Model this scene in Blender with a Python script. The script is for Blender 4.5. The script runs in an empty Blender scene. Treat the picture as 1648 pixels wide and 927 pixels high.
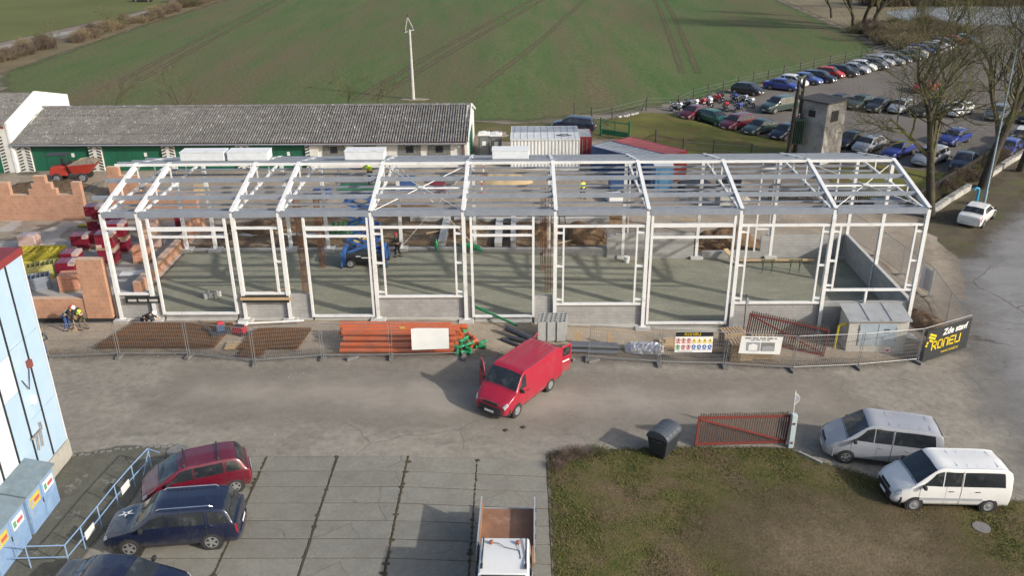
import bpy, bmesh, math, random
import numpy as np
from mathutils import Vector, Matrix, noise
random.seed(7)
R = math.radians
SC = bpy.context.scene
COL = SC.collection

# ------------------------------------------------------------------ camera
cam = bpy.data.cameras.new('camera'); camo = bpy.data.objects.new('camera', cam); COL.objects.link(camo)
CX, CY, CZ = 13.146, -45.381, 22.14
PITCH, YAW, ROLL = R(24.024), R(-0.690), R(-0.547)
fw = Vector((math.sin(YAW)*math.cos(PITCH), math.cos(YAW)*math.cos(PITCH), -math.sin(PITCH)))
rt = Vector((math.cos(YAW), -math.sin(YAW), 0)); up = rt.cross(fw)
r2 = rt*math.cos(ROLL) + up*math.sin(ROLL); u2 = up*math.cos(ROLL) - rt*math.sin(ROLL)
camo.matrix_world = Matrix(((r2.x, u2.x, -fw.x, CX), (r2.y, u2.y, -fw.y, CY), (r2.z, u2.z, -fw.z, CZ), (0, 0, 0, 1)))
cam.sensor_fit = 'HORIZONTAL'; cam.sensor_width = 36; cam.lens = 1425.94*36/1648
cam.clip_start = 0.5; cam.clip_end = 6000
SC.camera = camo

# ------------------------------------------------------------------ sky and sun
SUN_EL = R(26.5); SUN_DIR = Vector((1.0, -0.55, 0)).normalized()      # horizontal direction towards the sun
W = bpy.data.worlds.new('World'); SC.world = W; W.use_nodes = True
nt = W.node_tree; nt.nodes.clear()
sky = nt.nodes.new('ShaderNodeTexSky'); sky.sky_type = 'NISHITA'; sky.sun_disc = False
sky.sun_elevation = SUN_EL; sky.sun_rotation = math.atan2(SUN_DIR.x, SUN_DIR.y)
sky.air_density = 1.0; sky.dust_density = 3.0; sky.ozone_density = 1.0
bg = nt.nodes.new('ShaderNodeBackground'); bg.inputs['Strength'].default_value = 0.15
wo = nt.nodes.new('ShaderNodeOutputWorld')
nt.links.new(sky.outputs[0], bg.inputs[0]); nt.links.new(bg.outputs[0], wo.inputs[0])
sl = bpy.data.lights.new('sun', 'SUN'); sl.energy = 3.3; sl.angle = R(0.9); sl.color = (1.0, 0.95, 0.87)
so = bpy.data.objects.new('sun', sl); COL.objects.link(so)
to_sun = Vector((SUN_DIR.x*math.cos(SUN_EL), SUN_DIR.y*math.cos(SUN_EL), math.sin(SUN_EL)))
so.rotation_euler = to_sun.to_track_quat('Z', 'Y').to_euler(); so.location = (60, -40, 60)
SC.view_settings.view_transform = 'Standard'; SC.view_settings.look = 'None'
SC.view_settings.gamma = 1; SC.view_settings.use_curve_mapping = False
SC.view_settings.exposure = 0.32

# ------------------------------------------------------------------ helpers
def gz(x, y=0):
    return -0.05*min(max(x-8.0, 0), 28)

class B:
    """collects verts and faces of one mesh"""
    def __init__(s): s.v = []; s.f = []; s.m = []
    def add(s, vs, fs, mi=0):
        n = len(s.v); s.v += [tuple(p) for p in vs]
        for f in fs: s.f.append(tuple(i+n for i in f)); s.m.append(mi)
        return s
    def box(s, c, d, rz=0, mi=0, rx=0, ry=0):
        hx, hy, hz = d[0]/2, d[1]/2, d[2]/2
        P = [Vector((a*hx, b*hy, e*hz)) for a in (-1, 1) for b in (-1, 1) for e in (-1, 1)]
        if rz or rx or ry:
            Mx = Matrix.Rotation(rz, 3, 'Z') @ Matrix.Rotation(ry, 3, 'Y') @ Matrix.Rotation(rx, 3, 'X')
            P = [Mx @ p for p in P]
        c = Vector(c)
        return s.add([p+c for p in P], [(0,1,3,2),(4,6,7,5),(0,4,5,1),(2,3,7,6),(0,2,6,4),(1,5,7,3)], mi)
    def bb(s, x0, x1, y0, y1, z0, z1, mi=0):
        return s.box(((x0+x1)/2, (y0+y1)/2, (z0+z1)/2), (x1-x0, y1-y0, z1-z0), 0, mi)
    def beam(s, a, b, w, h, mi=0, upv=(0, 0, 1)):
        a = Vector(a); b = Vector(b); d = (b-a).normalized(); u = Vector(upv)
        if abs(d.dot(u)) > .98: u = Vector((0, 1, 0))
        sd = d.cross(u).normalized(); u = sd.cross(d)
        P = []
        for q in (a, b):
            for e, g in ((-1,-1), (1,-1), (1,1), (-1,1)): P.append(q + sd*e*w/2 + u*g*h/2)
        return s.add(P, [(0,1,2,3),(7,6,5,4),(0,4,5,1),(1,5,6,2),(2,6,7,3),(3,7,4,0)], mi)
    def ibeam(s, a, b, w, h, t=.03, mi=0, upv=(0, 0, 1)):
        a = Vector(a); b = Vector(b); d = (b-a).normalized(); u = Vector(upv)
        if abs(d.dot(u)) > .98: u = Vector((0, 1, 0))
        sd = d.cross(u).normalized(); u = sd.cross(d)
        o = u*(h/2-t/2)
        s.beam(a+o, b+o, w, t, mi, u); s.beam(a-o, b-o, w, t, mi, u)
        s.beam(a, b, t*.8, h-2*t-.001, mi, u); return s
    def tube(s, pts, rad, n=8, cap=True, mi=0):
        pts = [Vector(p) for p in pts]
        if not isinstance(rad, (list, tuple)): rad = [rad]*len(pts)
        rings = []; prev = None
        for i, p in enumerate(pts):
            d = (pts[min(i+1, len(pts)-1)] - pts[max(i-1, 0)]).normalized()
            if prev is None:
                u = Vector((0, 0, 1)) if abs(d.z) < .9 else Vector((1, 0, 0))
            else: u = prev
            sd = d.cross(u).normalized(); u = sd.cross(d).normalized(); prev = u
            rings.append([p + (sd*math.cos(2*math.pi*k/n) + u*math.sin(2*math.pi*k/n))*rad[i] for k in range(n)])
        vs = [q for r in rings for q in r]; fs = []
        for i in range(len(pts)-1):
            for k in range(n):
                fs.append((i*n+k, i*n+(k+1)%n, (i+1)*n+(k+1)%n, (i+1)*n+k))
        if cap:
            fs.append(tuple(range(n-1, -1, -1))); fs.append(tuple((len(pts)-1)*n+k for k in range(n)))
        return s.add(vs, fs, mi)
    def pipe(s, a, b, ro, ri, n=12, mi=0):           # hollow pipe
        a = Vector(a); b = Vector(b); d = (b-a).normalized()
        u = Vector((0, 0, 1)) if abs(d.z) < .9 else Vector((1, 0, 0))
        sd = d.cross(u).normalized(); u = sd.cross(d); vs = []
        for q, r in ((a, ro), (b, ro), (b, ri), (a, ri)):
            vs += [q + (sd*math.cos(2*math.pi*k/n)+u*math.sin(2*math.pi*k/n))*r for k in range(n)]
        fs = []
        for j in range(4):
            for k in range(n): fs.append((j*n+k, j*n+(k+1)%n, ((j+1)%4)*n+(k+1)%n, ((j+1)%4)*n+k))
        return s.add(vs, fs, mi)
    def prism(s, poly, a, b, axis='z', mi=0):
        n = len(poly)
        mk = {'z': lambda p, t: (p[0], p[1], t), 'y': lambda p, t: (p[0], t, p[1]), 'x': lambda p, t: (t, p[0], p[1])}[axis]
        vs = [mk(p, a) for p in poly] + [mk(p, b) for p in poly]
        fs = [tuple(range(n-1, -1, -1)), tuple(range(n, 2*n))] + [(i, (i+1) % n, n+(i+1) % n, n+i) for i in range(n)]
        return s.add(vs, fs, mi)
    def lathe(s, prof, c=(0, 0, 0), n=16, axis='z', mi=0):
        c = Vector(c); vs = []
        for r, h in prof:
            for k in range(n):
                a = 2*math.pi*k/n; q = (r*math.cos(a), r*math.sin(a), h)
                if axis == 'y': q = (q[0], q[2], q[1])
                if axis == 'x': q = (q[2], q[0], q[1])
                vs.append(c+Vector(q))
        fs = []
        for i in range(len(prof)-1):
            for k in range(n): fs.append((i*n+k, i*n+(k+1)%n, (i+1)*n+(k+1)%n, (i+1)*n+k))
        fs.append(tuple(range(n-1, -1, -1))); fs.append(tuple((len(prof)-1)*n+k for k in range(n)))
        return s.add(vs, fs, mi)
    def mesh(s, name, smooth=None, mats=(), fix=True):
        me = bpy.data.meshes.new(name); me.from_pydata(s.v, [], s.f)
        for mt in mats: me.materials.append(mt)
        if any(s.m): me.polygons.foreach_set('material_index', s.m)
        if fix:
            bm = bmesh.new(); bm.from_mesh(me); bmesh.ops.recalc_face_normals(bm, faces=bm.faces); bm.to_mesh(me); bm.free()
        if smooth is not None:
            me.polygons.foreach_set('use_smooth', [True]*len(me.polygons))
            me.set_sharp_from_angle(angle=R(smooth))
        me.update(); return me

def tag(o, label=None, cat=None, group=None, kind=None):
    if label: o['label'] = label
    if cat: o['category'] = cat
    if group: o['group'] = group
    if kind: o['kind'] = kind
    return o
def ob(name, b, mat, parent=None, smooth=None, loc=None, rz=0, label=None, cat=None, group=None, kind=None, bevel=0):
    me = b if isinstance(b, bpy.types.Mesh) else b.mesh(name, smooth, () if mat is None else (mat if isinstance(mat, (list, tuple)) else (mat,)))
    if isinstance(b, bpy.types.Mesh) and mat is not None and not me.materials: me.materials.append(mat)
    o = bpy.data.objects.new(name, me); COL.objects.link(o)
    if parent: o.parent = parent
    if loc is not None: o.location = loc
    if rz: o.rotation_euler.z = rz
    if bevel:
        md = o.modifiers.new('bevel', 'BEVEL'); md.width = bevel; md.segments = 2; md.limit_method = 'ANGLE'; md.angle_limit = R(40)
    return tag(o, label, cat, group, kind)
def thing(name, label, cat, loc=(0, 0, 0), rz=0, group=None):
    o = bpy.data.objects.new(name, None); COL.objects.link(o); o.empty_display_size = .2
    o.location = loc; o.rotation_euler = (0, 0, rz)
    return tag(o, label, cat, group)
def copy_tree(o, parent=None, loc=None, rz=None, label=None):
    c = o.copy(); COL.objects.link(c); c.parent = parent
    if loc is not None: c.location = loc
    if rz is not None: c.rotation_euler.z = rz
    if label: c['label'] = label
    for ch in list(o.children): copy_tree(ch, c)
    return c

# ------------------------------------------------------------------ procedural materials
MATS = {}
def mat(name, c1, c2=None, scale=3.0, rough=.8, metal=0.0, grain=.12, gscale=60.0, bump=.15, bscale=None, c3=None, s3=.5, t3=(.55, .7),
        coat=0, spec=.5, world=False, stretch=None, detail=6, trans=0, bdist=.02, rnd=True, edge=None, rb=0, crk=None, speck=None):
    if name in MATS: return MATS[name]
    m = bpy.data.materials.new(name); m.use_nodes = True; nt = m.node_tree; N = nt.nodes; L = nt.links
    p = N['Principled BSDF']; p.inputs['Roughness'].default_value = rough; p.inputs['Metallic'].default_value = metal
    p.inputs['Specular IOR Level'].default_value = min(spec, .12) if (world and rough > .6) else spec
    if coat: p.inputs['Coat Weight'].default_value = coat; p.inputs['Coat Roughness'].default_value = .12
    if world:
        g = N.new('ShaderNodeNewGeometry'); co = g.outputs['Position']
    else:
        t = N.new('ShaderNodeTexCoord'); co = t.outputs['Object']
        if rnd:
            oi = N.new('ShaderNodeObjectInfo'); ad = N.new('ShaderNodeVectorMath'); ad.operation = 'MULTIPLY_ADD'
            L.new(oi.outputs['Random'], ad.inputs[0]); ad.inputs[1].default_value = (37, 53, 19); L.new(co, ad.inputs[2]); co = ad.outputs[0]
    if stretch:
        mp = N.new('ShaderNodeMapping'); mp.inputs['Rotation'].default_value = (0, 0, R(stretch[3]) if len(stretch) > 3 else 0)
        mp.inputs['Scale'].default_value = stretch[:3]; L.new(co, mp.inputs[0]); co2 = mp.outputs[0]
    else: co2 = co
    c2 = c2 or tuple(x*.8 for x in c1)
    n1 = N.new('ShaderNodeTexNoise'); n1.inputs['Scale'].default_value = scale; n1.inputs['Detail'].default_value = detail; n1.inputs['Roughness'].default_value = .62
    L.new(co2, n1.inputs['Vector'])
    r1 = N.new('ShaderNodeMapRange'); r1.inputs[1].default_value = .32; r1.inputs[2].default_value = .68; L.new(n1.outputs[0], r1.inputs[0])
    mx = N.new('ShaderNodeMix'); mx.data_type = 'RGBA'; mx.inputs[6].default_value = (*c1, 1); mx.inputs[7].default_value = (*c2, 1); L.new(r1.outputs[0], mx.inputs[0])
    out = mx.outputs[2]
    if c3:
        n3 = N.new('ShaderNodeTexNoise'); n3.inputs['Scale'].default_value = s3; n3.inputs['Detail'].default_value = 7; n3.inputs['Roughness'].default_value = .68
        vo = N.new('ShaderNodeVectorMath'); vo.operation = 'ADD'; vo.inputs[1].default_value = (31.7, 11.3, 5.1); L.new(co2, vo.inputs[0]); L.new(vo.outputs[0], n3.inputs['Vector'])
        r3 = N.new('ShaderNodeMapRange'); r3.inputs[1].default_value = t3[0]; r3.inputs[2].default_value = t3[1]; L.new(n3.outputs[0], r3.inputs[0])
        m3 = N.new('ShaderNodeMix'); m3.data_type = 'RGBA'; m3.inputs[7].default_value = (*c3, 1); L.new(r3.outputs[0], m3.inputs[0]); L.new(out, m3.inputs[6]); out = m3.outputs[2]
    if speck:                                  # scattered small stones and clods: (scale, share, colour)
        vs_ = N.new('ShaderNodeTexNoise'); vs_.inputs['Scale'].default_value = speck[0]; vs_.inputs['Detail'].default_value = 2; L.new(co, vs_.inputs['Vector'])
        rs = N.new('ShaderNodeMapRange'); rs.inputs[1].default_value = speck[1]; rs.inputs[2].default_value = speck[1]+.06; rs.inputs[4].default_value = .75; L.new(vs_.outputs[0], rs.inputs[0])
        mk_ = N.new('ShaderNodeMix'); mk_.data_type = 'RGBA'; mk_.inputs[7].default_value = (*speck[2], 1); L.new(rs.outputs[0], mk_.inputs[0]); L.new(out, mk_.inputs[6]); out = mk_.outputs[2]
    if crk:                                    # cracks: (scale, width, strength)
        nw = N.new('ShaderNodeTexNoise'); nw.inputs['Scale'].default_value = crk[0]*2; nw.inputs['Detail'].default_value = 4; L.new(co, nw.inputs['Vector'])
        wv = N.new('ShaderNodeVectorMath'); wv.operation = 'MULTIPLY_ADD'; L.new(nw.outputs['Color'], wv.inputs[0]); wv.inputs[1].default_value = (.22/crk[0],)*3; L.new(co, wv.inputs[2])
        vo_ = N.new('ShaderNodeTexVoronoi'); vo_.feature = 'DISTANCE_TO_EDGE'; vo_.inputs['Scale'].default_value = crk[0]; L.new(wv.outputs[0], vo_.inputs['Vector'])
        nm_ = N.new('ShaderNodeTexNoise'); nm_.inputs['Scale'].default_value = crk[0]*1.7; L.new(co, nm_.inputs['Vector'])
        rk = N.new('ShaderNodeMapRange'); rk.inputs[1].default_value = 0; rk.inputs[2].default_value = crk[1]*crk[0]; rk.inputs[3].default_value = 1; rk.inputs[4].default_value = 0; L.new(vo_.outputs['Distance'], rk.inputs[0])
        rn = N.new('ShaderNodeMapRange'); rn.inputs[1].default_value = .45; rn.inputs[2].default_value = .6; rn.inputs[4].default_value = crk[2]; L.new(nm_.outputs[0], rn.inputs[0])
        mm = N.new('ShaderNodeMath'); mm.operation = 'MULTIPLY'; L.new(rk.outputs[0], mm.inputs[0]); L.new(rn.outputs[0], mm.inputs[1])
        mc = N.new('ShaderNodeMix'); mc.data_type = 'RGBA'; mc.inputs[7].default_value = (.045, .038, .03, 1); L.new(mm.outputs[0], mc.inputs[0]); L.new(out, mc.inputs[6]); out = mc.outputs[2]
    n2 = N.new('ShaderNodeTexNoise'); n2.inputs['Scale'].default_value = gscale; n2.inputs['Detail'].default_value = 5; n2.inputs['Roughness'].default_value = .7
    L.new(co, n2.inputs['Vector'])
    if grain:
        r2_ = N.new('ShaderNodeMapRange'); r2_.inputs[1].default_value = .25; r2_.inputs[2].default_value = .75; r2_.inputs[3].default_value = 1-grain; r2_.inputs[4].default_value = 1+grain
        L.new(n2.outputs[0], r2_.inputs[0])
        ml = N.new('ShaderNodeVectorMath'); ml.operation = 'SCALE'; L.new(out, ml.inputs[0]); L.new(r2_.outputs[0], ml.inputs['Scale']); out = ml.outputs[0]
    if rb:
        oi2 = N.new('ShaderNodeObjectInfo'); rm = N.new('ShaderNodeMapRange'); rm.inputs[3].default_value = 1-rb; rm.inputs[4].default_value = 1+rb; L.new(oi2.outputs['Random'], rm.inputs[0])
        ms = N.new('ShaderNodeVectorMath'); ms.operation = 'SCALE'; L.new(out, ms.inputs[0]); L.new(rm.outputs[0], ms.inputs['Scale']); out = ms.outputs[0]
    L.new(out, p.inputs['Base Color'])
    rr = N.new('ShaderNodeMapRange'); rr.inputs[3].default_value = max(.02, rough-.12); rr.inputs[4].default_value = min(1, rough+.1); L.new(n1.outputs[0], rr.inputs[0]); L.new(rr.outputs[0], p.inputs['Roughness'])
    if bump:
        bn = N.new('ShaderNodeBump'); bn.inputs['Strength'].default_value = bump; bn.inputs['Distance'].default_value = bdist
        if bscale:
            n4 = N.new('ShaderNodeTexNoise'); n4.inputs['Scale'].default_value = bscale; n4.inputs['Detail'].default_value = 5; L.new(co, n4.inputs['Vector']); L.new(n4.outputs[0], bn.inputs['Height'])
        else: L.new(n2.outputs[0], bn.inputs['Height'])
        L.new(bn.outputs[0], p.inputs['Normal'])
    if trans:
        p.inputs['Transmission Weight'].default_value = trans
    if edge:                                   # ragged border of a ground sheet: attribute 'edge' is the distance in metres to its outline
        at = N.new('ShaderNodeAttribute'); at.attribute_name = 'edge'
        ne = N.new('ShaderNodeTexNoise'); ne.inputs['Scale'].default_value = edge[1]; ne.inputs['Detail'].default_value = 6; ne.inputs['Roughness'].default_value = .7; L.new(co, ne.inputs['Vector'])
        ma = N.new('ShaderNodeMath'); ma.operation = 'MULTIPLY_ADD'; L.new(ne.outputs[0], ma.inputs[0]); ma.inputs[1].default_value = edge[0]*2; ma.inputs[2].default_value = -edge[0]
        mb = N.new('ShaderNodeMath'); mb.operation = 'ADD'; L.new(ma.outputs[0], mb.inputs[0]); L.new(at.outputs['Fac'], mb.inputs[1])
        mr = N.new('ShaderNodeMapRange'); sf = edge[2] if len(edge) > 2 else .8; mr.inputs[1].default_value = -edge[0]*sf*.45; mr.inputs[2].default_value = edge[0]*sf*.55; L.new(mb.outputs[0], mr.inputs[0])
        L.new(mr.outputs[0], p.inputs['Alpha'])
    MATS[name] = m; return m

def brickmat(name, c1, c2, cm, bw, bh, rough=.85, mortar=.012, off=.5, bump=.4, axis='xz'):
    if name in MATS: return MATS[name]
    m = bpy.data.materials.new(name); m.use_nodes = True; nt = m.node_tree; N = nt.nodes; L = nt.links
    p = N['Principled BSDF']; p.inputs['Roughness'].default_value = rough
    g = N.new('ShaderNodeNewGeometry'); sx = N.new('ShaderNodeSeparateXYZ'); L.new(g.outputs['Position'], sx.inputs[0])
    ad = N.new('ShaderNodeMath'); ad.operation = 'ADD'; L.new(sx.outputs[0], ad.inputs[0]); L.new(sx.outputs[1], ad.inputs[1])
    cb = N.new('ShaderNodeCombineXYZ'); L.new(ad.outputs[0], cb.inputs[0]); L.new(sx.outputs[2], cb.inputs[1])
    bt = N.new('ShaderNodeTexBrick'); bt.offset = off; bt.inputs['Scale'].default_value = 1
    bt.inputs['Color1'].default_value = (*c1, 1); bt.inputs['Color2'].default_value = (*c2, 1); bt.inputs['Mortar'].default_value = (*cm, 1)
    bt.inputs['Mortar Size'].default_value = mortar; bt.inputs['Brick Width'].default_value = bw; bt.inputs['Row Height'].default_value = bh; bt.inputs['Mortar Smooth'].default_value = .3
    L.new(cb.outputs[0], bt.inputs['Vector'])
    n2 = N.new('ShaderNodeTexNoise'); n2.inputs['Scale'].default_value = 1.3; n2.inputs['Detail'].default_value = 8; n2.inputs['Roughness'].default_value = .7; L.new(g.outputs['Position'], n2.inputs['Vector'])
    r2_ = N.new('ShaderNodeMapRange'); r2_.inputs[1].default_value = .3; r2_.inputs[2].default_value = .7; r2_.inputs[3].default_value = .82; r2_.inputs[4].default_value = 1.14; L.new(n2.outputs[0], r2_.inputs[0])
    ml = N.new('ShaderNodeVectorMath'); ml.operation = 'SCALE'; L.new(bt.outputs[0], ml.inputs[0]); L.new(r2_.outputs[0], ml.inputs['Scale']); L.new(ml.outputs[0], p.inputs['Base Color'])
    bn = N.new('ShaderNodeBump'); bn.inputs['Strength'].default_value = bump; bn.inputs['Distance'].default_value = .01; bn.invert = True; L.new(bt.outputs['Fac'], bn.inputs['Height']); L.new(bn.outputs[0], p.inputs['Normal'])
    MATS[name] = m; return m

def paint(name, c, rough=.3, dirt=.1):
    m = mat('paint_'+name, c, tuple(x*(1-dirt)+.03*dirt for x in c), scale=1.5, rough=rough, grain=.04, gscale=25, bump=0, coat=.6, c3=tuple(x*.8+.035 for x in c), s3=.9, t3=(.55, .8))
    nt = m.node_tree; N = nt.nodes; L = nt.links; p = N['Principled BSDF']            # road dust thrown up on the lower body
    src = p.inputs['Base Color'].links[0].from_socket; tc = N.new('ShaderNodeTexCoord'); sp = N.new('ShaderNodeSeparateXYZ'); L.new(tc.outputs['Object'], sp.inputs[0])
    nz = N.new('ShaderNodeTexNoise'); nz.inputs['Scale'].default_value = 3; nz.inputs['Detail'].default_value = 6; L.new(tc.outputs['Object'], nz.inputs['Vector'])
    ad = N.new('ShaderNodeMath'); ad.operation = 'MULTIPLY_ADD'; L.new(nz.outputs[0], ad.inputs[0]); ad.inputs[1].default_value = .5; L.new(sp.outputs[2], ad.inputs[2])
    mr = N.new('ShaderNodeMapRange'); mr.inputs[1].default_value = .42; mr.inputs[2].default_value = .85; mr.inputs[3].default_value = .4; mr.inputs[4].default_value = 0; L.new(ad.outputs[0], mr.inputs[0])
    mx = N.new('ShaderNodeMix'); mx.data_type = 'RGBA'; mx.inputs[7].default_value = (.17, .15, .125, 1); L.new(mr.outputs[0], mx.inputs[0]); L.new(src, mx.inputs[6]); L.new(mx.outputs[2], p.inputs['Base Color'])
    return m
def flat(name, c, rough=.7, metal=0.0, **k):
    return mat(name, c, tuple(x*.86 for x in c), scale=2.5, rough=rough, metal=metal, grain=.06, bump=.05, **k)

white_steel = mat('white_steel', (.74, .74, .725), (.66, .66, .645), scale=1.2, rough=.45, grain=.03, bump=0, c3=(.50, .485, .45), s3=1.3, t3=(.56, .72))
galv = mat('galvanised_steel', (.28, .305, .345), (.225, .25, .29), scale=2.2, rough=.45, metal=.1, grain=.06, gscale=25, bump=.03)
dark_steel = flat('dark_steel', (.05, .05, .055), .5, .3)
rubber = mat('black_rubber', (.02, .02, .021), (.035, .034, .033), scale=6, rough=.85, bump=.1)
plastic_black = flat('black_plastic', (.025, .026, .028), .55)
glass = mat('vehicle_glass', (.014, .017, .021), (.026, .031, .036), scale=1.5, rough=.05, grain=0, bump=0, spec=.65, c3=(.05, .053, .055), s3=2.0, t3=(.53, .62))
chrome = flat('chrome', (.6, .6, .62), .2, .9)
lamp_clear = mat('headlight_lens', (.5, .52, .54), (.2, .21, .23), scale=9, rough=.12, grain=0, bump=0, spec=.8, coat=.5)
lamp_red = mat('tail_light_lens', (.35, .012, .015), (.2, .01, .012), scale=9, rough=.2, grain=0, bump=0, coat=.5)
lamp_amber = flat('amber_lens', (.6, .13, .02), .25)
alloy = flat('alloy_rim', (.5, .51, .53), .3, .7)
steel_rim = flat('steel_rim', (.33, .34, .36), .45, .5)
plate_white = flat('number_plate_white', (.75, .75, .72), .5)
concrete = mat('grey_concrete', (.36, .355, .335), (.28, .275, .26), scale=1.6, rough=.9, grain=.1, gscale=40, bump=.15, c3=(.21, .205, .19), s3=.8, world=True)
pale_concrete = mat('pale_concrete', (.50, .49, .46), (.40, .39, .365), scale=1.8, rough=.9, grain=.08, gscale=35, bump=.12, world=True)
soil = mat('dug_soil', (.20, .13, .075), (.11, .07, .042), scale=1.1, rough=.95, grain=.3, gscale=14, bump=.8, bscale=5, bdist=.12, c3=(.29, .2, .12), s3=.6, world=True)
wood = mat('timber', (.50, .36, .20), (.38, .26, .14), scale=2, rough=.8, grain=.12, gscale=30, bump=.1, stretch=(1, 8, 8))
pallet_wood = mat('pallet_wood', (.42, .31, .19), (.30, .22, .14), scale=3, rough=.85, grain=.15, gscale=30, bump=.1)
rust = mat('rusty_steel', (.20, .085, .035), (.11, .05, .025), scale=5, rough=.85, grain=.2, gscale=40, bump=.2)
blue_paint = mat('pale_blue_paint', (.22, .34, .52), (.17, .27, .43), scale=2, rough=.6, grain=.06, bump=.03, c3=(.30, .38, .45), s3=1.5)
red_iron = mat('red_iron_paint', (.20, .035, .028), (.14, .03, .024), scale=3, rough=.6, grain=.1, bump=.05)
# ------------------------------------------------------------------ ground sheets
def sdist(poly, X, Y):
    """signed distance (positive inside) of points to a polygon"""
    P = np.array(poly, float); Q = np.roll(P, -1, 0); d = np.full(X.shape, 1e9); ins = np.zeros(X.shape, bool)
    for (x0, y0), (x1, y1) in zip(P, Q):
        ex, ey = x1-x0, y1-y0; t = np.clip(((X-x0)*ex+(Y-y0)*ey)/(ex*ex+ey*ey), 0, 1)
        d = np.minimum(d, np.hypot(X-x0-t*ex, Y-y0-t*ey))
        if y0 != y1: ins ^= ((y0 > Y) != (y1 > Y)) & (X < (x1-x0)*(Y-y0)/(y1-y0)+x0)
    return np.where(ins, d, -d)
def fbm(X, Y, s, seed=0.0, oct=4):
    v = np.zeros(X.shape); a = 1.0
    rng = np.random.RandomState(int(seed*10)+3)
    for k in range(oct):
        for j in range(4):
            th = rng.rand()*6.283; ph = rng.rand()*6.283; f = s*(1.9**k)*(.7+.6*rng.rand())
            v += a*np.sin((X*math.cos(th)+Y*math.sin(th))*f*6.283+ph)/4
        a *= .55
    return v
def zone(name, poly, cell, zoff, m, kind='structure', pad=1.0, relief=0, rscale=.3, label=None, extra=None):
    P = np.array(poly, float); x0, y0 = P.min(0)-pad; x1, y1 = P.max(0)+pad
    xs = np.arange(math.floor(x0/cell)*cell, x1+cell, cell); ys = np.arange(y0, y1+cell, cell)
    xs = np.unique(np.concatenate([xs, [q for q in (8.0, 36.0) if xs[0] < q < xs[-1]]]))
    X, Y = np.meshgrid(xs, ys, indexing='ij'); d = sdist(poly, X, Y)
    Z = -0.05*np.clip(X-8, 0, 28)+zoff
    if relief: Z = Z + relief*np.clip(d/1.5, 0, 1)*(fbm(X, Y, rscale, zoff)*.5+.5)
    keep = d > -pad
    cells = keep[:-1, :-1] & keep[1:, :-1] & keep[:-1, 1:] & keep[1:, 1:]
    I = np.arange(X.size).reshape(X.shape)
    a = I[:-1, :-1][cells]; b = I[1:, :-1][cells]; c = I[1:, 1:][cells]; e = I[:-1, 1:][cells]
    F = np.stack([a, b, c, e], 1); used = np.unique(F); rm = np.full(X.size, -1); rm[used] = np.arange(len(used))
    V = np.stack([X.ravel(), Y.ravel(), Z.ravel()], 1)[used]
    me = bpy.data.meshes.new(name); me.from_pydata(V.tolist(), [], rm[F].tolist())
    at = me.attributes.new('edge', 'FLOAT', 'POINT'); at.data.foreach_set('value', d.ravel()[used].astype(np.float32))
    me.materials.append(m); me.polygons.foreach_set('use_smooth', [True]*len(me.polygons)); me.update()
    o = bpy.data.objects.new(name, me); COL.objects.link(o); o['kind'] = kind
    return o

dust = mat('dusty_ground', (.225, .19, .155), (.165, .14, .115), scale=.22, rough=.95, grain=.16, gscale=9, bump=.25, c3=(.27, .235, .195), s3=.5, world=True, bdist=.03)
# one sheet to the horizon
b = B()
xs = [-3000, -200, 8, 36, 300, 3000]
for i in range(5): b.add([(xs[i], -400, gz(xs[i])-.02), (xs[i+1], -400, gz(xs[i+1])-.02), (xs[i+1], 4000, gz(xs[i+1])-.02), (xs[i], 4000, gz(xs[i])-.02)], [(0, 1, 2, 3)])
ob('ground', b, dust, kind='structure')

yard_m = mat('worn_yard_asphalt', (.265, .243, .205), (.218, .2, .17), scale=.16, rough=.92, grain=.26, gscale=2.6, bump=.25, crk=(.13, .04, .5), speck=(7, .69, (.33, .3, .26)), c3=(.155, .142, .122), s3=.42, t3=(.5, .74), world=True, detail=9, edge=(1.0, .5, 1.2), stretch=(1, 1.9, 1, 4))
zone('yard', [(-60, -60), (39, -60), (39.6, -14), (40.6, -6), (41.4, 1), (38.4, -.6), (34.5, -2.6), (31, -3.6), (23, -4.2), (16, -3.9), (6, -4.4), (-12, -4.3), (-60, -5)], .5, 0.0, yard_m)
# oil-stained and dusty patches of the drive
patch_m = mat('dusty_patch', (.29, .262, .222), (.255, .23, .195), scale=.5, rough=.95, grain=.12, gscale=20, bump=.15, world=True, edge=(2.2, .4, 1.6), stretch=(1, 2.5, 1, 3))
zone('dust_patch', [(-4, -9.5), (9, -11), (20, -10), (29, -9), (29, -6), (15, -6), (3, -6), (-4, -6)], .5, .004, patch_m, pad=2.5)
site_m = mat('site_sand', (.37, .31, .235), (.27, .225, .17), scale=.5, rough=.95, grain=.2, gscale=12, bump=.35, c3=(.20, .165, .125), s3=.7, world=True, edge=(.9, .8, 1.3), bdist=.04, speck=(6, .64, (.42, .38, .32)))
zone('site_strip', [(-14, -3.8), (8, -4.0), (16, -3.3), (24, -3.6), (33, -3.0), (36, -1), (35.4, .2), (-10, .2), (-14, -.2)], .35, .008, site_m, relief=.05, rscale=.5)
back_m = mat('site_dirt', (.33, .285, .225), (.25, .21, .165), scale=.28, rough=.95, grain=.18, gscale=7, bump=.35, speck=(3, .64, (.42, .37, .3)), c3=(.19, .155, .12), s3=.35, world=True, edge=(2.0, .4, 1.4), bdist=.05)
zone('site_ground', [(-34, 12), (-10, 11.6), (36, 11.6), (38, -1), (42, 8), (45, 16), (44, 21), (40, 27), (30, 33), (20, 44), (8, 45), (8, 31), (-31, 31), (-34, 28)], .6, .004, back_m, relief=.12, rscale=.2, pad=2.2)

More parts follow.
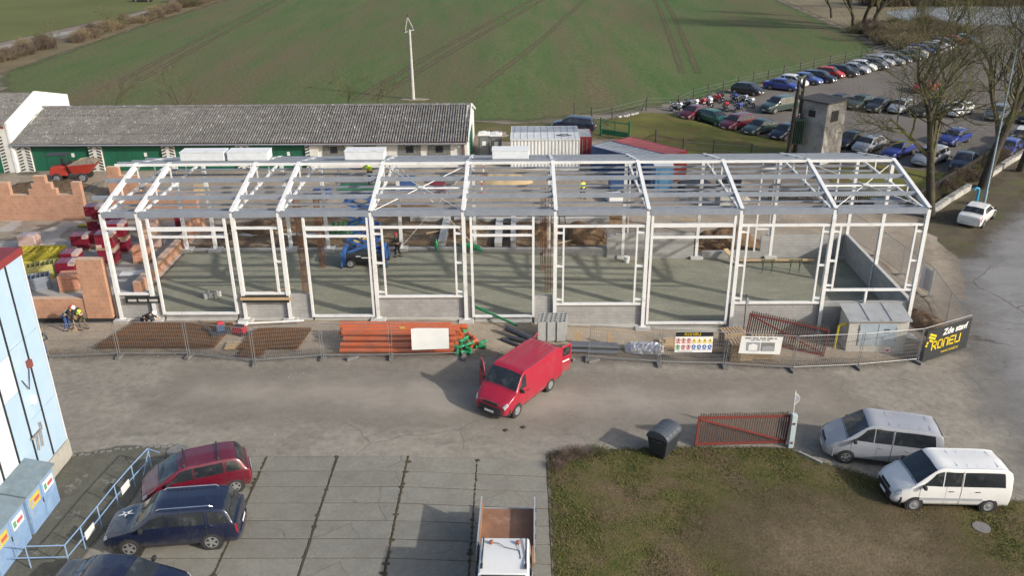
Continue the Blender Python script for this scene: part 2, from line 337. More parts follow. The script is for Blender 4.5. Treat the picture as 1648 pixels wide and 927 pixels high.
# hall floor of compacted grit
floor_m = mat('compacted_grit', (.25, .247, .186), (.192, .19, .142), scale=.45, rough=.95, grain=.18, gscale=6, bump=.3, speck=(8, .72, (.34, .33, .27)), c3=(.29, .28, .22), s3=.6, t3=(.5, .75), world=True, stretch=(1, 2.2, 1, 0))
xs = [-9.6, 8, 22, 34.9]
b = B()
fz = lambda x: -0.05*min(max(x-8, 0), 14)+.05
for i in range(3): b.add([(xs[i], .1, fz(xs[i])), (xs[i+1], .1, fz(xs[i+1])), (xs[i+1], 10.6, fz(xs[i+1])), (xs[i], 10.6, fz(xs[i]))], [(0, 1, 2, 3)])
b.add([(34.9, .1, fz(35)), (34.9, 10.6, fz(35)), (34.9, 10.6, -1.6), (34.9, .1, -1.6)], [(0, 1, 2, 3)])
ob('hall_floor', b, floor_m, kind='structure')
# floor slab of the brick building
slab_m = mat('screed_floor', (.40, .375, .34), (.31, .29, .265), scale=.7, rough=.9, grain=.1, gscale=20, bump=.15, c3=(.46, .44, .41), s3=.5, world=True)
ob('brick_building_floor', B().bb(-27, -9.9, .1, 17, -.4, .055), slab_m, kind='structure')

# concrete slab paving, slab by slab
slab_c = mat('paving_concrete', (.205, .197, .168), (.172, .166, .14), scale=.9, rough=.92, grain=.18, gscale=6, bump=.15, crk=(.22, .03, .6), c3=(.16, .148, .124), s3=.7, t3=(.48, .72), rb=.08)
joint_m = mat('joint_dirt', (.085, .072, .054), (.055, .047, .036), scale=3, rough=1, grain=.2, gscale=15, bump=.3, world=True)
jx = [-3.9, -.9, 2.1, 5.15, 8.2, 11.2, 14.15]
pv = ob('concrete_pavement', B().add([(-1.0, -25.4, .004), (14.2, -25.4, -.308), (14.2, -13.5, -.308), (8, -13.5, .004), (-1.0, -13.5, .004), (8, -25.4, .004)], [(0, 5, 3, 4), (5, 1, 2, 3)]), joint_m, kind='structure')
rows = [-13.5-1.068*i for i in range(12)]
slab_meshes = []
for v in range(3):
    bm = bmesh.new(); bmesh.ops.create_cube(bm, size=1)
    for q in bm.verts: q.co = Vector((q.co.x*2.96, q.co.y*1.036, q.co.z*.12))
    bmesh.ops.bevel(bm, geom=[e for e in bm.edges], offset=.012, segments=1, affect='EDGES')
    me = bpy.data.meshes.new('slab'); bm.to_mesh(me); bm.free(); me.materials.append(slab_c); slab_meshes.append(me)
for i in range(1, 6):
    for j, y in enumerate(rows[:-1]):
        xc = (jx[i]+jx[i+1])/2; o = bpy.data.objects.new('slab', slab_meshes[(i+j) % 3]); COL.objects.link(o); o.parent = pv
        o.location = (xc+random.uniform(-.012, .012), y-.534, gz(xc)-.045+random.uniform(-.004, .006))
        o.rotation_euler = (random.uniform(-.003, .003), (.05 if xc > 8.2 else 0)+random.uniform(-.002, .002), random.uniform(-.003, .003))
# weeds and mud along the long joints
mud = mat('joint_mud', (.085, .066, .045), (.05, .045, .028), scale=4, rough=1, grain=.25, gscale=20, bump=.5, world=True)
for i in (2, 3, 4, 5):
    b = B(); random.seed(20+i)
    for k in range(46):
        y = -13.6-k*.165+random.uniform(-.06, .06); w = random.uniform(.02, .07)*(1.0 if random.random() < .8 else 2.6)*(1.2 if i == 4 else .8)
        x = jx[i]+random.uniform(-.02, .02); n = 7; z = gz(x)+.021
        pts = [(x+w*math.cos(a*6.283/n)*random.uniform(.6, 1.2), y+.12*math.sin(a*6.283/n)*random.uniform(.6, 1.2), z) for a in range(n)]
        b.add(pts+[(x, y, z+.02)], [(a, (a+1) % n, n) for a in range(n)])
    o = ob('joint_mud', b, mud, parent=pv, kind='stuff')

# lawn
lawn_m = mat('lawn', (.118, .096, .042), (.066, .078, .022), scale=1.7, rough=.95, grain=.4, gscale=9, bump=.8, bscale=16, bdist=.08, c3=(.125, .092, .055), s3=.4, t3=(.46, .62), world=True, edge=(.3, 1.6))
LAWN = [(14.25, -12.9), (17.5, -12.35), (20.8, -11.95), (25.2, -11.75), (26.6, -12.9), (28.6, -13.9), (31.5, -14.6), (34.6, -15.2), (35.2, -18), (35.2, -27), (14.25, -27)]
zone('lawn', LAWN, .3, .012, lawn_m, relief=.08, rscale=.35)
bare_m = mat('bare_earth', (.15, .115, .075), (.105, .086, .05), scale=1.6, rough=.97, grain=.35, gscale=7, bump=.6, bscale=9, bdist=.05, world=True, edge=(2.4, .7, 1.6))
zone('bare_earth', [(22, -16), (26, -15.6), (29.5, -16.6), (30, -19.5), (27, -22), (22, -21), (20.5, -18)], .3, .10, bare_m, pad=2.6)
# grass blades
def blades(name, poly, n, h, cols, z0, seed, dens=None):
    rng = np.random.RandomState(seed); P = np.array(poly); lo = P.min(0); hi = P.max(0)
    X = lo[0]+rng.rand(n)*(hi[0]-lo[0]); Y = lo[1]+rng.rand(n)*(hi[1]-lo[1]); d = sdist(poly, X, Y)
    f = fbm(X, Y, .25, seed)
    k = (d > -.15) & (f+rng.rand(n)*1.3 > .35) if dens is None else (d > -.15) & dens(X, Y, f, rng.rand(n))
    X, Y, d = X[k], Y[k], d[k]; n = len(X); Z = -0.05*np.clip(X-8, 0, 28)+z0
    a = rng.rand(n)*6.283; hh = h*(.5+rng.rand(n)); lean = hh*(.3+.7*rng.rand(n)); w = .012+.014*rng.rand(n); la = rng.rand(n)*6.283
    V = np.empty((n, 3, 3)); V[:, 0] = np.stack([X-w*np.cos(a), Y-w*np.sin(a), Z], 1); V[:, 1] = np.stack([X+w*np.cos(a), Y+w*np.sin(a), Z], 1)
    V[:, 2] = np.stack([X+lean*np.cos(la), Y+lean*np.sin(la), Z+hh], 1)
    me = bpy.data.meshes.new(name); me.from_pydata(V.reshape(-1, 3).tolist(), [], np.arange(3*n).reshape(-1, 3).tolist())
    for c in cols: me.materials.append(c)
    me.polygons.foreach_set('material_index', rng.randint(0, len(cols), n).astype(np.int32)); me.update()
    o = bpy.data.objects.new(name, me); COL.objects.link(o); o['kind'] = 'stuff'; return o
gr = [mat('blade_green', (.065, .10, .02), (.085, .115, .028), scale=.7, rough=.8, grain=0, bump=0, world=True), mat('blade_straw', (.16, .135, .065), (.12, .105, .045), scale=.7, rough=.8, grain=0, bump=0, world=True), mat('blade_olive', (.10, .098, .035), (.075, .08, .03), scale=.7, rough=.8, grain=0, bump=0, world=True)]
blades('grass', LAWN, 120000, .06, gr, .035, 3)

# road on the right
road_m = mat('road_asphalt', (.25, .247, .243), (.212, .21, .207), scale=.25, rough=.9, grain=.14, gscale=5, bump=.15, crk=(.11, .06, .7), c3=(.175, .173, .172), s3=.3, t3=(.48, .7), world=True, edge=(2.6, .35, 1.5), stretch=(1, 2.2, 1, -55))
zone('road', [(75, 46), (53.6, 23.2), (47.4, 16.6), (42.4, 10), (40.2, 4), (39.0, -1), (37.2, -6), (36.0, -14), (36.0, -50), (70, -50), (110, 46)], .6, .006, road_m, pad=2.8)
verge_m = mat('muddy_verge', (.12, .10, .07), (.085, .072, .05), scale=.8, rough=.97, grain=.2, gscale=12, bump=.5, bscale=6, c3=(.10, .11, .045), s3=.4, t3=(.5, .65), world=True, edge=(1.6, .5, 1.4))
zone('verge', [(53.4, 23.4), (47.6, 16.9), (44.5, 12.5), (42, 14), (42.5, 19), (45.5, 21), (53, 29), (61, 37.4), (66, 37)], .5, .009, verge_m, relief=.1, pad=1.7)
moss_m = mat('mossy_grass', (.165, .155, .045), (.12, .125, .036), scale=.35, rough=.95, grain=.25, gscale=10, bump=.7, bscale=7, bdist=.08, c3=(.15, .105, .05), s3=.25, t3=(.5, .65), world=True, edge=(.6, .8))
MOSS = [(22.5, 51.5), (27.4, 55.8), (30.5, 55.6), (34, 51), (40.5, 44.2), (45, 40.5), (41, 36.5), (31, 36.5), (25, 41.5), (22, 44)]
zone('mossy_bank', MOSS, .6, .012, moss_m, relief=.35, rscale=.08)
zone('grass_strip', [(41, 33.5), (45.6, 36.2), (53, 31.5), (45, 22.8), (40, 27)], .5, .012, moss_m, relief=.15)
zone('roadside_grass', [(57, 30.5), (66, 38), (80, 46), (80, 44), (57.5, 27.2)], .8, .014, moss_m, relief=.1)

park_m = mat('car_park_gravel', (.165, .148, .132), (.13, .117, .104), scale=.18, rough=.95, grain=.18, gscale=6, bump=.3, c3=(.18, .165, .148), s3=.22, world=True, edge=(.8, .5))
zone('car_park', [(30.6, 56.3), (36, 63.8), (67, 91.6), (84, 107.5), (100, 128), (160, 128), (160, 90), (80, 50), (62, 39), (54, 31.5), (46, 36.8), (41.5, 44.5), (35, 50.6)], 1.2, .008, park_m)
# fields
field_m = mat('winter_crop_field', (.064, .112, .034), (.108, .122, .054), scale=.30, rough=.97, grain=.4, gscale=2.2, bump=.5, bscale=3, bdist=.1, c3=(.13, .098, .06), s3=.06, t3=(.44, .66), world=True, detail=11, edge=(2, .3, 1.2), stretch=(1, .14, 1, -3))
FIELD = [(-36, 52), (-20, 50.5), (0, 49.5), (12, 48.5), (18, 51), (27.3, 57.6), (34, 63.8), (50, 79.3), (66.5, 94.5), (71, 103), (72.5, 125), (73, 150), (74, 180), (76, 420), (-50, 420), (-56, 170), (-58, 130), (-58.5, 78), (-52, 66)]
zone('field', FIELD, 2.5, .004, field_m, pad=2.6)
rough_m = mat('rough_grass', (.12, .115, .048), (.085, .085, .035), scale=.3, rough=.97, grain=.28, gscale=7, bump=.7, bscale=5, bdist=.1, c3=(.155, .125, .07), s3=.2, world=True, edge=(1.3, .4))
zone('grass_verge', [(-80, 70), (-58.8, 76), (-52, 65), (-36, 51), (-20, 49.5), (0, 48.5), (12, 47.5), (18, 50), (22, 52), (24, 44), (10, 37), (8.8, 36), (8.5, 42), (-31, 42), (-40, 36), (-80, 36)], .8, .002, rough_m, relief=.1)
zone('hedge_bank', [(-58.6, 77.5), (-58.3, 130), (-56.2, 170), (-50, 400), (-58, 400), (-62, 170), (-64, 130), (-67, 92), (-80, 84), (-80, 72)], 1.5, .007, mat('dry_grass_bank', (.19, .155, .095), (.13, .11, .065), scale=.2, rough=.97, grain=.3, gscale=5, bump=.7, bscale=4, bdist=.1, c3=(.11, .105, .05), s3=.1, world=True, edge=(1.5, .3)), pad=2)
zone('meadow', [(-75, 103), (-68, 145), (-64, 190), (-60, 400), (-400, 400), (-400, 60)], 5, .003, mat('meadow', (.125, .135, .05), (.10, .11, .042), scale=.05, rough=.97, grain=.25, gscale=3, bump=.4, world=True, c3=(.15, .13, .065), s3=.06, edge=(1, .4)), pad=5)
zone('farm_track', [(-90, 90), (-72.5, 102), (-67.5, 130), (-65.5, 164), (-60, 260), (-57, 260), (-62.5, 164), (-64.6, 130), (-70, 98), (-90, 84)], 1.5, .011, mat('gravel_track', (.34, .32, .285), (.27, .255, .225), scale=.3, rough=.95, grain=.15, gscale=4, bump=.2, world=True, edge=(.9, .4)), pad=1.5)
zone('far_bank', [(72.5, 100), (74, 126), (75, 180), (120, 180), (98, 128), (85, 109.5), (68, 94)], 1.5, .007, mat('dry_bank', (.23, .19, .125), (.15, .125, .08), scale=.15, rough=.97, grain=.3, gscale=4, bump=.6, bscale=4, bdist=.1, c3=(.12, .11, .05), s3=.08, world=True, edge=(1.5, .3)), pad=2)
zone('pond', [(88, 133), (96, 128.5), (160, 129), (180, 158), (104, 160), (90, 150)], 2, .012, mat('pond_ice', (.30, .315, .33), (.22, .235, .25), scale=.12, rough=.35, grain=.05, gscale=2, bump=.02, world=True, edge=(1, .3)), pad=2)
# wheel tracks in the field
trk = mat('wheel_track_soil', (.145, .13, .075), (.125, .116, .065), scale=.6, rough=.97, grain=.2, gscale=5, bump=.4, world=True, edge=(.45, .15, 2.0))
def strip(name, pts, w, z, m):
    P = []
    for a, c in zip(pts[:-1], pts[1:]):
        k = max(2, int((Vector(c)-Vector(a)).length/2.5)); P += [Vector(a).lerp(Vector(c), q/k) for q in range(k)]
    P.append(Vector(pts[-1])); V = []; F = []; D = []
    for i, p in enumerate(P):
        d = (P[min(i+1, len(P)-1)]-P[max(i-1, 0)]).normalized(); n = Vector((-d.y, d.x))
        for s_ in (-1, -.5, 0, .5, 1): q = p+n*s_*w; V.append((q.x, q.y, gz(q.x)+z)); D.append(w*(.5-abs(s_)))
    for i in range(len(P)-1):
        for j in range(4): F.append((i*5+j, i*5+j+1, i*5+j+6, i*5+j+5))
    me = bpy.data.meshes.new(name); me.from_pydata(V, [], F); at = me.attributes.new('edge', 'FLOAT', 'POINT'); at.data.foreach_set('value', D); me.materials.append(m); me.update()
    o = bpy.data.objects.new(name, me); COL.objects.link(o); o['kind'] = 'structure'; return o
for dx in (0, 2.3):
    strip('wheel_track', [(-39.5+dx, 72), (-41.5+dx, 110), (-43.5+dx, 165), (-46+dx, 230)], .75, .02, trk)
    strip('wheel_track', [(-6.5+dx, 59), (-1+dx, 88), (8+dx, 130), (18+dx, 180), (30+dx, 240)], .7, .02, trk)
    strip('wheel_track', [(36+dx, 82), (39+dx, 110), (43+dx, 150), (49+dx, 220)], .6, .02, trk)
strip('wheel_track', [(8, 66), (12, 85), (17, 110), (24, 150), (33, 200)], .6, .02, trk)

# ------------------------------------------------------------------ steel hall under construction
FX = [-9.65, -7.69, -2.54] + [5.0*i for i in range(8)]
HK, HR, DP = 6.52, 7.63, 10.7
hall = thing('steel_hall', 'long white steel portal frame hall under construction, roof still open', 'building')
block_m = brickmat('concrete_blockwork', (.345, .34, .325), (.305, .30, .288), (.25, .245, .235), .5, .2, mortar=.008, bump=.25)
colm = {}
for i, x in enumerate(FX):
    for y, zb in ((-.05, gz(x)+.12), (DP, fz(x)+.05)):
        ob('column', B().ibeam((x, y, zb), (x, y, HK-.05), .2, .24, .03, upv=(0, 1, 0)), white_steel, hall)
        pz = gz(x) if y < 1 else fz(x)
        ob('footing', B().bb(x-.42, x+.42, y-.42, y+.38, pz-.5, pz+.14 if y < 1 else pz+.16), pale_concrete, hall, bevel=.02)
    ob('base_plate', B().bb(x-.19, x+.19, -.24, .14, gz(x)+.142, gz(x)+.165), white_steel, hall)
    ob('knee_plate', B().prism([(.06, HK-.32), (.62, HK+.0), (.06, HK-.08)], x-.012, x+.012, 'x'), white_steel, hall)
    ob('ridge_plate', B().bb(x-.14, x+.14, DP/2-.03, DP/2+.03, HR-.26, HR+.02), white_steel, hall)
    ob('rafter', B().ibeam((x, -.14, HK-.03), (x, DP/2, HR), .2, .26, .03), white_steel, hall)
    ob('rafter', B().ibeam((x, DP/2, HR), (x, DP+.14, HK-.03), .2, .26, .03), white_steel, hall)
    ob('tie_beam', B().beam((x, .1, HK-.22), (x, DP-.1, HK-.22), .12, .14), white_steel, hall)
    for y in (DP*.27, DP*.5, DP*.73):
        zz = HK+(HR-HK)*(1-abs(y-DP/2)/(DP/2))
        ob('king_post', B().beam((x, y, HK-.15), (x, y, zz-.13), .07, .07), white_steel, hall)
roofz = lambda y: HK+(HR-HK)*(1-abs(y-DP/2)/(DP/2))
for i in range(10):
    a, c = FX[i]+.1, FX[i+1]-.1
    if i == 0: a = FX[0]-1.1
    ob('eave_beam', B().bb(a if i else FX[0]+.1, c, -.2, -.12, HK-.26, HK+.04).bb(a if i else FX[0]+.1, c, -.12, .02, HK+.015, HK+.04), galv, hall)
    ob('eave_beam', B().bb(c-(c-(FX[i]+.1)), c, DP+.12, DP+.2, HK-.26, HK+.04), galv, hall)
    for y in (1.49, 3.44, 7.26, 9.2):
        z = roofz(y)
        ob('purlin', B().bb(a, c, y-.03, y-.01, z-.11, z+.13).bb(a, c, y-.01, y+.10, z+.11, z+.13).bb(a, c, y-.01, y+.07, z-.11, z-.09), galv, hall)
    for y, m in ((DP/2-.22, white_steel), (DP/2+.2, galv)):
        z = roofz(y)
        ob('ridge_purlin', B().bb(a-.1, c+.1, y-.02, y, z+.02, z+.16).bb(a-.1, c+.1, y, y+.10, z+.14, z+.16), m, hall)
    for y in (1.0, 1.85, 4.09, 5.0, 7.7, 8.8):
        ob('ceiling_rail', B().bb(FX[i]+.06, c+.04, y-.03, y+.03, HK-.28, HK-.16), galv, hall)
    for z in (2.6, 4.4):
        if i < 7: continue
    if i in (4, 9):
        x0, x1 = FX[i], FX[i+1]
        for y0, y1 in ((0.1, DP/2), (DP/2, DP-.1)):
            for p, q in ((x0, x1), (x1, x0)):
                ob('bracing_rod', B().tube([(p, y0, roofz(y0)-.1), (q, y1, roofz(y1)-.1)], .022, 6), white_steel, hall)
        ob('strut', B().tube([(x0+.1, 2.55, roofz(2.55)-.08), (x1-.1, 2.55, roofz(2.55)-.08)], .06, 8), white_steel, hall)
        ob('gusset_plate', B().box(((x0+x1)/2, 2.55, roofz(2.55)), (.35, .3, .03)), white_steel, hall)
    if i in (4,):
        for p, q in ((FX[i], FX[i+1]), (FX[i+1], FX[i])):
            ob('bracing_rod', B().tube([(p, DP-.1, .3), (q, DP-.1, HK-.4)], .02, 6), white_steel, hall)
def post(x, z0, z1, w=.13, y=-.06): ob('window_post' , B().beam((x, y, z0), (x, y, z1), w, .13, upv=(0, 1, 0)), white_steel, hall)
def rail(x0, x1, z, h=.13, y=-.06): ob('wall_rail', B().beam((x0, y, z), (x1, y, z), .13, h), white_steel, hall)
# front wall members, bay by bay
rail(FX[0]+.1, FX[1]-.1, 5.60); rail(FX[0]+.1, FX[1]-.1, 1.69)
post(-7.21, .4, 6.2); post(-3.02, .4, 6.2)
rail(-7.14, -3.09, 5.55, .22); rail(-7.14, -3.09, 5.1, .12); rail(-7.14, -3.09, .45, .14)
rail(FX[2]+.1, FX[3]-.1, 5.60); rail(FX[2]+.1, FX[3]-.1, 1.69); post(-.5, 1.75, 5.54); rail(-.43, -.1, 3.62, .09); 
post(1.29, .2, 6.2); post(4.76, .2, 6.2); rail(1.36, 4.69, 5.55, .22); rail(1.36, 4.69, 5.1, .12); rail(1.36, 4.69, .26, .13)
def window(i, xl, xr, sill, zr=5.6, mids=(5.2, 3.5, 1.9)):
    x0, x1 = FX[i]+.1, FX[i+1]-.1
    rail(x0, x1, zr); rail(x0, x1, sill); post(xl, sill+.07, zr-.07, .1); post(xr, sill+.07, zr-.07, .1)
    for k, z in enumerate((5.22, 3.5-(.25 if sill < 1.2 else 0), sill+.28)):
        rail(x0, xl-.05, z, .1); rail(xr+.05, x1, z, .1)
window(4, 5.52, 9.50, 1.46)
post(10.4, .15, 6.2); post(13.79, .15, 6.2); rail(10.47, 13.72, 5.55, .2); rail(10.47, 13.72, 5.1, .12); rail(10.47, 13.72, .2, .12)
window(6, 15.45, 19.45, .94)
post(20.25, -.35, 6.2); post(24.7, -.35, 6.2); rail(20.32, 24.63, 5.62, .2); rail(20.32, 24.63, 4.93, .12); rail(20.32, 24.63, -.28, .13)
window(8, 25.45, 29.5, .97)
window(9, 30.45, 34.5, 1.74)
post(32.4, .9, 1.68, .12)
# right gable
ob('column', B().ibeam((35, 5.4, 1.0), (35, 5.4, 7.4), .2, .22, .03, upv=(0, 1, 0)), white_steel, hall)
ob('gable_post', B().beam((34.86, 5.4, fz(35)), (34.86, 5.4, 1.0), .06, .06), white_steel, hall)
ob('gable_post', B().beam((33.9, DP, .97), (33.9, DP, 6.2), .1, .1), white_steel, hall)
ob('gable_post', B().beam((28.9, DP, fz(29)), (28.9, DP, 6.2), .1, .12), white_steel, hall)
ob('gable_post', B().beam((29.8, DP, .97), (29.8, DP, 6.2), .1, .1), white_steel, hall)
ob('gable_post', B().beam((20.3, DP, fz(20)), (20.3, DP, 6.2), .09, .1), white_steel, hall)
for z in (5.6, 1.4): ob('wall_rail', B().beam((28.96, DP, z), (29.74, DP, z), .1, .1), white_steel, hall)
# plinth walls
for x0, x1, zt in ((-10.0, -7.27, 1.56), (-7.15, -3.08, .36), (-2.96, 1.22, 1.56), (1.36, 4.69, .17), (4.84, 10.33, 1.38), (10.47, 13.72, .11), (13.86, 14.86, 1.4), (14.86, 20.18, .86), (20.32, 24.63, -.36), (24.77, 30.0, .89), (30.0, 35.1, .95)):
    ob('plinth_wall', B().bb(x0, x1, .012, .2, gz(x1)-.5, zt), block_m, hall)
    ob('plinth_foot', B().bb(x0, x1, -.1, .008, gz(x1)-.5, gz((x0+x1)/2)+.1), pale_concrete, hall)
ob('plinth_wall', B().bb(34.92, 35.1, .2, DP+.1, -1.9, 1.0), block_m, hall)
ob('wall_cap', B().bb(34.90, 35.12, .3, DP-.1, 1.0, 1.06), pale_concrete, hall)
ob('plinth_wall', B().bb(29.3, 34.92, DP-.1, DP+.1, -1.9, .95), block_m, hall)
ob('plinth_wall', B().bb(19.5, 24.8, DP-.1, DP+.1, -1.9, 1.2), block_m, hall)
ob('plinth_pier', B().bb(18.9, 19.498, DP-.3, DP+.1, -1.5, 1.05), block_m, hall)
for x0, x1, zt in ((-9.5, 4.6, .18), (5.4, 9.6, .2), (10.4, 18.9, .12), (25.4, 29.3, -.18)):
    ob('plinth_beam', B().bb(x0, x1, DP-.15, DP+.15, -1.6, zt), concrete, hall)
# formwork strips hung in the two narrow bays
for x0, x1, nm in ((-9.2, -7.25, 0), (-2.6, .05, 1)):
    f = thing('slotted_formwork', ('dark formwork panel with slots under the narrowest left window bay', 'dark formwork strip with a pale timber plank under the second narrow bay')[nm], 'formwork', (0, 0, 0))
    ob('panel', B().bb(x0, x1, -.22, -.19, 1.18, 1.58), plastic_black, f)
    if nm: ob('plank', B().bb(x0-.1, x1+.15, -.26, -.224, 1.34, 1.5), wood, f)
    else:
        for k in range(3): ob('slot', B().bb(x0+.15+k*.6, x0+.62+k*.6, -.24, -.222, 1.28, 1.42), pale_concrete, f)
# white panel packs lying on the ridge
for k, (x0, x1, lab) in enumerate(((-7.15, -4.52, 'leftmost white boxed panel pack on the hall roof ridge'), (-4.34, -1.9, 'white boxed panel pack second from the left on the roof ridge'), (2.66, 5.02, 'white boxed panel pack on the roof ridge above the scissor lift'), (11.42, 13.6, 'rightmost white boxed panel pack on the roof ridge'))):
    o = thing('panel_pack', lab, 'panel pack', ((x0+x1)/2, 6.25, 7.72), 0, 'white packs on the hall roof')
    w = (x1-x0)
    ob('wrapped_pack', B().box((0, 0, .26), (w, 1.0, .5)), flat('white_wrap', (.66, .69, .71), .4), o, bevel=.03)
    ob('top_sheet', B().box((0, 0, .525), (w+.04, 1.04, .024)), white_steel, o)
    for q in (-.35, .35): ob('batten', B().box((q*w, 0, -.03), (.08, 1.1, .08)), wood, o)

# ------------------------------------------------------------------ brick building going up on the left
brick_m = brickmat('hollow_clay_brick', (.47, .25, .155), (.40, .21, .13), (.40, .31, .25), .25, .25, mortar=.01, bump=.3)
mortar_top = mat('brick_top', (.55, .40, .30), (.45, .31, .22), scale=5, rough=.9, bump=.3, world=True)
def brickwall(label, segs, caps=True):
    """segs: (x0,x1,y0,y1,z0,z1)"""
    t = thing('brick_wall', label, 'wall', (segs[0][0], segs[0][2], 0))
    ox, oy = segs[0][0], segs[0][2]
    for x0, x1, y0, y1, z0, z1 in segs:
        ob('brickwork', B().bb(x0-ox, x1-ox, y0-oy, y1-oy, z0, z1-.012), brick_m, t)
        ob('top_course', B().bb(x0-ox, x1-ox, y0-oy, y1-oy, z1-.012, z1), mortar_top, t)
    return t
brickwall('orange brick wall with stepped castle-like top behind the brick pallets', [(-30, -19.35, 17.0, 17.4, -.3, 2.05), (-26.5, -24.65, 17.0, 17.4, 2.05, 3.0), (-23.25, -22.95, 17.0, 17.4, 2.05, 2.5), (-22.95, -21.5, 17.0, 17.4, 2.05, 2.95), (-22.7, -21.85, 17.0, 17.4, 2.95, 3.5), (-21.5, -21.2, 17, 17.4, 2.05, 2.5), (-20.0, -19.35, 17.0, 17.4, 2.05, 3.0)])
brickwall('tall orange brick corner pier beside the leftmost steel frame', [(-11.55, -10.1, -.25, .2, .25, 3.85)])
brickwall('low orange brick wall behind the two bent workers', [(-17.5, -11.56, -.2, .2, .25, 1.45)])
brickwall('low orange brick wall running back inside the hall left end', [(-10.45, -10.0, 3.6, 15.6, -.1, .8), (-10.45, -10.0, 12.5, 15.6, .8, 1.5)])
brickwall('short brick wall piece at the rear left behind the first frames', [(-15.5, -11, 17.2, 17.6, -.1, 2.1), (-14.6, -13.8, 17.2, 17.6, 2.1, 2.7)])
brickwall('small stepped brick wall by the heaped soil and red dumper', [(-19.0, -16.6, 20.6, 21.0, -.1, 2.4), (-18.9, -18.0, 20.6, 21, 2.4, 3.1)])
ob('bitumen_strip', B().bb(-17.5, -10.1, -.28, .18, -.3, .248), plastic_black, label='black bitumen footing strip under the low brick wall', cat='footing')
shrink = mat('red_shrink_film', (.22, .015, .032), (.17, .014, .03), scale=3, rough=.3, grain=.05, bump=.15, bscale=8, c3=(.55, .4, .38), s3=1.5, t3=(.62, .7), coat=.3)
film_clear = mat('clear_shrink_film', (.58, .42, .36), (.5, .34, .28), scale=4, rough=.3, grain=.06, bump=.2, bscale=9, coat=.3)
loose_brick = mat('clay_brick_stack', (.55, .27, .17), (.46, .21, .13), scale=6, rough=.85, bump=.2)
def brick_pallet(loc, rz, label, levels=1, film='red', h=.95):
    t = thing('brick_pallet', label, 'brick pallet', loc, rz, 'wrapped pallets of bricks')
    z = 0
    for k in range(levels):
        for q in (-.45, 0, .45): ob('pallet_runner', B().box((0, q, z+.05), (1.15, .1, .1)), pallet_wood, t)
        ob('pallet_deck', B().box((0, 0, z+.115), (1.2, 1.05, .025)), pallet_wood, t)
        m = {'red': shrink, 'clear': film_clear, 'bare': loose_brick}[film]
        nx, ny, nz = 3, 4, 4
        for layer in range(nz):
            for e in range(nx):
                ob('brick_layer', B().box((-.38+e*.38, 0, z+.13+(layer+.5)*h/nz), (.372, .98, h/nz-.01)), m if (e+layer) % 5 or film != 'red' else film_clear, t, bevel=.015)
        z += .13+h
    return t
BP = [((-17.0, 11.2, .055), .1, 'red-wrapped brick pallet at the front left of the pallet cluster', 1, 'red'), ((-15.9, 11.6, .055), .05, 'red-wrapped brick pallet beside the front left one', 1, 'red'),
      ((-17.2, 14.2, .055), .1, 'red-wrapped brick pallet at the back of the cluster near the stepped wall', 2, 'red'), ((-15.5, 13.4, .055), .12, 'double-height red brick pallet in the middle of the cluster', 2, 'red'),
      ((-14.0, 8.6, .055), .08, 'double-height red brick pallet right behind the tall brick pier', 2, 'red'), ((-14.1, 10.6, .055), .08, 'double-height red brick pallet seen between pier and first frame', 2, 'red'),
      ((-16.2, 8.0, .055), .1, 'red-wrapped brick pallet left of the tall pier beside yellow panels', 1, 'red'), ((-15.7, 6.4, .055), .1, 'red-wrapped brick pallet nearest the yellow formwork stacks', 1, 'red'),
      ((-20.6, 11.2, .055), .05, 'clear-wrapped pale brick pallet far left near the blue building eave', 1, 'clear'), ((-12.3, 11.5, .055), .1, 'pale wrapped brick pallet behind the leftmost frame', 2, 'clear'),
      ((-11.2, 14.9, .055), .1, 'red-wrapped brick pallet at the rear between the first two frames', 1, 'red'), ((-14.6, 4.3, .055), .2, 'bare brick stack just behind the low brick wall', 1, 'bare'),
      ((-11.9, 8.9, .055), .15, 'bare brick stack seen inside the first frame', 1, 'bare')]
for l, rz, lab, lv, fm in BP: brick_pallet(l, rz, lab, lv, fm)
# yellow formwork panels stacked
yellow = mat('yellow_formwork', (.48, .40, .03), (.36, .30, .05), scale=4, rough=.6, grain=.12, bump=.1)
def panel_stack(loc, rz, label, n, L, W_, m, bar=False):
    t = thing('formwork_stack', label, 'formwork', loc, rz)
    for k in range(n):
        z = .08+k*.14
        b = B()
        for q in (-1, 1): b.box((0, q*W_/2, z), (L, .06, .12)); b.box((q*L/2, 0, z), (.06, W_, .12))
        for q in range(1, 7): b.box((-L/2+q*L/7, 0, z), (.05, W_, .1))
        ob('formwork_panel', b, m, t)
    return t
panel_stack((-18.6, 8.6, .055), .05, 'long stack of yellow formwork panels beside the blue building eave', 7, 3.0, 1.3, yellow)
panel_stack((-18.8, 6.0, .055), .05, 'bright yellow formwork stack next to the blue wall', 6, 1.2, 1.6, flat('bright_yellow', (.62, .53, .02), .5))
panel_stack((-17.2, 6.2, .055), .5, 'stack of yellow grid panels in front of the brick pallets', 7, 1.9, 1.0, mat('pale_yellow', (.5, .46, .15), (.36, .33, .12), scale=5, rough=.7))
panel_stack((-16.9, 4.4, .055), .5, 'grey steel rack of grids below the yellow panels', 6, 1.8, .9, galv)
ob('paper_sheet', B().box((-11.9, 6.8, .075), (1.4, .8, .01), .15), plate_white, label='white sheet lying on the screed by the first frame', cat='sheet')
ob('timber_trestle', B().beam((-19.4, 15.6, .15), (-17.6, 15.7, .15), .4, .1).beam((-19.2, 15.3, .25), (-17.8, 15.3, .25), .12, .1), yellow, label='small yellow beam pile at the foot of the stepped brick wall', cat='beams')

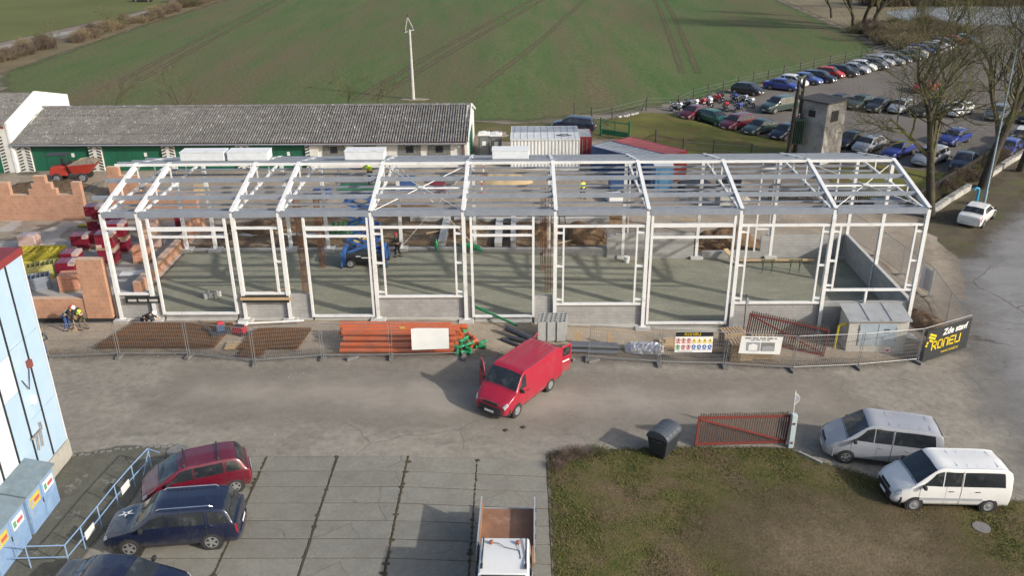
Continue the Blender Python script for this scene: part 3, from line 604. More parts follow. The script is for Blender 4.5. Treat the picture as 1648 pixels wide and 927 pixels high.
# ------------------------------------------------------------------ foundations and dug soil behind the hall
def mound(name, c, rx, ry, h, m, label, cat='soil heap', seed=1, n=34):
    b = B(); N_ = n
    for i in range(N_+1):
        for j in range(N_+1):
            u, v = -1+2*i/N_, -1+2*j/N_
            x, y = u*rx, v*ry; r = math.hypot(u, v)
            q = noise.fractal(Vector((x*.6+seed*7, y*.6, seed)), .9, 2.1, 5)
            z = h*max(0, 1-r**2)**.8*(1+.35*q)+.10*h*noise.noise(Vector((x*2.3, y*2.3, seed*3))) if r < 1 else -.15
            b.v.append((x, y, z-.06 if r >= .97 else z))
    for i in range(N_):
        for j in range(N_):
            a = i*(N_+1)+j; b.f.append((a, a+N_+1, a+N_+2, a+1)); b.m.append(0)
    return ob(name, b, m, loc=c, label=label, cat=cat, smooth=60)
dirt_dark = mat('dark_soil', (.14, .095, .06), (.085, .06, .04), scale=1.2, rough=.97, grain=.3, gscale=12, bump=.9, bscale=4, bdist=.15, c3=(.22, .17, .12), s3=.8, world=True)
mound('soil_heap', (-25.5, 23.4, 0), 4.6, 2.6, 1.15, dirt_dark, 'large heap of brown soil in front of the red dumper', seed=2)
mound('soil_heap', (-20.6, 22.8, 0), 2.4, 2.0, 1.0, mat('grey_soil', (.24, .2, .15), (.16, .13, .1), scale=1.2, rough=.97, grain=.3, gscale=12, bump=.8, bscale=4, bdist=.12, world=True), 'greyish soil heap between the dumper and the first frame', seed=5)
mound('soil_heap', (9.3, 13.3, -.1), 1.6, 1.3, .75, soil, 'reddish soil heap between the foundation walls behind the fifth bay', seed=3)
mound('soil_heap', (14.4, 14.1, -.3), 2.1, 1.7, .9, soil, 'brown soil heap left of the ladder behind the hall', seed=4)
mound('soil_heap', (17.5, 13.8, -.4), 1.8, 1.6, 1.15, soil, 'brown soil heap right of the ladder behind the hall', seed=6)
mound('soil_heap', (27.6, 13.2, -1.0), 2.9, 1.5, 1.5, soil, 'red-brown soil heap in the gap of the rear plinth wall', seed=7)
mound('soil_heap', (-5.0, 14.2, 0), 2.2, 1.4, .9, soil, 'brown soil heap behind the second bay at the rear', seed=8)
mound('soil_heap', (3.2, 18.3, 0), 5.5, 1.3, .7, soil, 'long low bank of dug soil behind the scissor lift', seed=9)
mound('soil_heap', (16.5, 17.6, -.4), 5.0, 1.1, .75, soil, 'long low soil bank beyond the trench at mid hall', seed=10)
mound('soil_heap', (37.2, 1.8, -1.42), 1.0, 2.3, .4, dirt_dark, 'dark soil bank outside the right gable wall', seed=11)
FW = [((7.45, 7.95, 11.2, 16.2, -.3, .45), 'pale concrete foundation wall behind the fifth bay'), ((11.3, 11.8, 11.2, 16.2, -.4, .3), 'pale foundation wall running back behind the sixth bay'), ((12.4, 12.75, 11.2, 16.0, -.4, .5), 'second thin foundation wall behind the sixth bay'),
      ((8.2, 19.6, 16.2, 16.55, -.6, .25), 'long grey foundation wall across the rear trench'), ((-8.9, -1, 13.0, 13.3, -.3, .25), 'low foundation wall behind the left bays'), ((5.0, 7.4, 15.9, 16.3, -.3, .5), 'short foundation wall end behind the fifth column')]
for (x0, x1, y0, y1, z0, z1), lab in FW:
    t = thing('foundation_wall', lab, 'wall', ((x0+x1)/2, (y0+y1)/2, z0))
    ob('wall_body', B().box((0, 0, (z1-z0)/2), (x1-x0, y1-y0, z1-z0)), block_m, t); ob('wall_cap', B().box((0, 0, z1-z0+.03), (x1-x0+.02, y1-y0+.02, .06)), pale_concrete, t)
ld = thing('ladder', 'dark ladder leaning in the trench behind the seventh bay', 'ladder', (16.2, 12.4, -.6))
for q in (-.2, .2): ob('stile', B().beam((q, 0, 0), (q-.25, 1.6, 2.3), .05, .07), dark_steel, ld)
for k in range(8): ob('rung', B().beam((-.2-.25*k/8-.03, 1.6*(k+.5)/8, 2.3*(k+.5)/8), (.2-.25*k/8-.03, 1.6*(k+.5)/8, 2.3*(k+.5)/8), .03, .03), dark_steel, ld)
# rusty rebar cages standing as columns
def cage(loc, h, w, label):
    t = thing('rebar_cage', label, 'rebar cage', loc)
    for a in (-1, 0, 1):
        for c in (-1, 0, 1):
            if a or c: ob('bar', B().tube([(a*w/2, c*w/2, 0), (a*w/2, c*w/2, h)], .014, 5), rust, t)
    b = B()
    for k in range(int(h/.12)):
        z = .1+k*.12
        for a, c in (((-1, -1), (1, -1)), ((1, -1), (1, 1)), ((1, 1), (-1, 1)), ((-1, 1), (-1, -1))): b.tube([(a[0]*w/2, a[1]*w/2, z), (c[0]*w/2, c[1]*w/2, z)], .008, 4, False)
    ob('stirrups', b, rust, t, kind='stuff')
cage((.1, 3.4, .05), 6.3, .32, 'rusty rebar cage column just right of the fourth frame')
cage((.25, 7.6, .05), 5.2, .3, 'rusty rebar cage column behind it, left of the scissor lift')
cage((14.75, 4.4, -.3), 6.6, .34, 'rusty rebar cage column beside the seventh frame at mid hall')
cage((14.5, 7.8, -.3), 5.6, .26, 'rusty rebar cage standing behind the mid hall one')

soil_z = mat('trench_soil', (.19, .135, .085), (.125, .085, .052), scale=.9, rough=.97, grain=.35, gscale=5, bump=.7, bscale=4, bdist=.1, c3=(.30, .245, .175), s3=.6, t3=(.52, .66), world=True, edge=(.9, .6, 1.0))
zone('dug_trench', [(-9, 11.2), (19, 11.2), (19.4, 18.4), (8, 18.6), (-2, 19), (-9, 15.5)], .35, .13, soil_z, relief=.22, rscale=.35)
zone('dug_trench', [(20, 11.2), (34, 11.2), (33, 15), (21, 14.6)], .35, .10, soil_z, relief=.3, rscale=.35)
random.seed(55)
for k in range(16):
    x = random.uniform(-7, 32); y = random.uniform(11.6, 20); L_ = random.uniform(.8, 2.4)
    ob('timber_offcut', B().box((0, 0, 0), (L_, .14, .06)), wood if k % 3 else pallet_wood, loc=(x, y, gz(x)+.38), rz=random.uniform(-.7, .7), label='loose timber offcut lying on the dug ground behind the hall', cat='offcut', group='timber offcuts behind the hall')
# ------------------------------------------------------------------ lettering
def text_mesh(s, size, ext=.004, align='CENTER', shear=0, bold=0):
    cu = bpy.data.curves.new('lettering', 'FONT'); cu.body = s; cu.size = size; cu.extrude = ext; cu.align_x = align; cu.align_y = 'CENTER'; cu.shear = shear; cu.offset = bold
    o = bpy.data.objects.new('lettering', cu); COL.objects.link(o); bpy.context.view_layer.update()
    me = bpy.data.meshes.new_from_object(o.evaluated_get(bpy.context.evaluated_depsgraph_get()))
    bpy.data.objects.remove(o); bpy.data.curves.remove(cu); return me
def lettering(s, size, m, parent, loc, rot=(math.pi/2, 0, 0), sx=1.0, **k):
    me = text_mesh(s, size, **k); me.materials.clear(); me.materials.append(m)
    o = bpy.data.objects.new('lettering', me); COL.objects.link(o); o.parent = parent; o.location = loc; o.rotation_euler = rot; o.scale = (sx, 1, 1); return o
# stroke letters of the builder's wordmark, drawn on a 1 x 1 cell
WM = {'R': [[(0, 0), (0, 1), (.75, 1), (.9, .85), (.9, .6), (.75, .45), (0, .45)], [(.4, .45), (.9, 0)]], 'O': [[(0, .15), (0, .85), (.15, 1), (.75, 1), (.9, .85), (.9, .15), (.75, 0), (.15, 0), (0, .15)]],
      'N': [[(0, 0), (0, .85), (.15, 1), (.75, 1), (.9, .85), (.9, 0)]], 'E': [[(.9, 1), (.15, 1), (0, .85), (0, .15), (.15, 0), (.9, 0)], [(0, .5), (.8, .5)]], 'L': [[(0, 1), (0, .15), (.15, 0), (.75, 0)]], 'I': [[(0, 0), (0, 1)]]}
def wordmark(parent, m, x, z, h, w, t, y, name='lettering'):
    """RONELI in rounded stroke capitals"""
    cx = x
    for ch in 'RONELI':
        b = B()
        for st in WM[ch]:
            for p, q in zip(st[:-1], st[1:]):
                a = Vector((cx+p[0]*w, y, z+p[1]*h)); c = Vector((cx+q[0]*w, y, z+q[1]*h)); d = (c-a).normalized()*t*.45
                b.beam(a-d, c+d, .006, t, upv=Vector((0, 1, 0)).cross(c-a))
        ob('letter', b, m, parent); cx += w*(1.28 if ch not in 'LI' else 1.05)

# ------------------------------------------------------------------ mobile fence panels
fence_steel = flat('fence_zinc', (.27, .275, .28), .5, .4)
def panel_mesh(L, H):
    f = B()
    for x in (0.03, L-.03): f.tube([(x, 0, .02), (x, 0, H)], .02, 6)
    for z in (.16, H-.02): f.tube([(.03, 0, z), (L-.03, 0, z)], .02, 6)
    w = B(); n = int(L/.105)
    for k in range(1, n): w.beam((k*L/n, 0, .16), (k*L/n, 0, H-.02), .009, .009)
    for k in range(1, 8): w.beam((.03, 0, .16+k*(H-.2)/8), (L-.03, 0, .16+k*(H-.2)/8), .009, .009)
    m1 = f.mesh('frame', 40, (fence_steel,)); m2 = w.mesh('wire_mesh', None, (fence_steel,)); return m1, m2
PM = panel_mesh(3.4, 2.0)
foot_me = B().prism([(-.33, -.11), (.33, -.11), (.33, .11), (-.33, .11)], 0, .13).mesh('foot', None, (mat('fence_foot', (.17, .165, .155), (.12, .115, .11), scale=6, rough=.95),))
def fence_panel(a, c, label, feet=True):
    a = Vector((*a, gz(a[0]))); c = Vector((*c, gz(c[0]))); d = c-a; L = d.length
    t = thing('mobile_fence', label, 'fence panel', a, math.atan2(d.y, d.x), 'mobile site fence panels')
    for nm, me in (('frame', PM[0]), ('wire_mesh', PM[1])):
        o = bpy.data.objects.new(nm, me); COL.objects.link(o); o.parent = t; o.scale = (L/3.45, 1, 1); o.rotation_euler.y = -math.asin(d.z/L); o.location = (0, 0, .08)
    for x in ((0.0,) if feet else ()):
        o = bpy.data.objects.new('foot', foot_me); COL.objects.link(o); o.parent = t; o.location = (x, 0, 0); o.rotation_euler.z = math.pi/2
    return t
FL = [(-11.6, -4.75), (-8.02, -4.44), (-4.33, -4.46), (-.66, -5.25), (2.76, -4.72), (6.33, -4.68), (9.85, -4.35)]
FR = [(16.6, -4.15), (20.33, -4.41), (23.8, -4.3), (27.35, -4.45), (31.03, -3.85), (34.57, -2.95)]
FG = [(38.0, -1.13), (38.23, 1.9), (38.75, 5.6), (38.4, 9.2), (38.0, 12.6), (37.2, 16.2)]
LB = ['mobile fence panel beside the two bent workers', 'mobile fence panel in front of the largest rebar mat', 'mobile fence panel in front of the plate compactor', 'mobile fence panel in front of the smaller rebar mat', 'mobile fence panel in front of the left ends of the orange pipes', 'mobile fence panel carrying the blank white board']
for k in range(6): fence_panel(FL[k], FL[k+1], LB[k])
LB = ['mobile fence panel in front of the steel pipe bundle', 'mobile fence panel carrying the safety sign board', 'mobile fence panel carrying the project picture board', 'mobile fence panel in front of the dark red gate leaf', 'mobile fence panel in front of the transformer kiosk']
for k in range(5): fence_panel(FR[k], FR[k+1], LB[k])
LB = ['mobile fence panel right behind the dark banner corner', 'mobile fence panel with pale sheet right of the gable', 'mobile fence panel at the gable middle on the right', 'mobile fence panel at the rear right of the hall', 'last mobile fence panel at the rear right']
for k in range(5): fence_panel(FG[k], FG[k+1], LB[k])
fence_panel(FR[5], FG[0], 'mobile fence panel behind the dark banner at the corner')
stone = mat('foot_concrete', (.2, .195, .185), (.14, .135, .13), scale=5, rough=.95, bump=.3)
for k, (x, y, lab) in enumerate(((4.3, -4.75, 'loose concrete fence foot beside the orange pipes left end'), (10.1, -4.5, 'loose concrete fence foot by the green fittings'), (15.6, -4.2, 'loose concrete fence foot right behind the red van'), (16.9, -4.3, 'dark loose fence foot in front of the steel pipes'))):
    ob('concrete_ballast', foot_me, None, loc=(x, y, gz(x)+.02), rz=.6+k, label=lab, cat='fence foot')

# boards on the fence
white_board = mat('white_board', (.78, .78, .75), (.7, .7, .67), scale=1.5, rough=.55, grain=.05, bump=0)
bl = ob('white_board', B().prism([(-.98, -.6), (.95, -.56), (.97, .62), (-.7, .66), (-.97, .62)], -.01, .01, 'y'), white_board, loc=(8.4, -4.62, 1.08), rz=.03, label='blank white board hung on the fence over the orange pipes', cat='board')
yel = flat('sign_yellow', (.72, .52, .02), .5); blk = flat('sign_black', (.02, .02, .022), .5); sgr = flat('sign_red', (.55, .04, .04), .5); sbl = flat('sign_blue', (.03, .12, .42), .5); sgn = flat('sign_green', (.02, .3, .1), .5)
gray_ink = flat('sign_grey', (.35, .36, .38), .5)
sb = thing('safety_sign', 'white safety sign board with black header and rows of pictograms', 'sign', (22.07, -4.45, gz(22)+1.47), .0)
ob('board', B().bb(-.97, .97, -.012, .012, -.6, .6), white_board, sb); ob('header', B().bb(-.965, .965, -.018, -.013, .33, .595), blk, sb)
wordmark(sb, yel, -.5, .4, .13, .13, .032, -.022)
for r in range(2):
    for k in range(7):
        x = -.82+k*.275; z = .12-r*.38
        if k < 3:
            m = sgn if (r == 1 and k == 0) else sgr
            ob('pictogram', B().pipe((x, -.019, z), (x, -.013, z), .11, .075, 14), m, sb); ob('pictogram_mark', B().box((x, -.016, z), (.05, .006, .12), 0), blk, sb)
        elif r == 0:
            ob('pictogram', B().prism([(x-.12, z-.1), (x+.12, z-.1), (x, z+.11)], -.018, -.013, 'y'), yel, sb); ob('pictogram_mark', B().box((x, -.021, z-.03), (.03, .005, .09)), blk, sb)
        else:
            ob('pictogram', B().lathe([(.11, -.018), (.11, -.013)], (x, 0, z), 14, 'y'), sbl, sb); ob('pictogram_mark', B().box((x, -.021, z), (.06, .005, .08)), white_board, sb)
        ob('caption', B().box((x, -.016, z-.155), (.2, .005, .05)), m if k < 3 else (yel if r == 0 else sbl), sb)
ob('bottom_line', B().box((-.45, -.016, -.545), (.8, .005, .05)), gray_ink, sb)
pb = thing('project_board', 'white project board with heading line and two building pictures', 'sign', (25.5, -4.55, gz(25.5)+1.5), -.05)
ob('board', B().prism([(-1.08, -.5), (1.05, -.52), (1.1, .5), (-1.0, .5)], -.012, .012, 'y'), white_board, pb)
for k in range(26):
    if k % 6 != 5: ob('heading_mark', B().box((-.78+k*.062, -.016, .40), (.04, .005, .07)), blk, pb)
for k in range(18):
    if k % 5 != 4: ob('heading_mark', B().box((-.5+k*.055, -.016, .29), (.036, .005, .05)), blk, pb)
ob('picture', B().box((-.37, -.016, -.08), (.7, .006, .5)), flat('picture_grey', (.32, .34, .37), .5), pb); ob('picture', B().box((.38, -.016, -.08), (.7, .006, .5)), flat('picture_dark', (.22, .22, .2), .5), pb)
ob('picture_house', B().prism([(-.6, -.3), (-.15, -.3), (-.15, 0), (-.38, .1), (-.6, 0)], -.024, -.02, 'y'), white_board, pb); ob('picture_house', B().prism([(.1, -.3), (.7, -.3), (.7, -.08), (.4, -.02), (.1, -.1)], -.024, -.02, 'y'), gray_ink, pb)
# dark banner at the corner
ba, bc = Vector((34.72, -2.98)), Vector((38.0, -1.22)); d = bc-ba
bn = thing('banner', 'dark banner with yellow company lettering on the fence corner', 'banner', (ba.x, ba.y, gz(36)), math.atan2(d.y, d.x))
ob('cloth', B().bb(.05, 3.62, -.07, -.055, .12, 2.0), flat('banner_anthracite', (.022, .026, .028), .6), bn)
lettering('Zde staví', .52, white_board, bn, (2.3, -.075, 1.62), shear=.12, bold=.012)
wordmark(bn, yel, .62, .75, .46, .36, .085, -.078)
lettering('www.roneli.cz', .24, yel, bn, (2.15, -.075, .42))
b = B()
for k in range(4):
    for j in range(5-k):
        if (k*3+j*5) % 7 != 3: b.box((.14+k*.19+.05*j, -.073, 1.1+.16*j+.1*k), (.15, .005, .12), 0, ry=.5)
ob('leaf_pattern', b, yel, bn, kind='stuff')
ps = ob('pale_sheet', B().prism([(-.55, -.75), (.5, -.75), (.55, .7), (-.5, .75)], -.01, .01, 'y'), mat('pale_sheet', (.55, .56, .6), (.5, .48, .5), scale=2, rough=.5), loc=(38.75, 6.2, gz(39)+1.05), rz=R(-72), label='pale sheet tied to the fence right of the gable', cat='sheet')

# ------------------------------------------------------------------ material stacks along the front
mesh_rust = mat('rebar_mat', (.165, .075, .025), (.115, .055, .02), scale=3, rough=.9, grain=.2)
def rebar_mat(poly, n, label, sx=.085, sy=.085):
    """stack of welded mats; poly = four corners"""
    c = Vector((sum(p[0] for p in poly)/4, sum(p[1] for p in poly)/4, 0)); t = thing('rebar_mat_stack', label, 'rebar mats', (c.x, c.y, gz(c.x)+.05))
    P = [Vector((*p, 0))-Vector((c.x, c.y, 0)) for p in poly]
    for k in range(n):
        b = B(); z = .03+k*.035; o = Vector((random.uniform(-.04, .04), random.uniform(-.04, .04), z))
        L1 = (P[1]-P[0]).length; L2 = (P[3]-P[0]).length; n1 = int(L1/sx); n2 = int(L2/sy)
        for i in range(n1+1):
            f = i/n1; b.beam(P[0].lerp(P[1], f)+o, P[3].lerp(P[2], f)+o, .016, .016)
        for i in range(n2+1):
            f = i/n2; b.beam(P[0].lerp(P[3], f)+o+Vector((0, 0, .014)), P[1].lerp(P[2], f)+o+Vector((0, 0, .014)), .016, .016)
        ob('rebar_mat', b, mesh_rust, t)
    return t
random.seed(5)
rebar_mat([(-9.6, -3.6), (-3.3, -3.6), (-3.1, -.95), (-8.7, -.85)], 7, 'large stack of rusty rebar mats under the left fence panels')
rebar_mat([(-2.0, -3.75), (1.2, -3.75), (1.45, -1.5), (-1.5, -1.4)], 5, 'smaller stack of rusty rebar mats right of the compactor')
rebar_mat([(-1.7, -4.6), (-.5, -4.55), (-.45, -3.85), (-1.65, -3.9)], 4, 'small square piece of rusty mat at the fence foot')
tagm = flat('yellow_tag', (.7, .5, .1), .5)
ob('timber_board', B().box((0, 0, .05), (1.5, .8, .06), .1), wood, loc=(-2.0, -3.3, gz(-2)+.05), label='brown board lying in front of the compactor', cat='board')
# orange sewer pipes
orange = mat('orange_pvc', (.50, .115, .035), (.44, .10, .035), scale=2, rough=.4, grain=.05, bump=0)
random.seed(11); n = 0
ROW = {0: 'bottom', 1: 'second', 2: 'third', 3: 'top'}
ORD = ('nearest the fence', 'second from the fence', 'third from the fence', 'fourth from the fence', 'fifth from the fence', 'sixth from the fence', 'seventh from the fence')
for lay in range(4):
    for k in range(7-lay):
        y = -4.05+.13*0+lay*.145+k*.36; z = .16+lay*.27; x0 = 3.55+random.uniform(-.25, .25)+(.4 if k > 3 else 0); L = 6.0
        t = thing('orange_pipe', 'orange plastic sewer pipe, %s layer, %s' % (ROW[lay], ORD[k]), 'pipe', (x0, y, gz(x0+3)+z), 0, 'orange pipes stacked behind the fence')
        ob('pipe', B().pipe((0, 0, 0), (L, 0, -.04), .135, .122, 14), orange, t, smooth=40); ob('socket', B().pipe((L-.32, 0, -.04), (L, 0, -.04), .155, .136, 14), orange, t, smooth=40)
ob('pipe_sticker', B().box((7.0, -4.06, .0), (.3, .01, .12)), tagm, loc=(-.2, .72, 1.12), label='yellow sticker on a top orange pipe', cat='sticker')
green = mat('green_pvc', (.02, .27, .10), (.02, .20, .08), scale=3, rough=.4, grain=.05, bump=0)
def fitting(loc, rz, m, label):
    t = thing('pipe_fitting', label, 'fitting', loc, rz, 'loose pipe fittings')
    ob('elbow', B().tube([(-.3, 0, .09), (-.05, 0, .09), (.1, .05, .1), (.2, .2, .12)], .085, 10), m, t, smooth=40); ob('collar', B().lathe([(.11, -.05), (.11, .05)], (-.28, 0, .09), 12, 'x'), m, t)
random.seed(3)
spots = [(9.9, -3.1, green, 'green'), (10.2, -3.5, green, 'green'), (10.5, -3.2, orange, 'orange'), (10.0, -2.5, green, 'green'), (10.3, -2.2, orange, 'orange'), (10.7, -2.7, mat('pink_wrap', (.5, .2, .2), (.4, .15, .15), scale=8, rough=.4), 'pinkish'), (9.75, -3.9, green, 'green'), (10.15, -4.0, green, 'green'), (10.9, -3.3, green, 'green'), (10.05, -1.4, green, 'green')]
WHERE = ['at the pipe ends, middle of the pile', 'at the front of the fitting pile', 'in the middle of the fitting pile', 'behind the middle of the pile', 'at the back of the pile', 'right side of the pile', 'nearest the fence, left', 'nearest the fence, right', 'furthest right of the pile', 'near the column footing behind the pile']
for (x, y, m, cn), wh in zip(spots, WHERE):
    for dz in ((0, .16) if y < -3 else (0,)):
        fitting((x+dz*.3, y+dz*.5, gz(x)+dz+.03), random.uniform(0, 6), m, cn+' pipe fitting '+wh+(', lying on top' if dz else ''))
# green pipes leaning over the door sill
for k, lab in ((0, 'upper green plastic pipe leaning out over the door sill'), (1, 'lower green plastic pipe leaning out over the door sill')):
    ob('green_pipe', B().pipe((10.3+k*.15, 1.0-k*.1, .35), (12.75+k*.1, -1.1-k*.12, .18), .07, .06, 12), green, label=lab, cat='pipe', group='green pipes at the door', smooth=40)
# steel pipes, foil bundle, planks
steel_pipe = flat('steel_pipe', (.20, .21, .22), .4, .5)
for k, (y, z, lab) in enumerate(((-3.4, .12, 'dark steel pipe at the front of the bundle right of the red van'), (-3.12, .12, 'steel pipe second in the bundle right of the red van'), (-2.84, .12, 'steel pipe third in the bundle right of the red van'), (-3.26, .36, 'steel pipe lying on top of the bundle, front'), (-2.98, .36, 'steel pipe lying on top of the bundle, rear'))):
    ob('steel_pipe', B().pipe((15.7+.1*(k % 3), y, gz(15.7)+z), (18.3+.1*(k % 2), y, gz(18.3)+z), .125, .112, 14), steel_pipe, label=lab, cat='pipe', group='steel pipes by the fence', smooth=40)
for k, x in enumerate((16.2, 17.9)): ob('timber_stake', B().box((x, -2.4, gz(x)+.35), (.2, .12, .8)), wood, label=('left', 'right')[k]+' timber stake behind the steel pipe bundle', cat='stake')
foil = mat('silver_foil', (.62, .63, .65), (.45, .46, .48), scale=5, rough=.28, metal=.5, grain=.05, bump=.8, bscale=6, bdist=.1)
b = B(); random.seed(9)
for i in range(15):
    for j in range(9):
        a = j/8*math.pi; r = .30+.07*random.random(); x = 18.7+i*.15+random.uniform(-.03, .03)
        taper = min(1, .55+i*.2, .6+(14-i)*.2)
        b.v.append((x, -2.9-math.cos(a)*.42*taper+random.uniform(-.03, .03), gz(x)+.03+math.sin(a)*r*1.5*taper))
for i in range(14):
    for j in range(8): b.f.append((i*9+j, (i+1)*9+j, (i+1)*9+j+1, i*9+j+1)); b.m.append(0)
b.f += [tuple(range(9)), tuple(14*9+j for j in range(8, -1, -1))]; b.m += [0, 0]
ob('foil_bundle', b, foil, label='crumpled silver foil wrapped bundle between steel pipes and planks', cat='bundle')
random.seed(12)
PL = ['nearest the fence', 'second from the fence', 'third from the fence', 'fourth from the fence', 'furthest from the fence']
for lay in range(3):
    for k in range(5):
        x0 = 20.9+random.uniform(-.25, .2)
        ob('timber_plank', B().beam((0, 0, .04), (3.6+random.uniform(-.4, .2), random.uniform(-.06, .06), .04-.17), .2, .045), wood, loc=(x0, -2.75+k*.23, gz(x0)+.12+lay*.055), label='timber plank, %s layer of the pile, %s' % (('bottom', 'middle', 'top')[lay], PL[k]), cat='plank', group='planks behind the safety sign')
# hollow concrete blocks
hb_m = mat('hollow_block', (.36, .365, .35), (.29, .295, .285), scale=6, rough=.95, grain=.15, gscale=30, bump=.3)
def block_mesh():
    b = B(); L, W_, H = .5, .28, .23; t = .035
    for y in (-W_/2+t/2, W_/2-t/2): b.box((0, y, H/2), (L, t, H))
    for x in (-L/2+t/2, 0, L/2-t/2): b.box((x, 0, H/2), (t, W_-2*t, H))
    return b.mesh('hollow_block', None, (hb_m,))
hbm = block_mesh(); COLN = ('left', 'middle', 'right'); ROWN = ('front', 'second', 'third', 'back')
for i in range(3):
    for j in range(4):
        for k in range(5):
            if k < 4 and 0 < i < 2 and 0 < j < 3: continue
            o = bpy.data.objects.new('hollow_block', hbm); COL.objects.link(o); o.location = (14.25+i*.515+j*.04, -2.2+j*.29, gz(14.8)+.1+k*.235); o.rotation_euler.z = .12
            tag(o, 'grey hollow concrete block, %s layer, %s column, %s row' % (('bottom', 'second', 'third', 'fourth', 'top')[k], COLN[i], ROWN[j]), 'block', 'hollow blocks stacked behind the red van')
# dark drain pipes by the blocks
for k, (a, c, r, lab) in enumerate((((12.3, -1.6, .45), (13.7, -2.7, .35), .17, 'thick dark drain pipe lying across the heap by the red van'), ((12.5, -2.2, .2), (13.9, -2.9, .18), .13, 'lower dark drain pipe in the heap by the red van'), ((12.0, -2.3, .14), (13.2, -3.2, .14), .1, 'thin dark pipe at the front of the heap'))):
    ob('drain_pipe', B().pipe((a[0], a[1], a[2]-.25), (c[0], c[1], c[2]-.3), r, r-.02, 14), flat('anthracite_pipe', (.06, .065, .075), .5), label=lab, cat='pipe', smooth=40)
# pallets
def pallet(loc, rz, n, label, tilt=0):
    t = thing('pallet_stack', label, 'pallet', loc, rz)
    for k in range(n):
        z = k*.145
        for q in (-.35, 0, .35): ob('runner', B().box((0, q, z+.05), (1.2, .1, .1)), pallet_wood, t)
        for q in range(7): ob('deck_board', B().box((-.54+q*.18, 0, z+.112), (.12, .8, .022)), pallet_wood, t)
    return t
pallet((24.85, -3.2, gz(24.85)+.02), .08, 7, 'tall stack of wooden pallets left of the picture board')
pallet((26.1, -2.9, gz(26.1)+.02), -.1, 8, 'tall stack of wooden pallets behind the picture board')
pallet((24.6, -2.2, gz(24.6)+.02), .2, 8, 'wooden pallet stack at the back by the plinth wall')
# old red picket gates
def picket_gate(loc, rz, L, H, label, n=34, tilt=0):
    t = thing('picket_gate', label, 'gate', loc, rz); t.rotation_euler.x = tilt
    fr = B()
    for z in (.1, H-.18): fr.box((L/2, 0, z), (L, .06, .09))
    for q in (.04, L-.04): ob('stile', B().box((q, 0, H/2-.05), (.08, .07, H-.12)), red_iron, t)
    ob('bottom_rail', B().box((L/2, 0, .12), (L-.16, .06, .1)), red_iron, t); ob('top_rail', B().box((L/2, 0, H-.2), (L-.16, .06, .09)), red_iron, t)
    ob('diagonal_brace', B().beam((.1, -.035, H-.25), (L-.1, -.035, .2), .05, .08), red_iron, t)
    for k in range(n):
        x = .14+(L-.28)*k/(n-1); h = H+random.uniform(-.02, .03)
        ob('picket', B().prism([(x-.035, .06), (x+.035, .06), (x+.035, h-.05), (x, h), (x-.035, h-.05)], .035, .06, 'y'), brown_picket, t)
    return t
brown_picket = mat('brown_picket', (.10, .065, .05), (.07, .046, .036), scale=5, rough=.85, grain=.15)
random.seed(2)
picket_gate((20.87, -11.85, gz(20.9)), math.atan2(.45, 4.2), 4.25, 1.68, 'red framed picket gate leaf standing closed at the lawn edge', 37).rotation_euler.y = .045
g2 = picket_gate((25.6, -1.1, gz(25.6)+.02), R(-22), 4.3, 1.7, 'dark red picket gate leaf leaning behind the pallets and kiosk fence', 34, R(-18)); g2.rotation_euler.y = .06
post_m = mat('pale_grey_post', (.45, .52, .52), (.38, .45, .46), scale=4, rough=.7, grain=.1)
gp = thing('gate_post', 'pale blue-grey gate post with small pennant at the lawn corner', 'post', (25.25, -11.6, gz(25.2)))
ob('post', B().box((0, 0, .86), (.24, .24, 1.74)), post_m, gp, bevel=.02); ob('rod', B().tube([(-.06, 0, 1.7), (-.1, 0, 2.95)], .018, 6), white_steel, gp)
ob('pennant_frame', B().beam((-.1, 0, 2.85), (.12, 0, 2.6), .02, .03).beam((.12, 0, 2.6), (.1, 0, 2.42), .02, .03).beam((.1, 0, 2.42), (-.07, 0, 2.2), .02, .03), white_steel, gp); ob('pennant', B().prism([(-.09, 2.8), (.1, 2.6), (.09, 2.42), (-.07, 2.26)], -.004, .004, 'y'), gray_ink, gp)
ob('hinge', B().box((0, -.13, 1.3), (.1, .03, .1)).box((0, -.13, .3), (.1, .03, .1)), red_iron, gp)
f2 = thing('gate_pole', 'thin pole with small pennant behind the pallets', 'pole', (25.6, -.8, gz(25.6)))
ob('rod', B().tube([(0, 0, 0), (-.05, 0, 2.7)], .025, 6), dark_steel, f2); ob('pennant', B().prism([(-.05, 2.6), (.14, 2.35), (.12, 2.2), (-.04, 1.9)], -.005, .005, 'y'), gray_ink, f2)
ob('kerb_stone', B().beam((25.5, -12.1, gz(25.5)+.06), (26.3, -12.85, gz(26.3)+.04), .1, .12), concrete, label='short kerb stone running from the gate post', cat='kerb')
# wheelie bin
bin_m = mat('bin_plastic', (.018, .022, .027), (.028, .033, .04), scale=2, rough=.5, grain=.06, bump=.05)
wb = thing('waste_container', 'dark grey wheeled waste container with domed lid at the lawn edge', 'waste container', (19.35, -12.5, gz(19.35)+.03), R(52))
def taper_box(x0, y0, z0, x1, y1, z1):
    return B().add([(-x0, -y0, z0), (x0, -y0, z0), (x0, y0, z0), (-x0, y0, z0), (-x1, -y1, z1), (x1, -y1, z1), (x1, y1, z1), (-x1, y1, z1)], [(3, 2, 1, 0), (4, 5, 6, 7), (0, 1, 5, 4), (1, 2, 6, 5), (2, 3, 7, 6), (3, 0, 4, 7)])
ob('tub', taper_box(.52, .38, .14, .62, .5, 1.02), bin_m, wb, bevel=.04); ob('rim', B().box((0, 0, 1.03), (1.32, 1.06, .06)), bin_m, wb, bevel=.015)
b = B()
for i in range(9):
    for j in range(11):
        a = j/10*math.pi; x = -.64+i*.16; rb = 1+(.035 if i % 2 else 0); b.v.append((x, -math.cos(a)*.52*rb, 1.06+math.sin(a)*.33*rb))
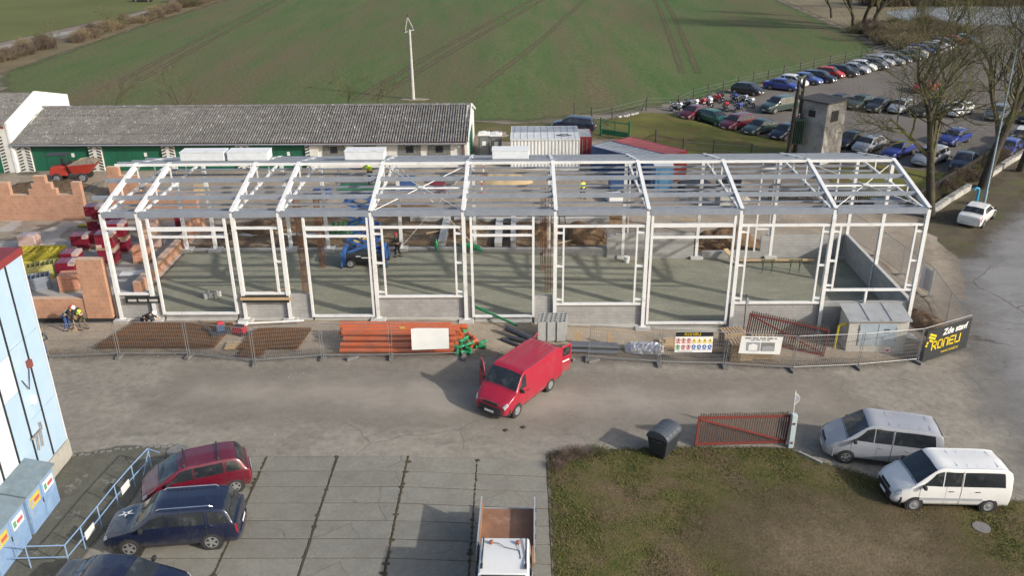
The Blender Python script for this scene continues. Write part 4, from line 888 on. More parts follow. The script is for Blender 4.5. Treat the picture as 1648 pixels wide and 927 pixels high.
for i in range(8):
    for j in range(10): b.f.append((i*11+j, (i+1)*11+j, (i+1)*11+j+1, i*11+j+1)); b.m.append(0)
b.f += [tuple(range(11)), tuple(8*11+j for j in range(10, -1, -1))]; b.m += [0, 0]
ob('lid', b, mat('bin_lid', (.05, .058, .07), (.065, .075, .09), scale=2, rough=.45, grain=.05, bump=0), wb)
for x in (-.42, .42):
    for y in (-.3, .3): ob('wheel', B().lathe([(.09, -.03), (.1, 0), (.09, .03)], (x, y, .1), 12, 'y'), rubber, wb)
ob('handle', B().tube([(-.66, -.2, .95), (-.72, -.2, .95), (-.72, .2, .95), (-.66, .2, .95)], .02, 6), plastic_black, wb)
# transformer kiosk
kc = mat('kiosk_render', (.50, .48, .43), (.42, .40, .36), scale=1.2, rough=.85, grain=.08, bump=.1, c3=(.36, .33, .29), s3=.9)
ks = thing('transformer_kiosk', 'cream transformer kiosk with pale blue metal doors and sheet roof', 'kiosk', (32.6, -1.45, gz(32.6)-.1), 0)
ob('wall', B().bb(-1.6, 1.6, -.5, .95, 0, 2.05), kc, ks)
ob('roof', B().add([(-1.72, -.68, 2.06), (1.72, -.68, 2.06), (1.72, 1.1, 2.32), (-1.72, 1.1, 2.32), (-1.72, -.68, 2.12), (1.72, -.68, 2.12), (1.72, 1.1, 2.38), (-1.72, 1.1, 2.38)], [(3, 2, 1, 0), (4, 5, 6, 7), (0, 1, 5, 4), (1, 2, 6, 5), (2, 3, 7, 6), (3, 0, 4, 7)]), mat('sheet_roof', (.42, .43, .43), (.34, .35, .35), scale=2, rough=.5, metal=.3, c3=(.27, .25, .23), s3=1.2), ks)
for x in (-.6, .6): ob('roof_seam', B().beam((x, -.68, 2.135), (x, 1.1, 2.395), .03, .04), galv, ks)
dm = mat('kiosk_door_zinc', (.40, .47, .53), (.33, .40, .46), scale=2.5, rough=.5, metal=.2, grain=.06, c3=(.48, .5, .5), s3=1.5)
for x in (-.52, .52):
    d_ = ob('door', B().bb(x-.5, x+.5, -.54, -.503, .55, 1.85), dm, ks); ob('hinge', B().bb(x*1.9-.03, x*1.9+.03, -.556, -.542, .8, .95).bb(x*1.9-.03, x*1.9+.03, -.556, -.542, 1.5, 1.65), galv, d_)
ob('door_sign', B().bb(.32, .62, -.552, -.542, 1.5, 1.56).bb(.32, .62, -.552, -.542, 1.36, 1.43), blk, ks); ob('label_plate', B().bb(.55, .82, -.515, -.503, .05, .42), white_board, ks); ob('label_mark', B().bb(.6, .77, -.522, -.517, .15, .32), sgr, ks)
ob('gas_pipe', B().tube([(-1.62, -.2, 1.7), (-1.95, -.2, 1.7), (-2.05, -.2, 1.6), (-2.12, -.2, .1)], .07, 8), flat('pipe_yellow', (.65, .48, .03), .5), ks, smooth=40)
ob('concrete_wedge', B().prism([(34.6, -1.55), (35.9, -1.55), (35.6, -1.2), (34.9, -1.0)], -.55, .15, 'y'), pale_concrete, loc=(0, 0, 0), label='pale concrete wedge at the foot of the right corner column', cat='footing')
# trestles with a plank inside
for k, (x, lab) in enumerate(((29.2, 'left green folding trestle inside the right end of the hall'), (31.0, 'right green folding trestle inside the right end of the hall'))):
    t = thing('trestle', lab, 'trestle', (x, 8.2, fz(x)))
    for a in (-.3, .3):
        ob('leg', B().beam((a-.12, -.3, 0), (a+.1, .1, .85), .035, .035), flat('trestle_green', (.03, .09, .05), .5), t); ob('leg', B().beam((a+.12, .3, 0), (a-.1, -.1, .85), .035, .035), MATS['trestle_green'], t)
    ob('bar', B().beam((-.45, 0, .8), (.45, 0, .8), .05, .05), MATS['trestle_green'], t)
ob('long_plank', B().box((30.2, 9.7, fz(30)+.2), (5.0, .3, .05)), wood, label='long timber plank lying along the rear plinth on the right', cat='plank')
ob('leaning_plank', B().beam((26.9, 10.4, fz(27)+.75), (27.5, 9.2, fz(27)+.05), .35, .05), wood, label='short plank leaning in the rear plinth gap', cat='plank')
ob('white_bucket', B().lathe([(.16, 0), (.2, .38), (.2, .4)], (20.2, 9.7, fz(20)), 14), white_board, label='white bucket by the rear grey pier', cat='bucket')
# rubble and cores on the hall floor
random.seed(4)
for k in range(9):
    x, y = -5.5+random.uniform(-.5, .5), 3.0+random.uniform(-.25, .25)
    ob('concrete_core', B().lathe([(.09, 0), (.1, .03), (.1, .32), (.085, .35)], (x, y, .05), 9), pale_concrete, label='pale concrete core standing in the cluster on the left hall floor', cat='concrete core', group='cores on the hall floor')
ob('floor_lath', B().beam((-2.6, 3.6, .09), (-.9, 4.3, .09), .09, .05), wood, label='yellowish lath lying on the floor of the narrow bay', cat='lath')
ob('green_cover', B().tube([(9.0, 10.4, .45), (9.6, 10.2, .5), (10.2, 10.3, .3), (10.5, 10.1, .12)], [.1, .22, .2, .08], 8), green, label='crumpled green cover hanging over the rear plinth beam', cat='cover', smooth=60)
ob('green_tank', B().lathe([(.08, 0), (.12, .1), (.12, .6), (.05, .75), (.08, .78)], (7.4, 10.3, .15), 10), green, label='small green bottle standing on the rear plinth beam', cat='bottle')
for k in range(6): ob('green_sheet', B().prism([(0, 0), (.18, 0), (.3, .9), (.12, .95)], 0, .02, 'y'), green, loc=(-.2+k*.33, 13.0+.05*k, .3), rz=.2*k, label='green plastic sheet piece leaning behind the rebar cages', cat='sheet', group='green sheets behind the cages')
# plate compactor and tools by the mats
pc = thing('plate_compactor', 'red and blue plate compactor standing on the rusty mats', 'compactor', (-3.3, -2.3, gz(-3)+.28), .5)
ob('base_plate', B().prism([(-.45, 0), (.4, 0), (.55, .12), (.5, .16), (-.5, .16), (-.55, .12)], -.25, .25, 'y'), dark_steel, pc); ob('engine', B().box((0, 0, .38), (.42, .36, .4)), flat('engine_blue', (.05, .09, .18), .4), pc, bevel=.04); ob('tank', B().box((.02, 0, .65), (.34, .3, .14)), flat('tank_red', (.45, .03, .04), .35), pc, bevel=.04)
ob('handle', B().tube([(-.4, -.2, .2), (-1.0, -.22, .95), (-1.0, .22, .95), (-.4, .2, .2)], .022, 6), dark_steel, pc); ob('exhaust', B().lathe([(.07, 0), (.07, .2)], (.25, .12, .4), 10), chrome, pc)
bw = thing('tool_bag', 'dark tool cart with red case beside the compactor', 'tool cart', (-2.4, -1.9, gz(-2)+.1), -.3)
ob('case', B().box((0, 0, .22), (.7, .4, .4)), flat('case_red', (.4, .03, .05), .4), bw, bevel=.03); ob('hose', B().tube([(.4, 0, .1), (.7, .2, .12), (.8, -.1, .15), (.5, -.3, .12), (.2, -.3, .3)], .05, 8), rubber, bw, smooth=60); ob('frame', B().box((0, 0, .46), (.5, .3, .06)), dark_steel, bw)
ob('white_pole', B().tube([(-2.4, -1.2, .35), (.9, -.75, .3)], .05, 8).box((-2.4, -1.2, .35), (.5, .3, .16)), white_steel, label='white pole lying along the plinth behind the compactor', cat='pole')
# ------------------------------------------------------------------ vehicles
def spline(P, t, k=.42):
    n = len(P); i = min(int(t), n-2); f = t-i
    p0, p1, p2, p3 = P[max(i-1, 0)], P[i], P[i+1], P[min(i+2, n-1)]
    m1 = (p2-p0)*k; m2 = (p3-p1)*k; f2 = f*f; f3 = f2*f
    return p1*(2*f3-3*f2+1) + m1*(f3-2*f2+f) + p2*(-2*f3+3*f2) + m2*(f3-f2)
KIND = {
 # L, W, H, belt, clearance, hood front z, hood rear z, tail: (window base x offset, z), roof rear offset, roof front x, cowl x, wheel r, front axle, rear axle, roof inset
 'wagon': dict(L=4.55, W=1.78, H=1.47, belt=.92, hf=.72, hc=.95, rb=(.10, 1.0), rr=.50, rm=-.3, rf=.55, cw=1.20, wr=.31, fa=.88, ra=.85, inset=.19),
 'hatch': dict(L=4.0, W=1.72, H=1.45, belt=.92, hf=.72, hc=.96, rb=(.12, 1.0), rr=.70, rm=-.15, rf=.45, cw=1.10, wr=.30, fa=.80, ra=.62, inset=.19),
 'mpv': dict(L=4.2, W=1.76, H=1.56, belt=.98, hf=.78, hc=1.08, rb=(.10, 1.05), rr=.52, rm=-.25, rf=.52, cw=1.36, wr=.32, fa=.86, ra=.68, inset=.19),
 'suv': dict(L=4.88, W=1.86, H=1.72, belt=1.08, hf=.92, hc=1.12, rb=(.12, 1.14), rr=.55, rm=-.3, rf=.55, cw=1.25, wr=.37, fa=.95, ra=1.0, inset=.19),
 'sedan': dict(L=4.5, W=1.76, H=1.43, belt=.93, hf=.72, hc=.94, rb=(.60, 1.0), rr=1.30, rm=-.2, rf=.40, cw=1.10, wr=.31, fa=.85, ra=1.0, inset=.20),
 'van': dict(L=4.95, W=1.97, H=2.02, belt=1.18, hf=.98, hc=1.28, rb=(.05, 1.3), rr=.16, rm=.2, rf=1.02, cw=1.66, wr=.33, fa=.86, ra=1.12, inset=.14),
 'minibus': dict(L=4.85, W=1.9, H=1.94, belt=1.12, hf=.92, hc=1.22, rb=(.06, 1.2), rr=.30, rm=0.0, rf=.75, cw=1.62, wr=.32, fa=.88, ra=.90, inset=.17),
}
def stations(K):
    L, w, H, bt = K['L'], K['W']/2, K['H'], K['belt']; h = L/2; wr = w-K['inset']; zb = .22 if K['H'] < 1.6 else .28
    ro, rz = K['rb']; S = []
    S.append((-h, zb+.16, .58, .62, w*.82, w*.78)); S.append((-h+.05, zb+.05, rz-.12, rz-.04, w*.95, w*.88)); S.append((-h+ro+.04, zb, bt-.01 if ro < .3 else rz-.05, rz+.02, w*.985, w*.90 if ro > .3 else wr+.06))
    S.append((-h+K['rr'], zb, bt, H-.05, w, wr)); S.append((K['rm'], zb, bt, H, w, wr+.01)); S.append((K['rf'], zb, bt-.01, H-.04, w, wr-.01))
    S.append((K['cw'], zb, K['hc']-.06, K['hc']+.03, w*.99, w*.90)); S.append(((K['cw']+h-.25)/2, zb, (K['hf']+K['hc'])/2-.06, (K['hf']+K['hc'])/2+.03, w*.98, w*.86))
    S.append((h-.22, zb, K['hf']-.08, K['hf']+.01, w*.93, w*.78)); S.append((h-.05, zb+.02, K['hf']-.24, K['hf']-.13, w*.84, w*.68)); S.append((h, zb+.1, .50, .54, w*.72, w*.62))
    return S
def ring(s):
    x, zb, zs, zr, wb, wr = s; e = min(.05, (zr-zs)*.4)
    return [np.array(p) for p in ((x, 0, zb), (x, wb-.14, zb), (x, wb-.015, zb+.16 if zs-zb > .4 else zb+(zs-zb)*.4), (x, wb, zb+(zs-zb)*.62), (x, wb-.03, zs), (x, wr, zr-e), (x, wr-.15, zr), (x, 0, zr+.035))]
class Surf:
    def __init__(s, K): s.R = [ring(q) for q in stations(K)]
    def p(s, u, v, sd=1):
        col = [spline([r[j] for r in s.R], u) for j in range(8)]
        q = spline(col, v); return np.array((q[0], q[1]*sd, q[2]))
    def patch(s, corners, nu, nv, off, sd=1):
        """corners (u,v): lower rear, lower front, upper front, upper rear; a sheet just proud of the body"""
        b = B(); (a, c, d, e) = [np.array(q, float) for q in corners]
        for i in range(nu+1):
            for j in range(nv+1):
                f, g = i/nu, j/nv; q = (a*(1-f)+c*f)*(1-g)+(e*(1-f)+d*f)*g; u, v = q
                du = s.p(min(u+.02, 10), v)-s.p(max(u-.02, 0), v); dv = s.p(u, min(v+.02, 7))-s.p(u, max(v-.02, 0)); n = np.cross(du, dv); n /= (np.linalg.norm(n)+1e-9)
                if n[1] < 0 and v < 5: n = -n
                if v >= 5 and n[2] < 0: n = -n
                P = s.p(u, v)+n*off; b.v.append((P[0], P[1]*sd, P[2]))
        for i in range(nu):
            for j in range(nv): k = i*(nv+1)+j; b.f.append((k, k+nv+1, k+nv+2, k+1)); b.m.append(0)
        return b
    def across(s, u0, u1, v0, nu, nv, off, shr=0.0):
        """sheet across the car from side to side (windscreen, rear window)"""
        b = B()
        for i in range(nu+1):
            u = u0+(u1-u0)*i/nu
            for j in range(-nv, nv+1):
                f = abs(j)/nv; v = 7-(7-v0)*f; sd = 1 if j >= 0 else -1
                du = s.p(min(u+.02, 10), v)-s.p(max(u-.02, 0), v); dv = s.p(u, min(v+.02, 7))-s.p(u, max(v-.02, 0)); n = np.cross(du, dv); n /= (np.linalg.norm(n)+1e-9)
                if n[2] < 0: n = -n
                P = s.p(u, v)+n*off; b.v.append((P[0], P[1]*sd, P[2]))
        m = 2*nv+1
        for i in range(nu):
            for j in range(2*nv): k = i*m+j; b.f.append((k, k+m, k+m+1, k+1)); b.m.append(0)
        return b
    def body(s, nu, nv):
        b = B(); us = [i/nu for i in range(10*nu+1)]; vs = [i/nv for i in range(7*nv+1)]; m = 2*len(vs)-2
        for u in us:
            half = [s.p(u, v) for v in vs]
            b.v += [tuple(p) for p in half]+[(p[0], -p[1], p[2]) for p in half[-2:0:-1]]
        for i in range(len(us)-1):
            for k in range(m): b.f.append((i*m+k, (i+1)*m+k, (i+1)*m+(k+1) % m, i*m+(k+1) % m)); b.m.append(0)
        b.f.append(tuple(range(m))); b.f.append(tuple((len(us)-1)*m+k for k in range(m-1, -1, -1))); b.m += [0, 0]
        return b
VC = {}
def wheel_meshes(r, fine):
    k = ('wheel', r, fine)
    if k in VC: return VC[k]
    n = 22 if fine else 10; w = .1
    ty = B().lathe([(r*.62, -w), (r*.94, -w), (r, -w*.6), (r, w*.6), (r*.94, w), (r*.62, w)], (0, 0, 0), n, 'y').mesh('tyre', 40, (rubber,))
    al = B(); al.pipe((0, w+.012, 0), (0, w-.05, 0), r*.66, r*.58, n); al.lathe([(r*.57, w+.001), (r*.5, w+.0015)], (0, 0, 0), n, 'y', 1)
    al.lathe([(r*.16, w-.02), (r*.14, w+.016)], (0, 0, 0), 10, 'y')
    for q in range(5 if fine else 4):
        a = q*2*math.pi/(5 if fine else 4); al.beam((math.cos(a)*r*.1, w+.008, math.sin(a)*r*.1), (math.cos(a)*r*.6, w+.006, math.sin(a)*r*.6), r*.24, .012, upv=(0, 1, 0))
    a_me = al.mesh('rim', 40, (alloy, plastic_black))
    st = B().lathe([(r*.66, w-.01), (r*.62, w+.015), (r*.5, w+.004), (r*.3, w+.003), (r*.2, w+.02), (r*.05, w+.025)], (0, 0, 0), n, 'y').mesh('rim', 40, (steel_rim,))
    VC[k] = (ty, a_me, st); return VC[k]
def vehicle_meshes(kind, fine):
    if (kind, fine) in VC: return VC[(kind, fine)]
    K = KIND[kind]; S = Surf(K); nu, nv = (5, 4) if fine else (2, 2); g = (6, 4) if fine else (2, 2); o = .006 if fine else .012
    D = {'body': [S.body(nu, nv).mesh('body', 32)]}
    mk = lambda nm, b: D.setdefault(nm, []).append(b.mesh(nm, 60, fix=False))
    mk('windscreen', S.across(5.10, 5.93, 5.25, *g, o))
    if kind != 'van': mk('rear_window', S.across(2.12, 2.92, 5.35, *g, o))
    for sd in (1, -1):
        if kind in ('van',):
            mk('side_window', S.patch([(4.72, 4.16), (5.72, 4.2), (5.14, 4.84), (4.72, 4.86)], *g, o, sd))
        elif kind == 'minibus':
            mk('side_window', S.patch([(4.66, 4.14), (5.75, 4.2), (5.14, 4.84), (4.66, 4.86)], *g, o, sd)); mk('side_window', S.patch([(3.86, 4.14), (4.58, 4.14), (4.58, 4.86), (3.86, 4.86)], *g, o, sd)); mk('side_window', S.patch([(3.06, 4.14), (3.82, 4.14), (3.82, 4.86), (3.14, 4.86)], *g, o, sd))
        else:
            mk('side_window', S.patch([(4.42, 4.14), (5.66, 4.18), (5.10, 4.82), (4.42, 4.85)], *g, o, sd)); mk('side_window', S.patch([(3.42, 4.14), (4.34, 4.14), (4.34, 4.85), (3.42, 4.85)], *g, o, sd))
            if kind != 'sedan': mk('side_window', S.patch([(2.62, 4.16), (3.35, 4.14), (3.35, 4.84), (3.0, 4.8)], *g, o, sd))
            else: mk('side_window', S.patch([(2.9, 4.16), (3.35, 4.14), (3.35, 4.84), (3.05, 4.7)], *g, o, sd))
        mk('headlight', S.patch([(8.0, 3.75), (9.15, 3.6), (9.1, 4.75), (8.0, 4.7)] if kind != 'minibus' else [(7.75, 3.55), (9.0, 3.45), (9.0, 4.9), (7.7, 4.85)], 3, 2, o+.004, sd))
        mk('tail_light', S.patch([(.55, 2.7), (1.25, 2.9), (1.7, 4.1), (.95, 4.3)], 3, 2, o, sd))
        if fine:
            for u in ((4.38,) if kind != 'van' else (4.68,)): mk('door_seam', S.patch([(u, 1.6), (u+.012, 1.6), (u+.012, 4.95), (u, 4.95)], 1, 8, .003, sd))
            mk('door_seam', S.patch([(5.72, 1.6), (5.735, 1.6), (5.735, 4.1), (5.72, 4.1)], 1, 8, .003, sd))
            if kind not in ('van',): mk('door_seam', S.patch([(3.38 if kind != 'minibus' else 3.84, 1.6), (3.392 if kind != 'minibus' else 3.852, 1.6), (3.392 if kind != 'minibus' else 3.852, 4.95), (3.38 if kind != 'minibus' else 3.84, 4.95)], 1, 8, .003, sd))
    if fine:
        for sd in (1, -1): mk('bonnet_seam', S.patch([(6.1, 5.25), (8.25, 5.25), (8.25, 5.31), (6.1, 5.31)], 8, 1, .003, sd))
        mk('bonnet_seam', S.across(5.97, 6.02, 5.2, 1, 6, .005)); mk('rear_seam', S.across(1.96, 2.0, 5.2, 1, 6, .005))
        mk('sill_trim', S.patch([(1.6, .9), (8.8, .9), (8.8, 1.75), (1.6, 1.75)], 12, 2, .004, 1)); mk('sill_trim', S.patch([(1.6, .9), (8.8, .9), (8.8, 1.75), (1.6, 1.75)], 12, 2, .004, -1))
    VC[(kind, fine)] = D; return D
def put(name, me, parent, mats, loc=None, rz=0, smat=None):
    o = bpy.data.objects.new(name, me); COL.objects.link(o); o.parent = parent
    if loc is not None: o.location = loc
    if rz: o.rotation_euler.z = rz
    if smat is not None:
        if not me.materials: me.materials.append(smat)
        o.material_slots[0].link = 'OBJECT'; o.material_slots[0].material = smat
    return o
def vehicle(kind, col, loc, deg, label, cat='car', fine=False, group=None, rim='alloy', dark_bumper=False, name=None, nm=None, tint=None, taxi=0):
    K = KIND[kind]; D = vehicle_meshes(kind, fine); h = K['L']/2; w = K['W']/2
    t = thing(name or {'wagon': 'estate_car', 'hatch': 'hatchback', 'mpv': 'people_carrier', 'suv': 'off_road_car', 'sedan': 'saloon_car', 'van': 'panel_van', 'minibus': 'passenger_van'}[kind], label, cat, (loc[0], loc[1], (gz(loc[0]) if len(loc) < 3 else loc[2])+.012), R(deg), group)
    if not (8 < loc[0] < 36): tilt = 0
    else: tilt = .05
    if tilt:                                   # stand on the slope
        nrm = Vector((.05, 0, 1)).normalized(); t.rotation_mode = 'QUATERNION'
        t.rotation_quaternion = Vector((0, 0, 1)).rotation_difference(nrm) @ Matrix.Rotation(R(deg), 3, 'Z').to_quaternion()
    put('body', D['body'][0], t, None, smat=col)
    for n_, m in (('windscreen', glass), ('rear_window', glass), ('side_window', tint or glass), ('headlight', lamp_clear), ('tail_light', lamp_red), ('door_seam', plastic_black), ('bonnet_seam', plastic_black), ('rear_seam', plastic_black), ('sill_trim', plastic_black if (dark_bumper or kind == 'suv') else col)):
        for me in D.get(n_, []): put(n_, me, t, None, smat=m)
    ty, al, st = wheel_meshes(K['wr'], fine)
    for x in (h-K['fa'], -h+K['ra']):
        for sd in (1, -1):
            ob('wheel_arch', VC.setdefault(('arch', K['wr'], w), B().lathe([(K['wr']+.055, -.16), (K['wr']+.055, .006)], (0, 0, 0), 16, 'y').mesh('wheel_arch', 40, (plastic_black,))), None, t, loc=(x, sd*(w-.006), K['wr']), rz=0 if sd > 0 else math.pi)
            wh = put('wheel', ty, t, None, (x, sd*(w-.085), K['wr']), 0 if sd > 0 else math.pi); put('rim', al if rim == 'alloy' else st, wh, None)
    q = (h, w)
    if ('b', kind) not in VC:
        VC[('b', kind)] = B().prism([(h-.12, -w*.8), (h+.03, -w*.6), (h+.045, 0), (h+.03, w*.6), (h-.12, w*.8), (h-.3, w*.97), (h-.34, w*.97), (h-.3, w*.8), (h-.3, -w*.8), (h-.34, -w*.97), (h-.3, -w*.97)], .28, .52 if K['H'] < 1.8 else .64).mesh('bumper', 40)
        VC[('rb', kind)] = B().prism([(-h+.1, -w*.9), (-h-.03, -w*.7), (-h-.045, 0), (-h-.03, w*.7), (-h+.1, w*.9), (-h+.3, w*.98), (-h+.3, -w*.98)], .3, .58 if K['H'] < 1.8 else .66).mesh('bumper', 40)
    put('bumper', VC[('b', kind)], t, None, smat=plastic_black if dark_bumper else col); put('bumper', VC[('rb', kind)], t, None, smat=plastic_black if dark_bumper else col)
    gz_ = K['hf']-.16
    ob('grille', VC.setdefault(('g', kind), B().box((h-.03, 0, gz_-.03), (.05, w*.8, .13)).mesh('grille', None, (plastic_black,))), None, t)
    ob('number_plate', VC.setdefault(('p', kind), B().box((h+.05, 0, .42), (.012, .5, .11)).mesh('number_plate', None, (plate_white,))), None, t); ob('number_plate', VC.setdefault(('p2', kind), B().box((-h-.05, 0, .7 if kind != 'sedan' else .62), (.012, .5, .11)).mesh('number_plate', None, (plate_white,))), None, t)
    for sd in (1, -1):
        ob('door_mirror', VC.setdefault(('mir', kind, sd), B().box((K['cw']-.3, sd*(w+.09), K['belt']+.09), (.13, .2, .15)).mesh('door_mirror', None, (plastic_black,))), None, t, bevel=.03 if fine else 0)
    if fine:
        for sd in (1, -1):
            for x in ((.15, -.95) if kind not in ('van',) else (.75,)): ob('door_handle', B().box((x, sd*(w+.004), K['belt']-.13), (.2, .03, .035)), plastic_black if dark_bumper else col, t, bevel=.01)
            ob('wiper', B().beam((K['cw']-.02, sd*.15+.3, K['hc']+.06), (K['cw']-.22, sd*.15-.2, K['hc']+.22), .02, .02), plastic_black, t)
    return t
P_red = paint('dark_red', (.105, .006, .018), .3); P_navy = paint('navy', (.008, .012, .034), .28); P_van = paint('van_red', (.33, .008, .03), .4, .12); P_silver = paint('silver', (.33, .34, .365), .32); P_white = paint('white', (.68, .68, .665), .35)
P_blk = paint('black', (.015, .016, .018), .3); P_gry = paint('grey', (.14, .15, .165), .3); P_grn = paint('green', (.012, .09, .055), .3); P_dgr = paint('dark_green', (.03, .055, .05), .3); P_blue = paint('blue', (.03, .05, .26), .3); P_mid = paint('mid_blue', (.06, .10, .3), .3); P_bred = paint('bright_red', (.42, .03, .03), .35); P_gold = paint('beige', (.4, .36, .28), .35); P_cyan = paint('light_blue', (.2, .42, .55), .35)

# cars in the yard
rw = vehicle('mpv', P_red, (-.1, -15.75), -158, 'dark red people carrier with two black roof bars beside the blue railing', fine=True)
for x in (.35, -.95):
    ob('roof_bar', B().tube([(x, -.66, 1.55), (x, -.6, 1.65), (x, .6, 1.65), (x, .66, 1.55)], .03, 6), plastic_black, rw)
sv = vehicle('suv', P_navy, (.14, -18.72), -173, 'dark navy off-road car with roof rails and star sticker on bonnet', fine=True)
for sd in (1, -1): ob('roof_rail', B().tube([(-1.6, sd*.62, 1.72), (-1.5, sd*.64, 1.79), (.3, sd*.64, 1.79), (.4, sd*.62, 1.72)], .02, 6), chrome, sv)
st = B(); 
for a in range(5):
    an = a*2*math.pi/5+.3; L_ = .34
    st.add([(1.75+math.cos(an)*L_, -.15+math.sin(an)*L_*.6, 1.135-.03*math.cos(an)*L_*4), (1.75+math.cos(an+.7)*.08, -.15+math.sin(an+.7)*.06, 1.14), (1.75+math.cos(an-.7)*.08, -.15+math.sin(an-.7)*.06, 1.14)], [(0, 1, 2)])
ob('bonnet_sticker', st, plate_white, sv)
vehicle('sedan', P_navy, (-.6, -22.0), -4, 'dark blue saloon cut by the lower left picture edge', fine=True)
vehicle('wagon', P_navy, (18.6, 46.0), 168, 'dark blue estate car parked behind the white container', fine=True)
vehicle('sedan', P_white, (48.4, 19.8), 49, 'white saloon parked on the muddy verge by the road', fine=True)
v1 = vehicle('minibus', P_silver, (29.0, -12.05), 171, 'silver passenger van with black rear side windows behind the white van', 'van', fine=True)
v2 = vehicle('minibus', P_white, (30.55, -14.95), 181.5, 'white passenger van with grey side strip on the lawn edge', 'van', fine=True, rim='steel', dark_bumper=True)
for sd in (1, -1): ob('side_strip', B().box((.1, sd*.957, .62), (2.6, .02, .12)), gray_ink, v2)
for v in (v1, v2):
    for k in range(6): ob('roof_rib', B().box((-1.75+k*.42, 0, 1.958), (.05, 1.1, .016)), P_silver if v is v1 else P_white, v)
rv = vehicle('van', P_van, (12.95, -8.1), -123, 'red panel van with its doors standing open in front of the fence', 'van', fine=True, rim='steel', dark_bumper=True)
for k in range(5): ob('roof_rib', B().box((-.75, -.5+k*.25, 2.047), (2.9, .06, .012)), P_van, rv)
# opened doors of the red van: two at the rear, one on the passenger side
h = KIND['van']['L']/2
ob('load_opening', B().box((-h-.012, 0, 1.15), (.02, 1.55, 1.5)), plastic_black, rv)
for sd, a in ((1, R(104)), (-1, R(-104))):
    d_ = ob('rear_door', B().box((0, .38*-sd, .75), (.06, .76, 1.5)), P_van, rv, bevel=.03); d_.location = (-h-.02, sd*.82, .42); d_.rotation_euler.z = -a*1.0 if sd > 0 else -a
    ob('door_window', B().box((0, .38*-sd, 1.15), (.075, .52, .46)), glass, d_); ob('door_label', B().box((0, .36*-sd, .62), (.072, .5, .08)), plate_white, d_)
d_ = ob('front_door', B().box((-.5, 0, .5), (1.0, .06, 1.0)).prism([(-.98, 1.0), (-.1, 1.0), (-.45, 1.55), (-.98, 1.55)], -.03, .03, 'y'), P_van, rv, bevel=.02); d_.location = (1.42, -.98, .4); d_.rotation_euler.z = R(52)
ob('door_window', B().prism([(-.9, 1.04), (-.22, 1.04), (-.5, 1.48), (-.9, 1.48)], -.04, .04, 'y'), glass, d_)
# white tipper truck at the lower edge
tt = thing('tipper_truck', 'white crew-cab tipper truck with rusty load bed at the lower edge', 'truck', (12.55, -20.6, gz(12.5)+.02), R(-91))
cab = [(.55, .45), (.55, 2.0), (.65, 2.22), (1.6, 2.3), (2.35, 2.22), (2.95, 1.35), (3.6, 1.1), (3.72, .9), (3.72, .45)]
b = B()
for k, (yw, ins) in enumerate(((-.92, 0), (-.82, .0), (.82, 0), (.92, 0))): pass
def loft_side(prof, ys):
    b = B(); n = len(prof); cx = sum(p[0] for p in prof)/n; cz = .9
    for y, s_ in ys: b.v += [(cx+(p[0]-cx)*s_, y*(1-.13*max(0, (p[1]-1.2)/1.1)), cz+(p[1]-cz)*s_) for p in prof]
    for i in range(len(ys)-1):
        for k in range(n): b.f.append((i*n+k, i*n+(k+1) % n, (i+1)*n+(k+1) % n, (i+1)*n+k)); b.m.append(0)
    b.f += [tuple(range(n)), tuple((len(ys)-1)*n+k for k in range(n-1, -1, -1))]; b.m += [0, 0]; return b
ob('cab', loft_side(cab, ((-.95, .93), (-.93, .98), (-.88, 1), (.88, 1), (.93, .98), (.95, .93))), P_white, tt, smooth=30)
ob('windscreen', B().add([(2.40, -.72, 2.19), (2.40, .72, 2.19), (2.93, .80, 1.42), (2.93, -.80, 1.42)], [(0, 1, 2, 3)]).add([(2.42, -.72, 2.21), (2.42, .72, 2.21), (2.95, .80, 1.44), (2.95, -.80, 1.44)], [(0, 1, 2, 3)]), glass, tt)
for sd in (1, -1):
    ob('side_window', B().prism([(1.7, 1.4), (2.75, 1.4), (2.3, 2.05), (1.7, 2.05)], sd*.885, sd*.925, 'y'), glass, tt); ob('side_window', B().prism([(.75, 1.4), (1.6, 1.4), (1.6, 2.05), (.75, 2.05)], sd*.885, sd*.925, 'y'), glass, tt)
    ob('roof_rail', B().tube([(.75, sd*.72, 2.32), (2.25, sd*.72, 2.33)], .025, 6), plastic_black, tt); ob('rail_foot', B().box((2.1, sd*.72, 2.3), (.2, .07, .07)), plastic_black, tt); ob('beacon', B().lathe([(.075, 0), (.08, .04), (.065, .09), (.03, .11)], (.95, sd*.45, 2.27), 12), flat('dull_amber', (.32, .12, .07), .4), tt); ob('door_mirror', B().box((2.65, sd*1.12, 1.5), (.12, .25, .3)), plastic_black, tt)
ob('cable', B().tube([(.95, .45, 2.3), (1.35, .5, 2.3), (1.2, 0, 2.315), (1.0, -.2, 2.3), (.95, -.45, 2.3)], .012, 5), plastic_black, tt); ob('cable', B().tube([(1.35, .5, 2.3), (1.75, .55, 2.31)], .012, 5), plastic_black, tt)
bed_m = mat('rusty_bed', (.30, .16, .09), (.20, .10, .06), scale=1.5, rough=.85, grain=.12, bump=.1, c3=(.36, .24, .16), s3=1.1)
ob('bed_floor', B().bb(-2.5, .45, -.98, .98, .9, 1.0), bed_m, tt)
alu = flat('aluminium_board', (.45, .46, .46), .5, .3)
for sd in (1, -1):
    ob('side_board', B().bb(-2.5, .45, sd*1.0-.03, sd*1.0+.03, 1.003, 1.5), alu, tt); ob('side_lining', B().bb(-2.5, .45, sd*.96-.005, sd*.96+.005, 1.003, 1.46), bed_m, tt)
    ob('corner_post', B().bb(-2.56, -2.50, sd*1.0-.03, sd*1.0+.03, .9, 1.52), alu, tt)
    for k in range(4): ob('latch', B().box((-2.2+k*.75, sd*1.045, 1.2), (.06, .03, .2)), dark_steel, tt)
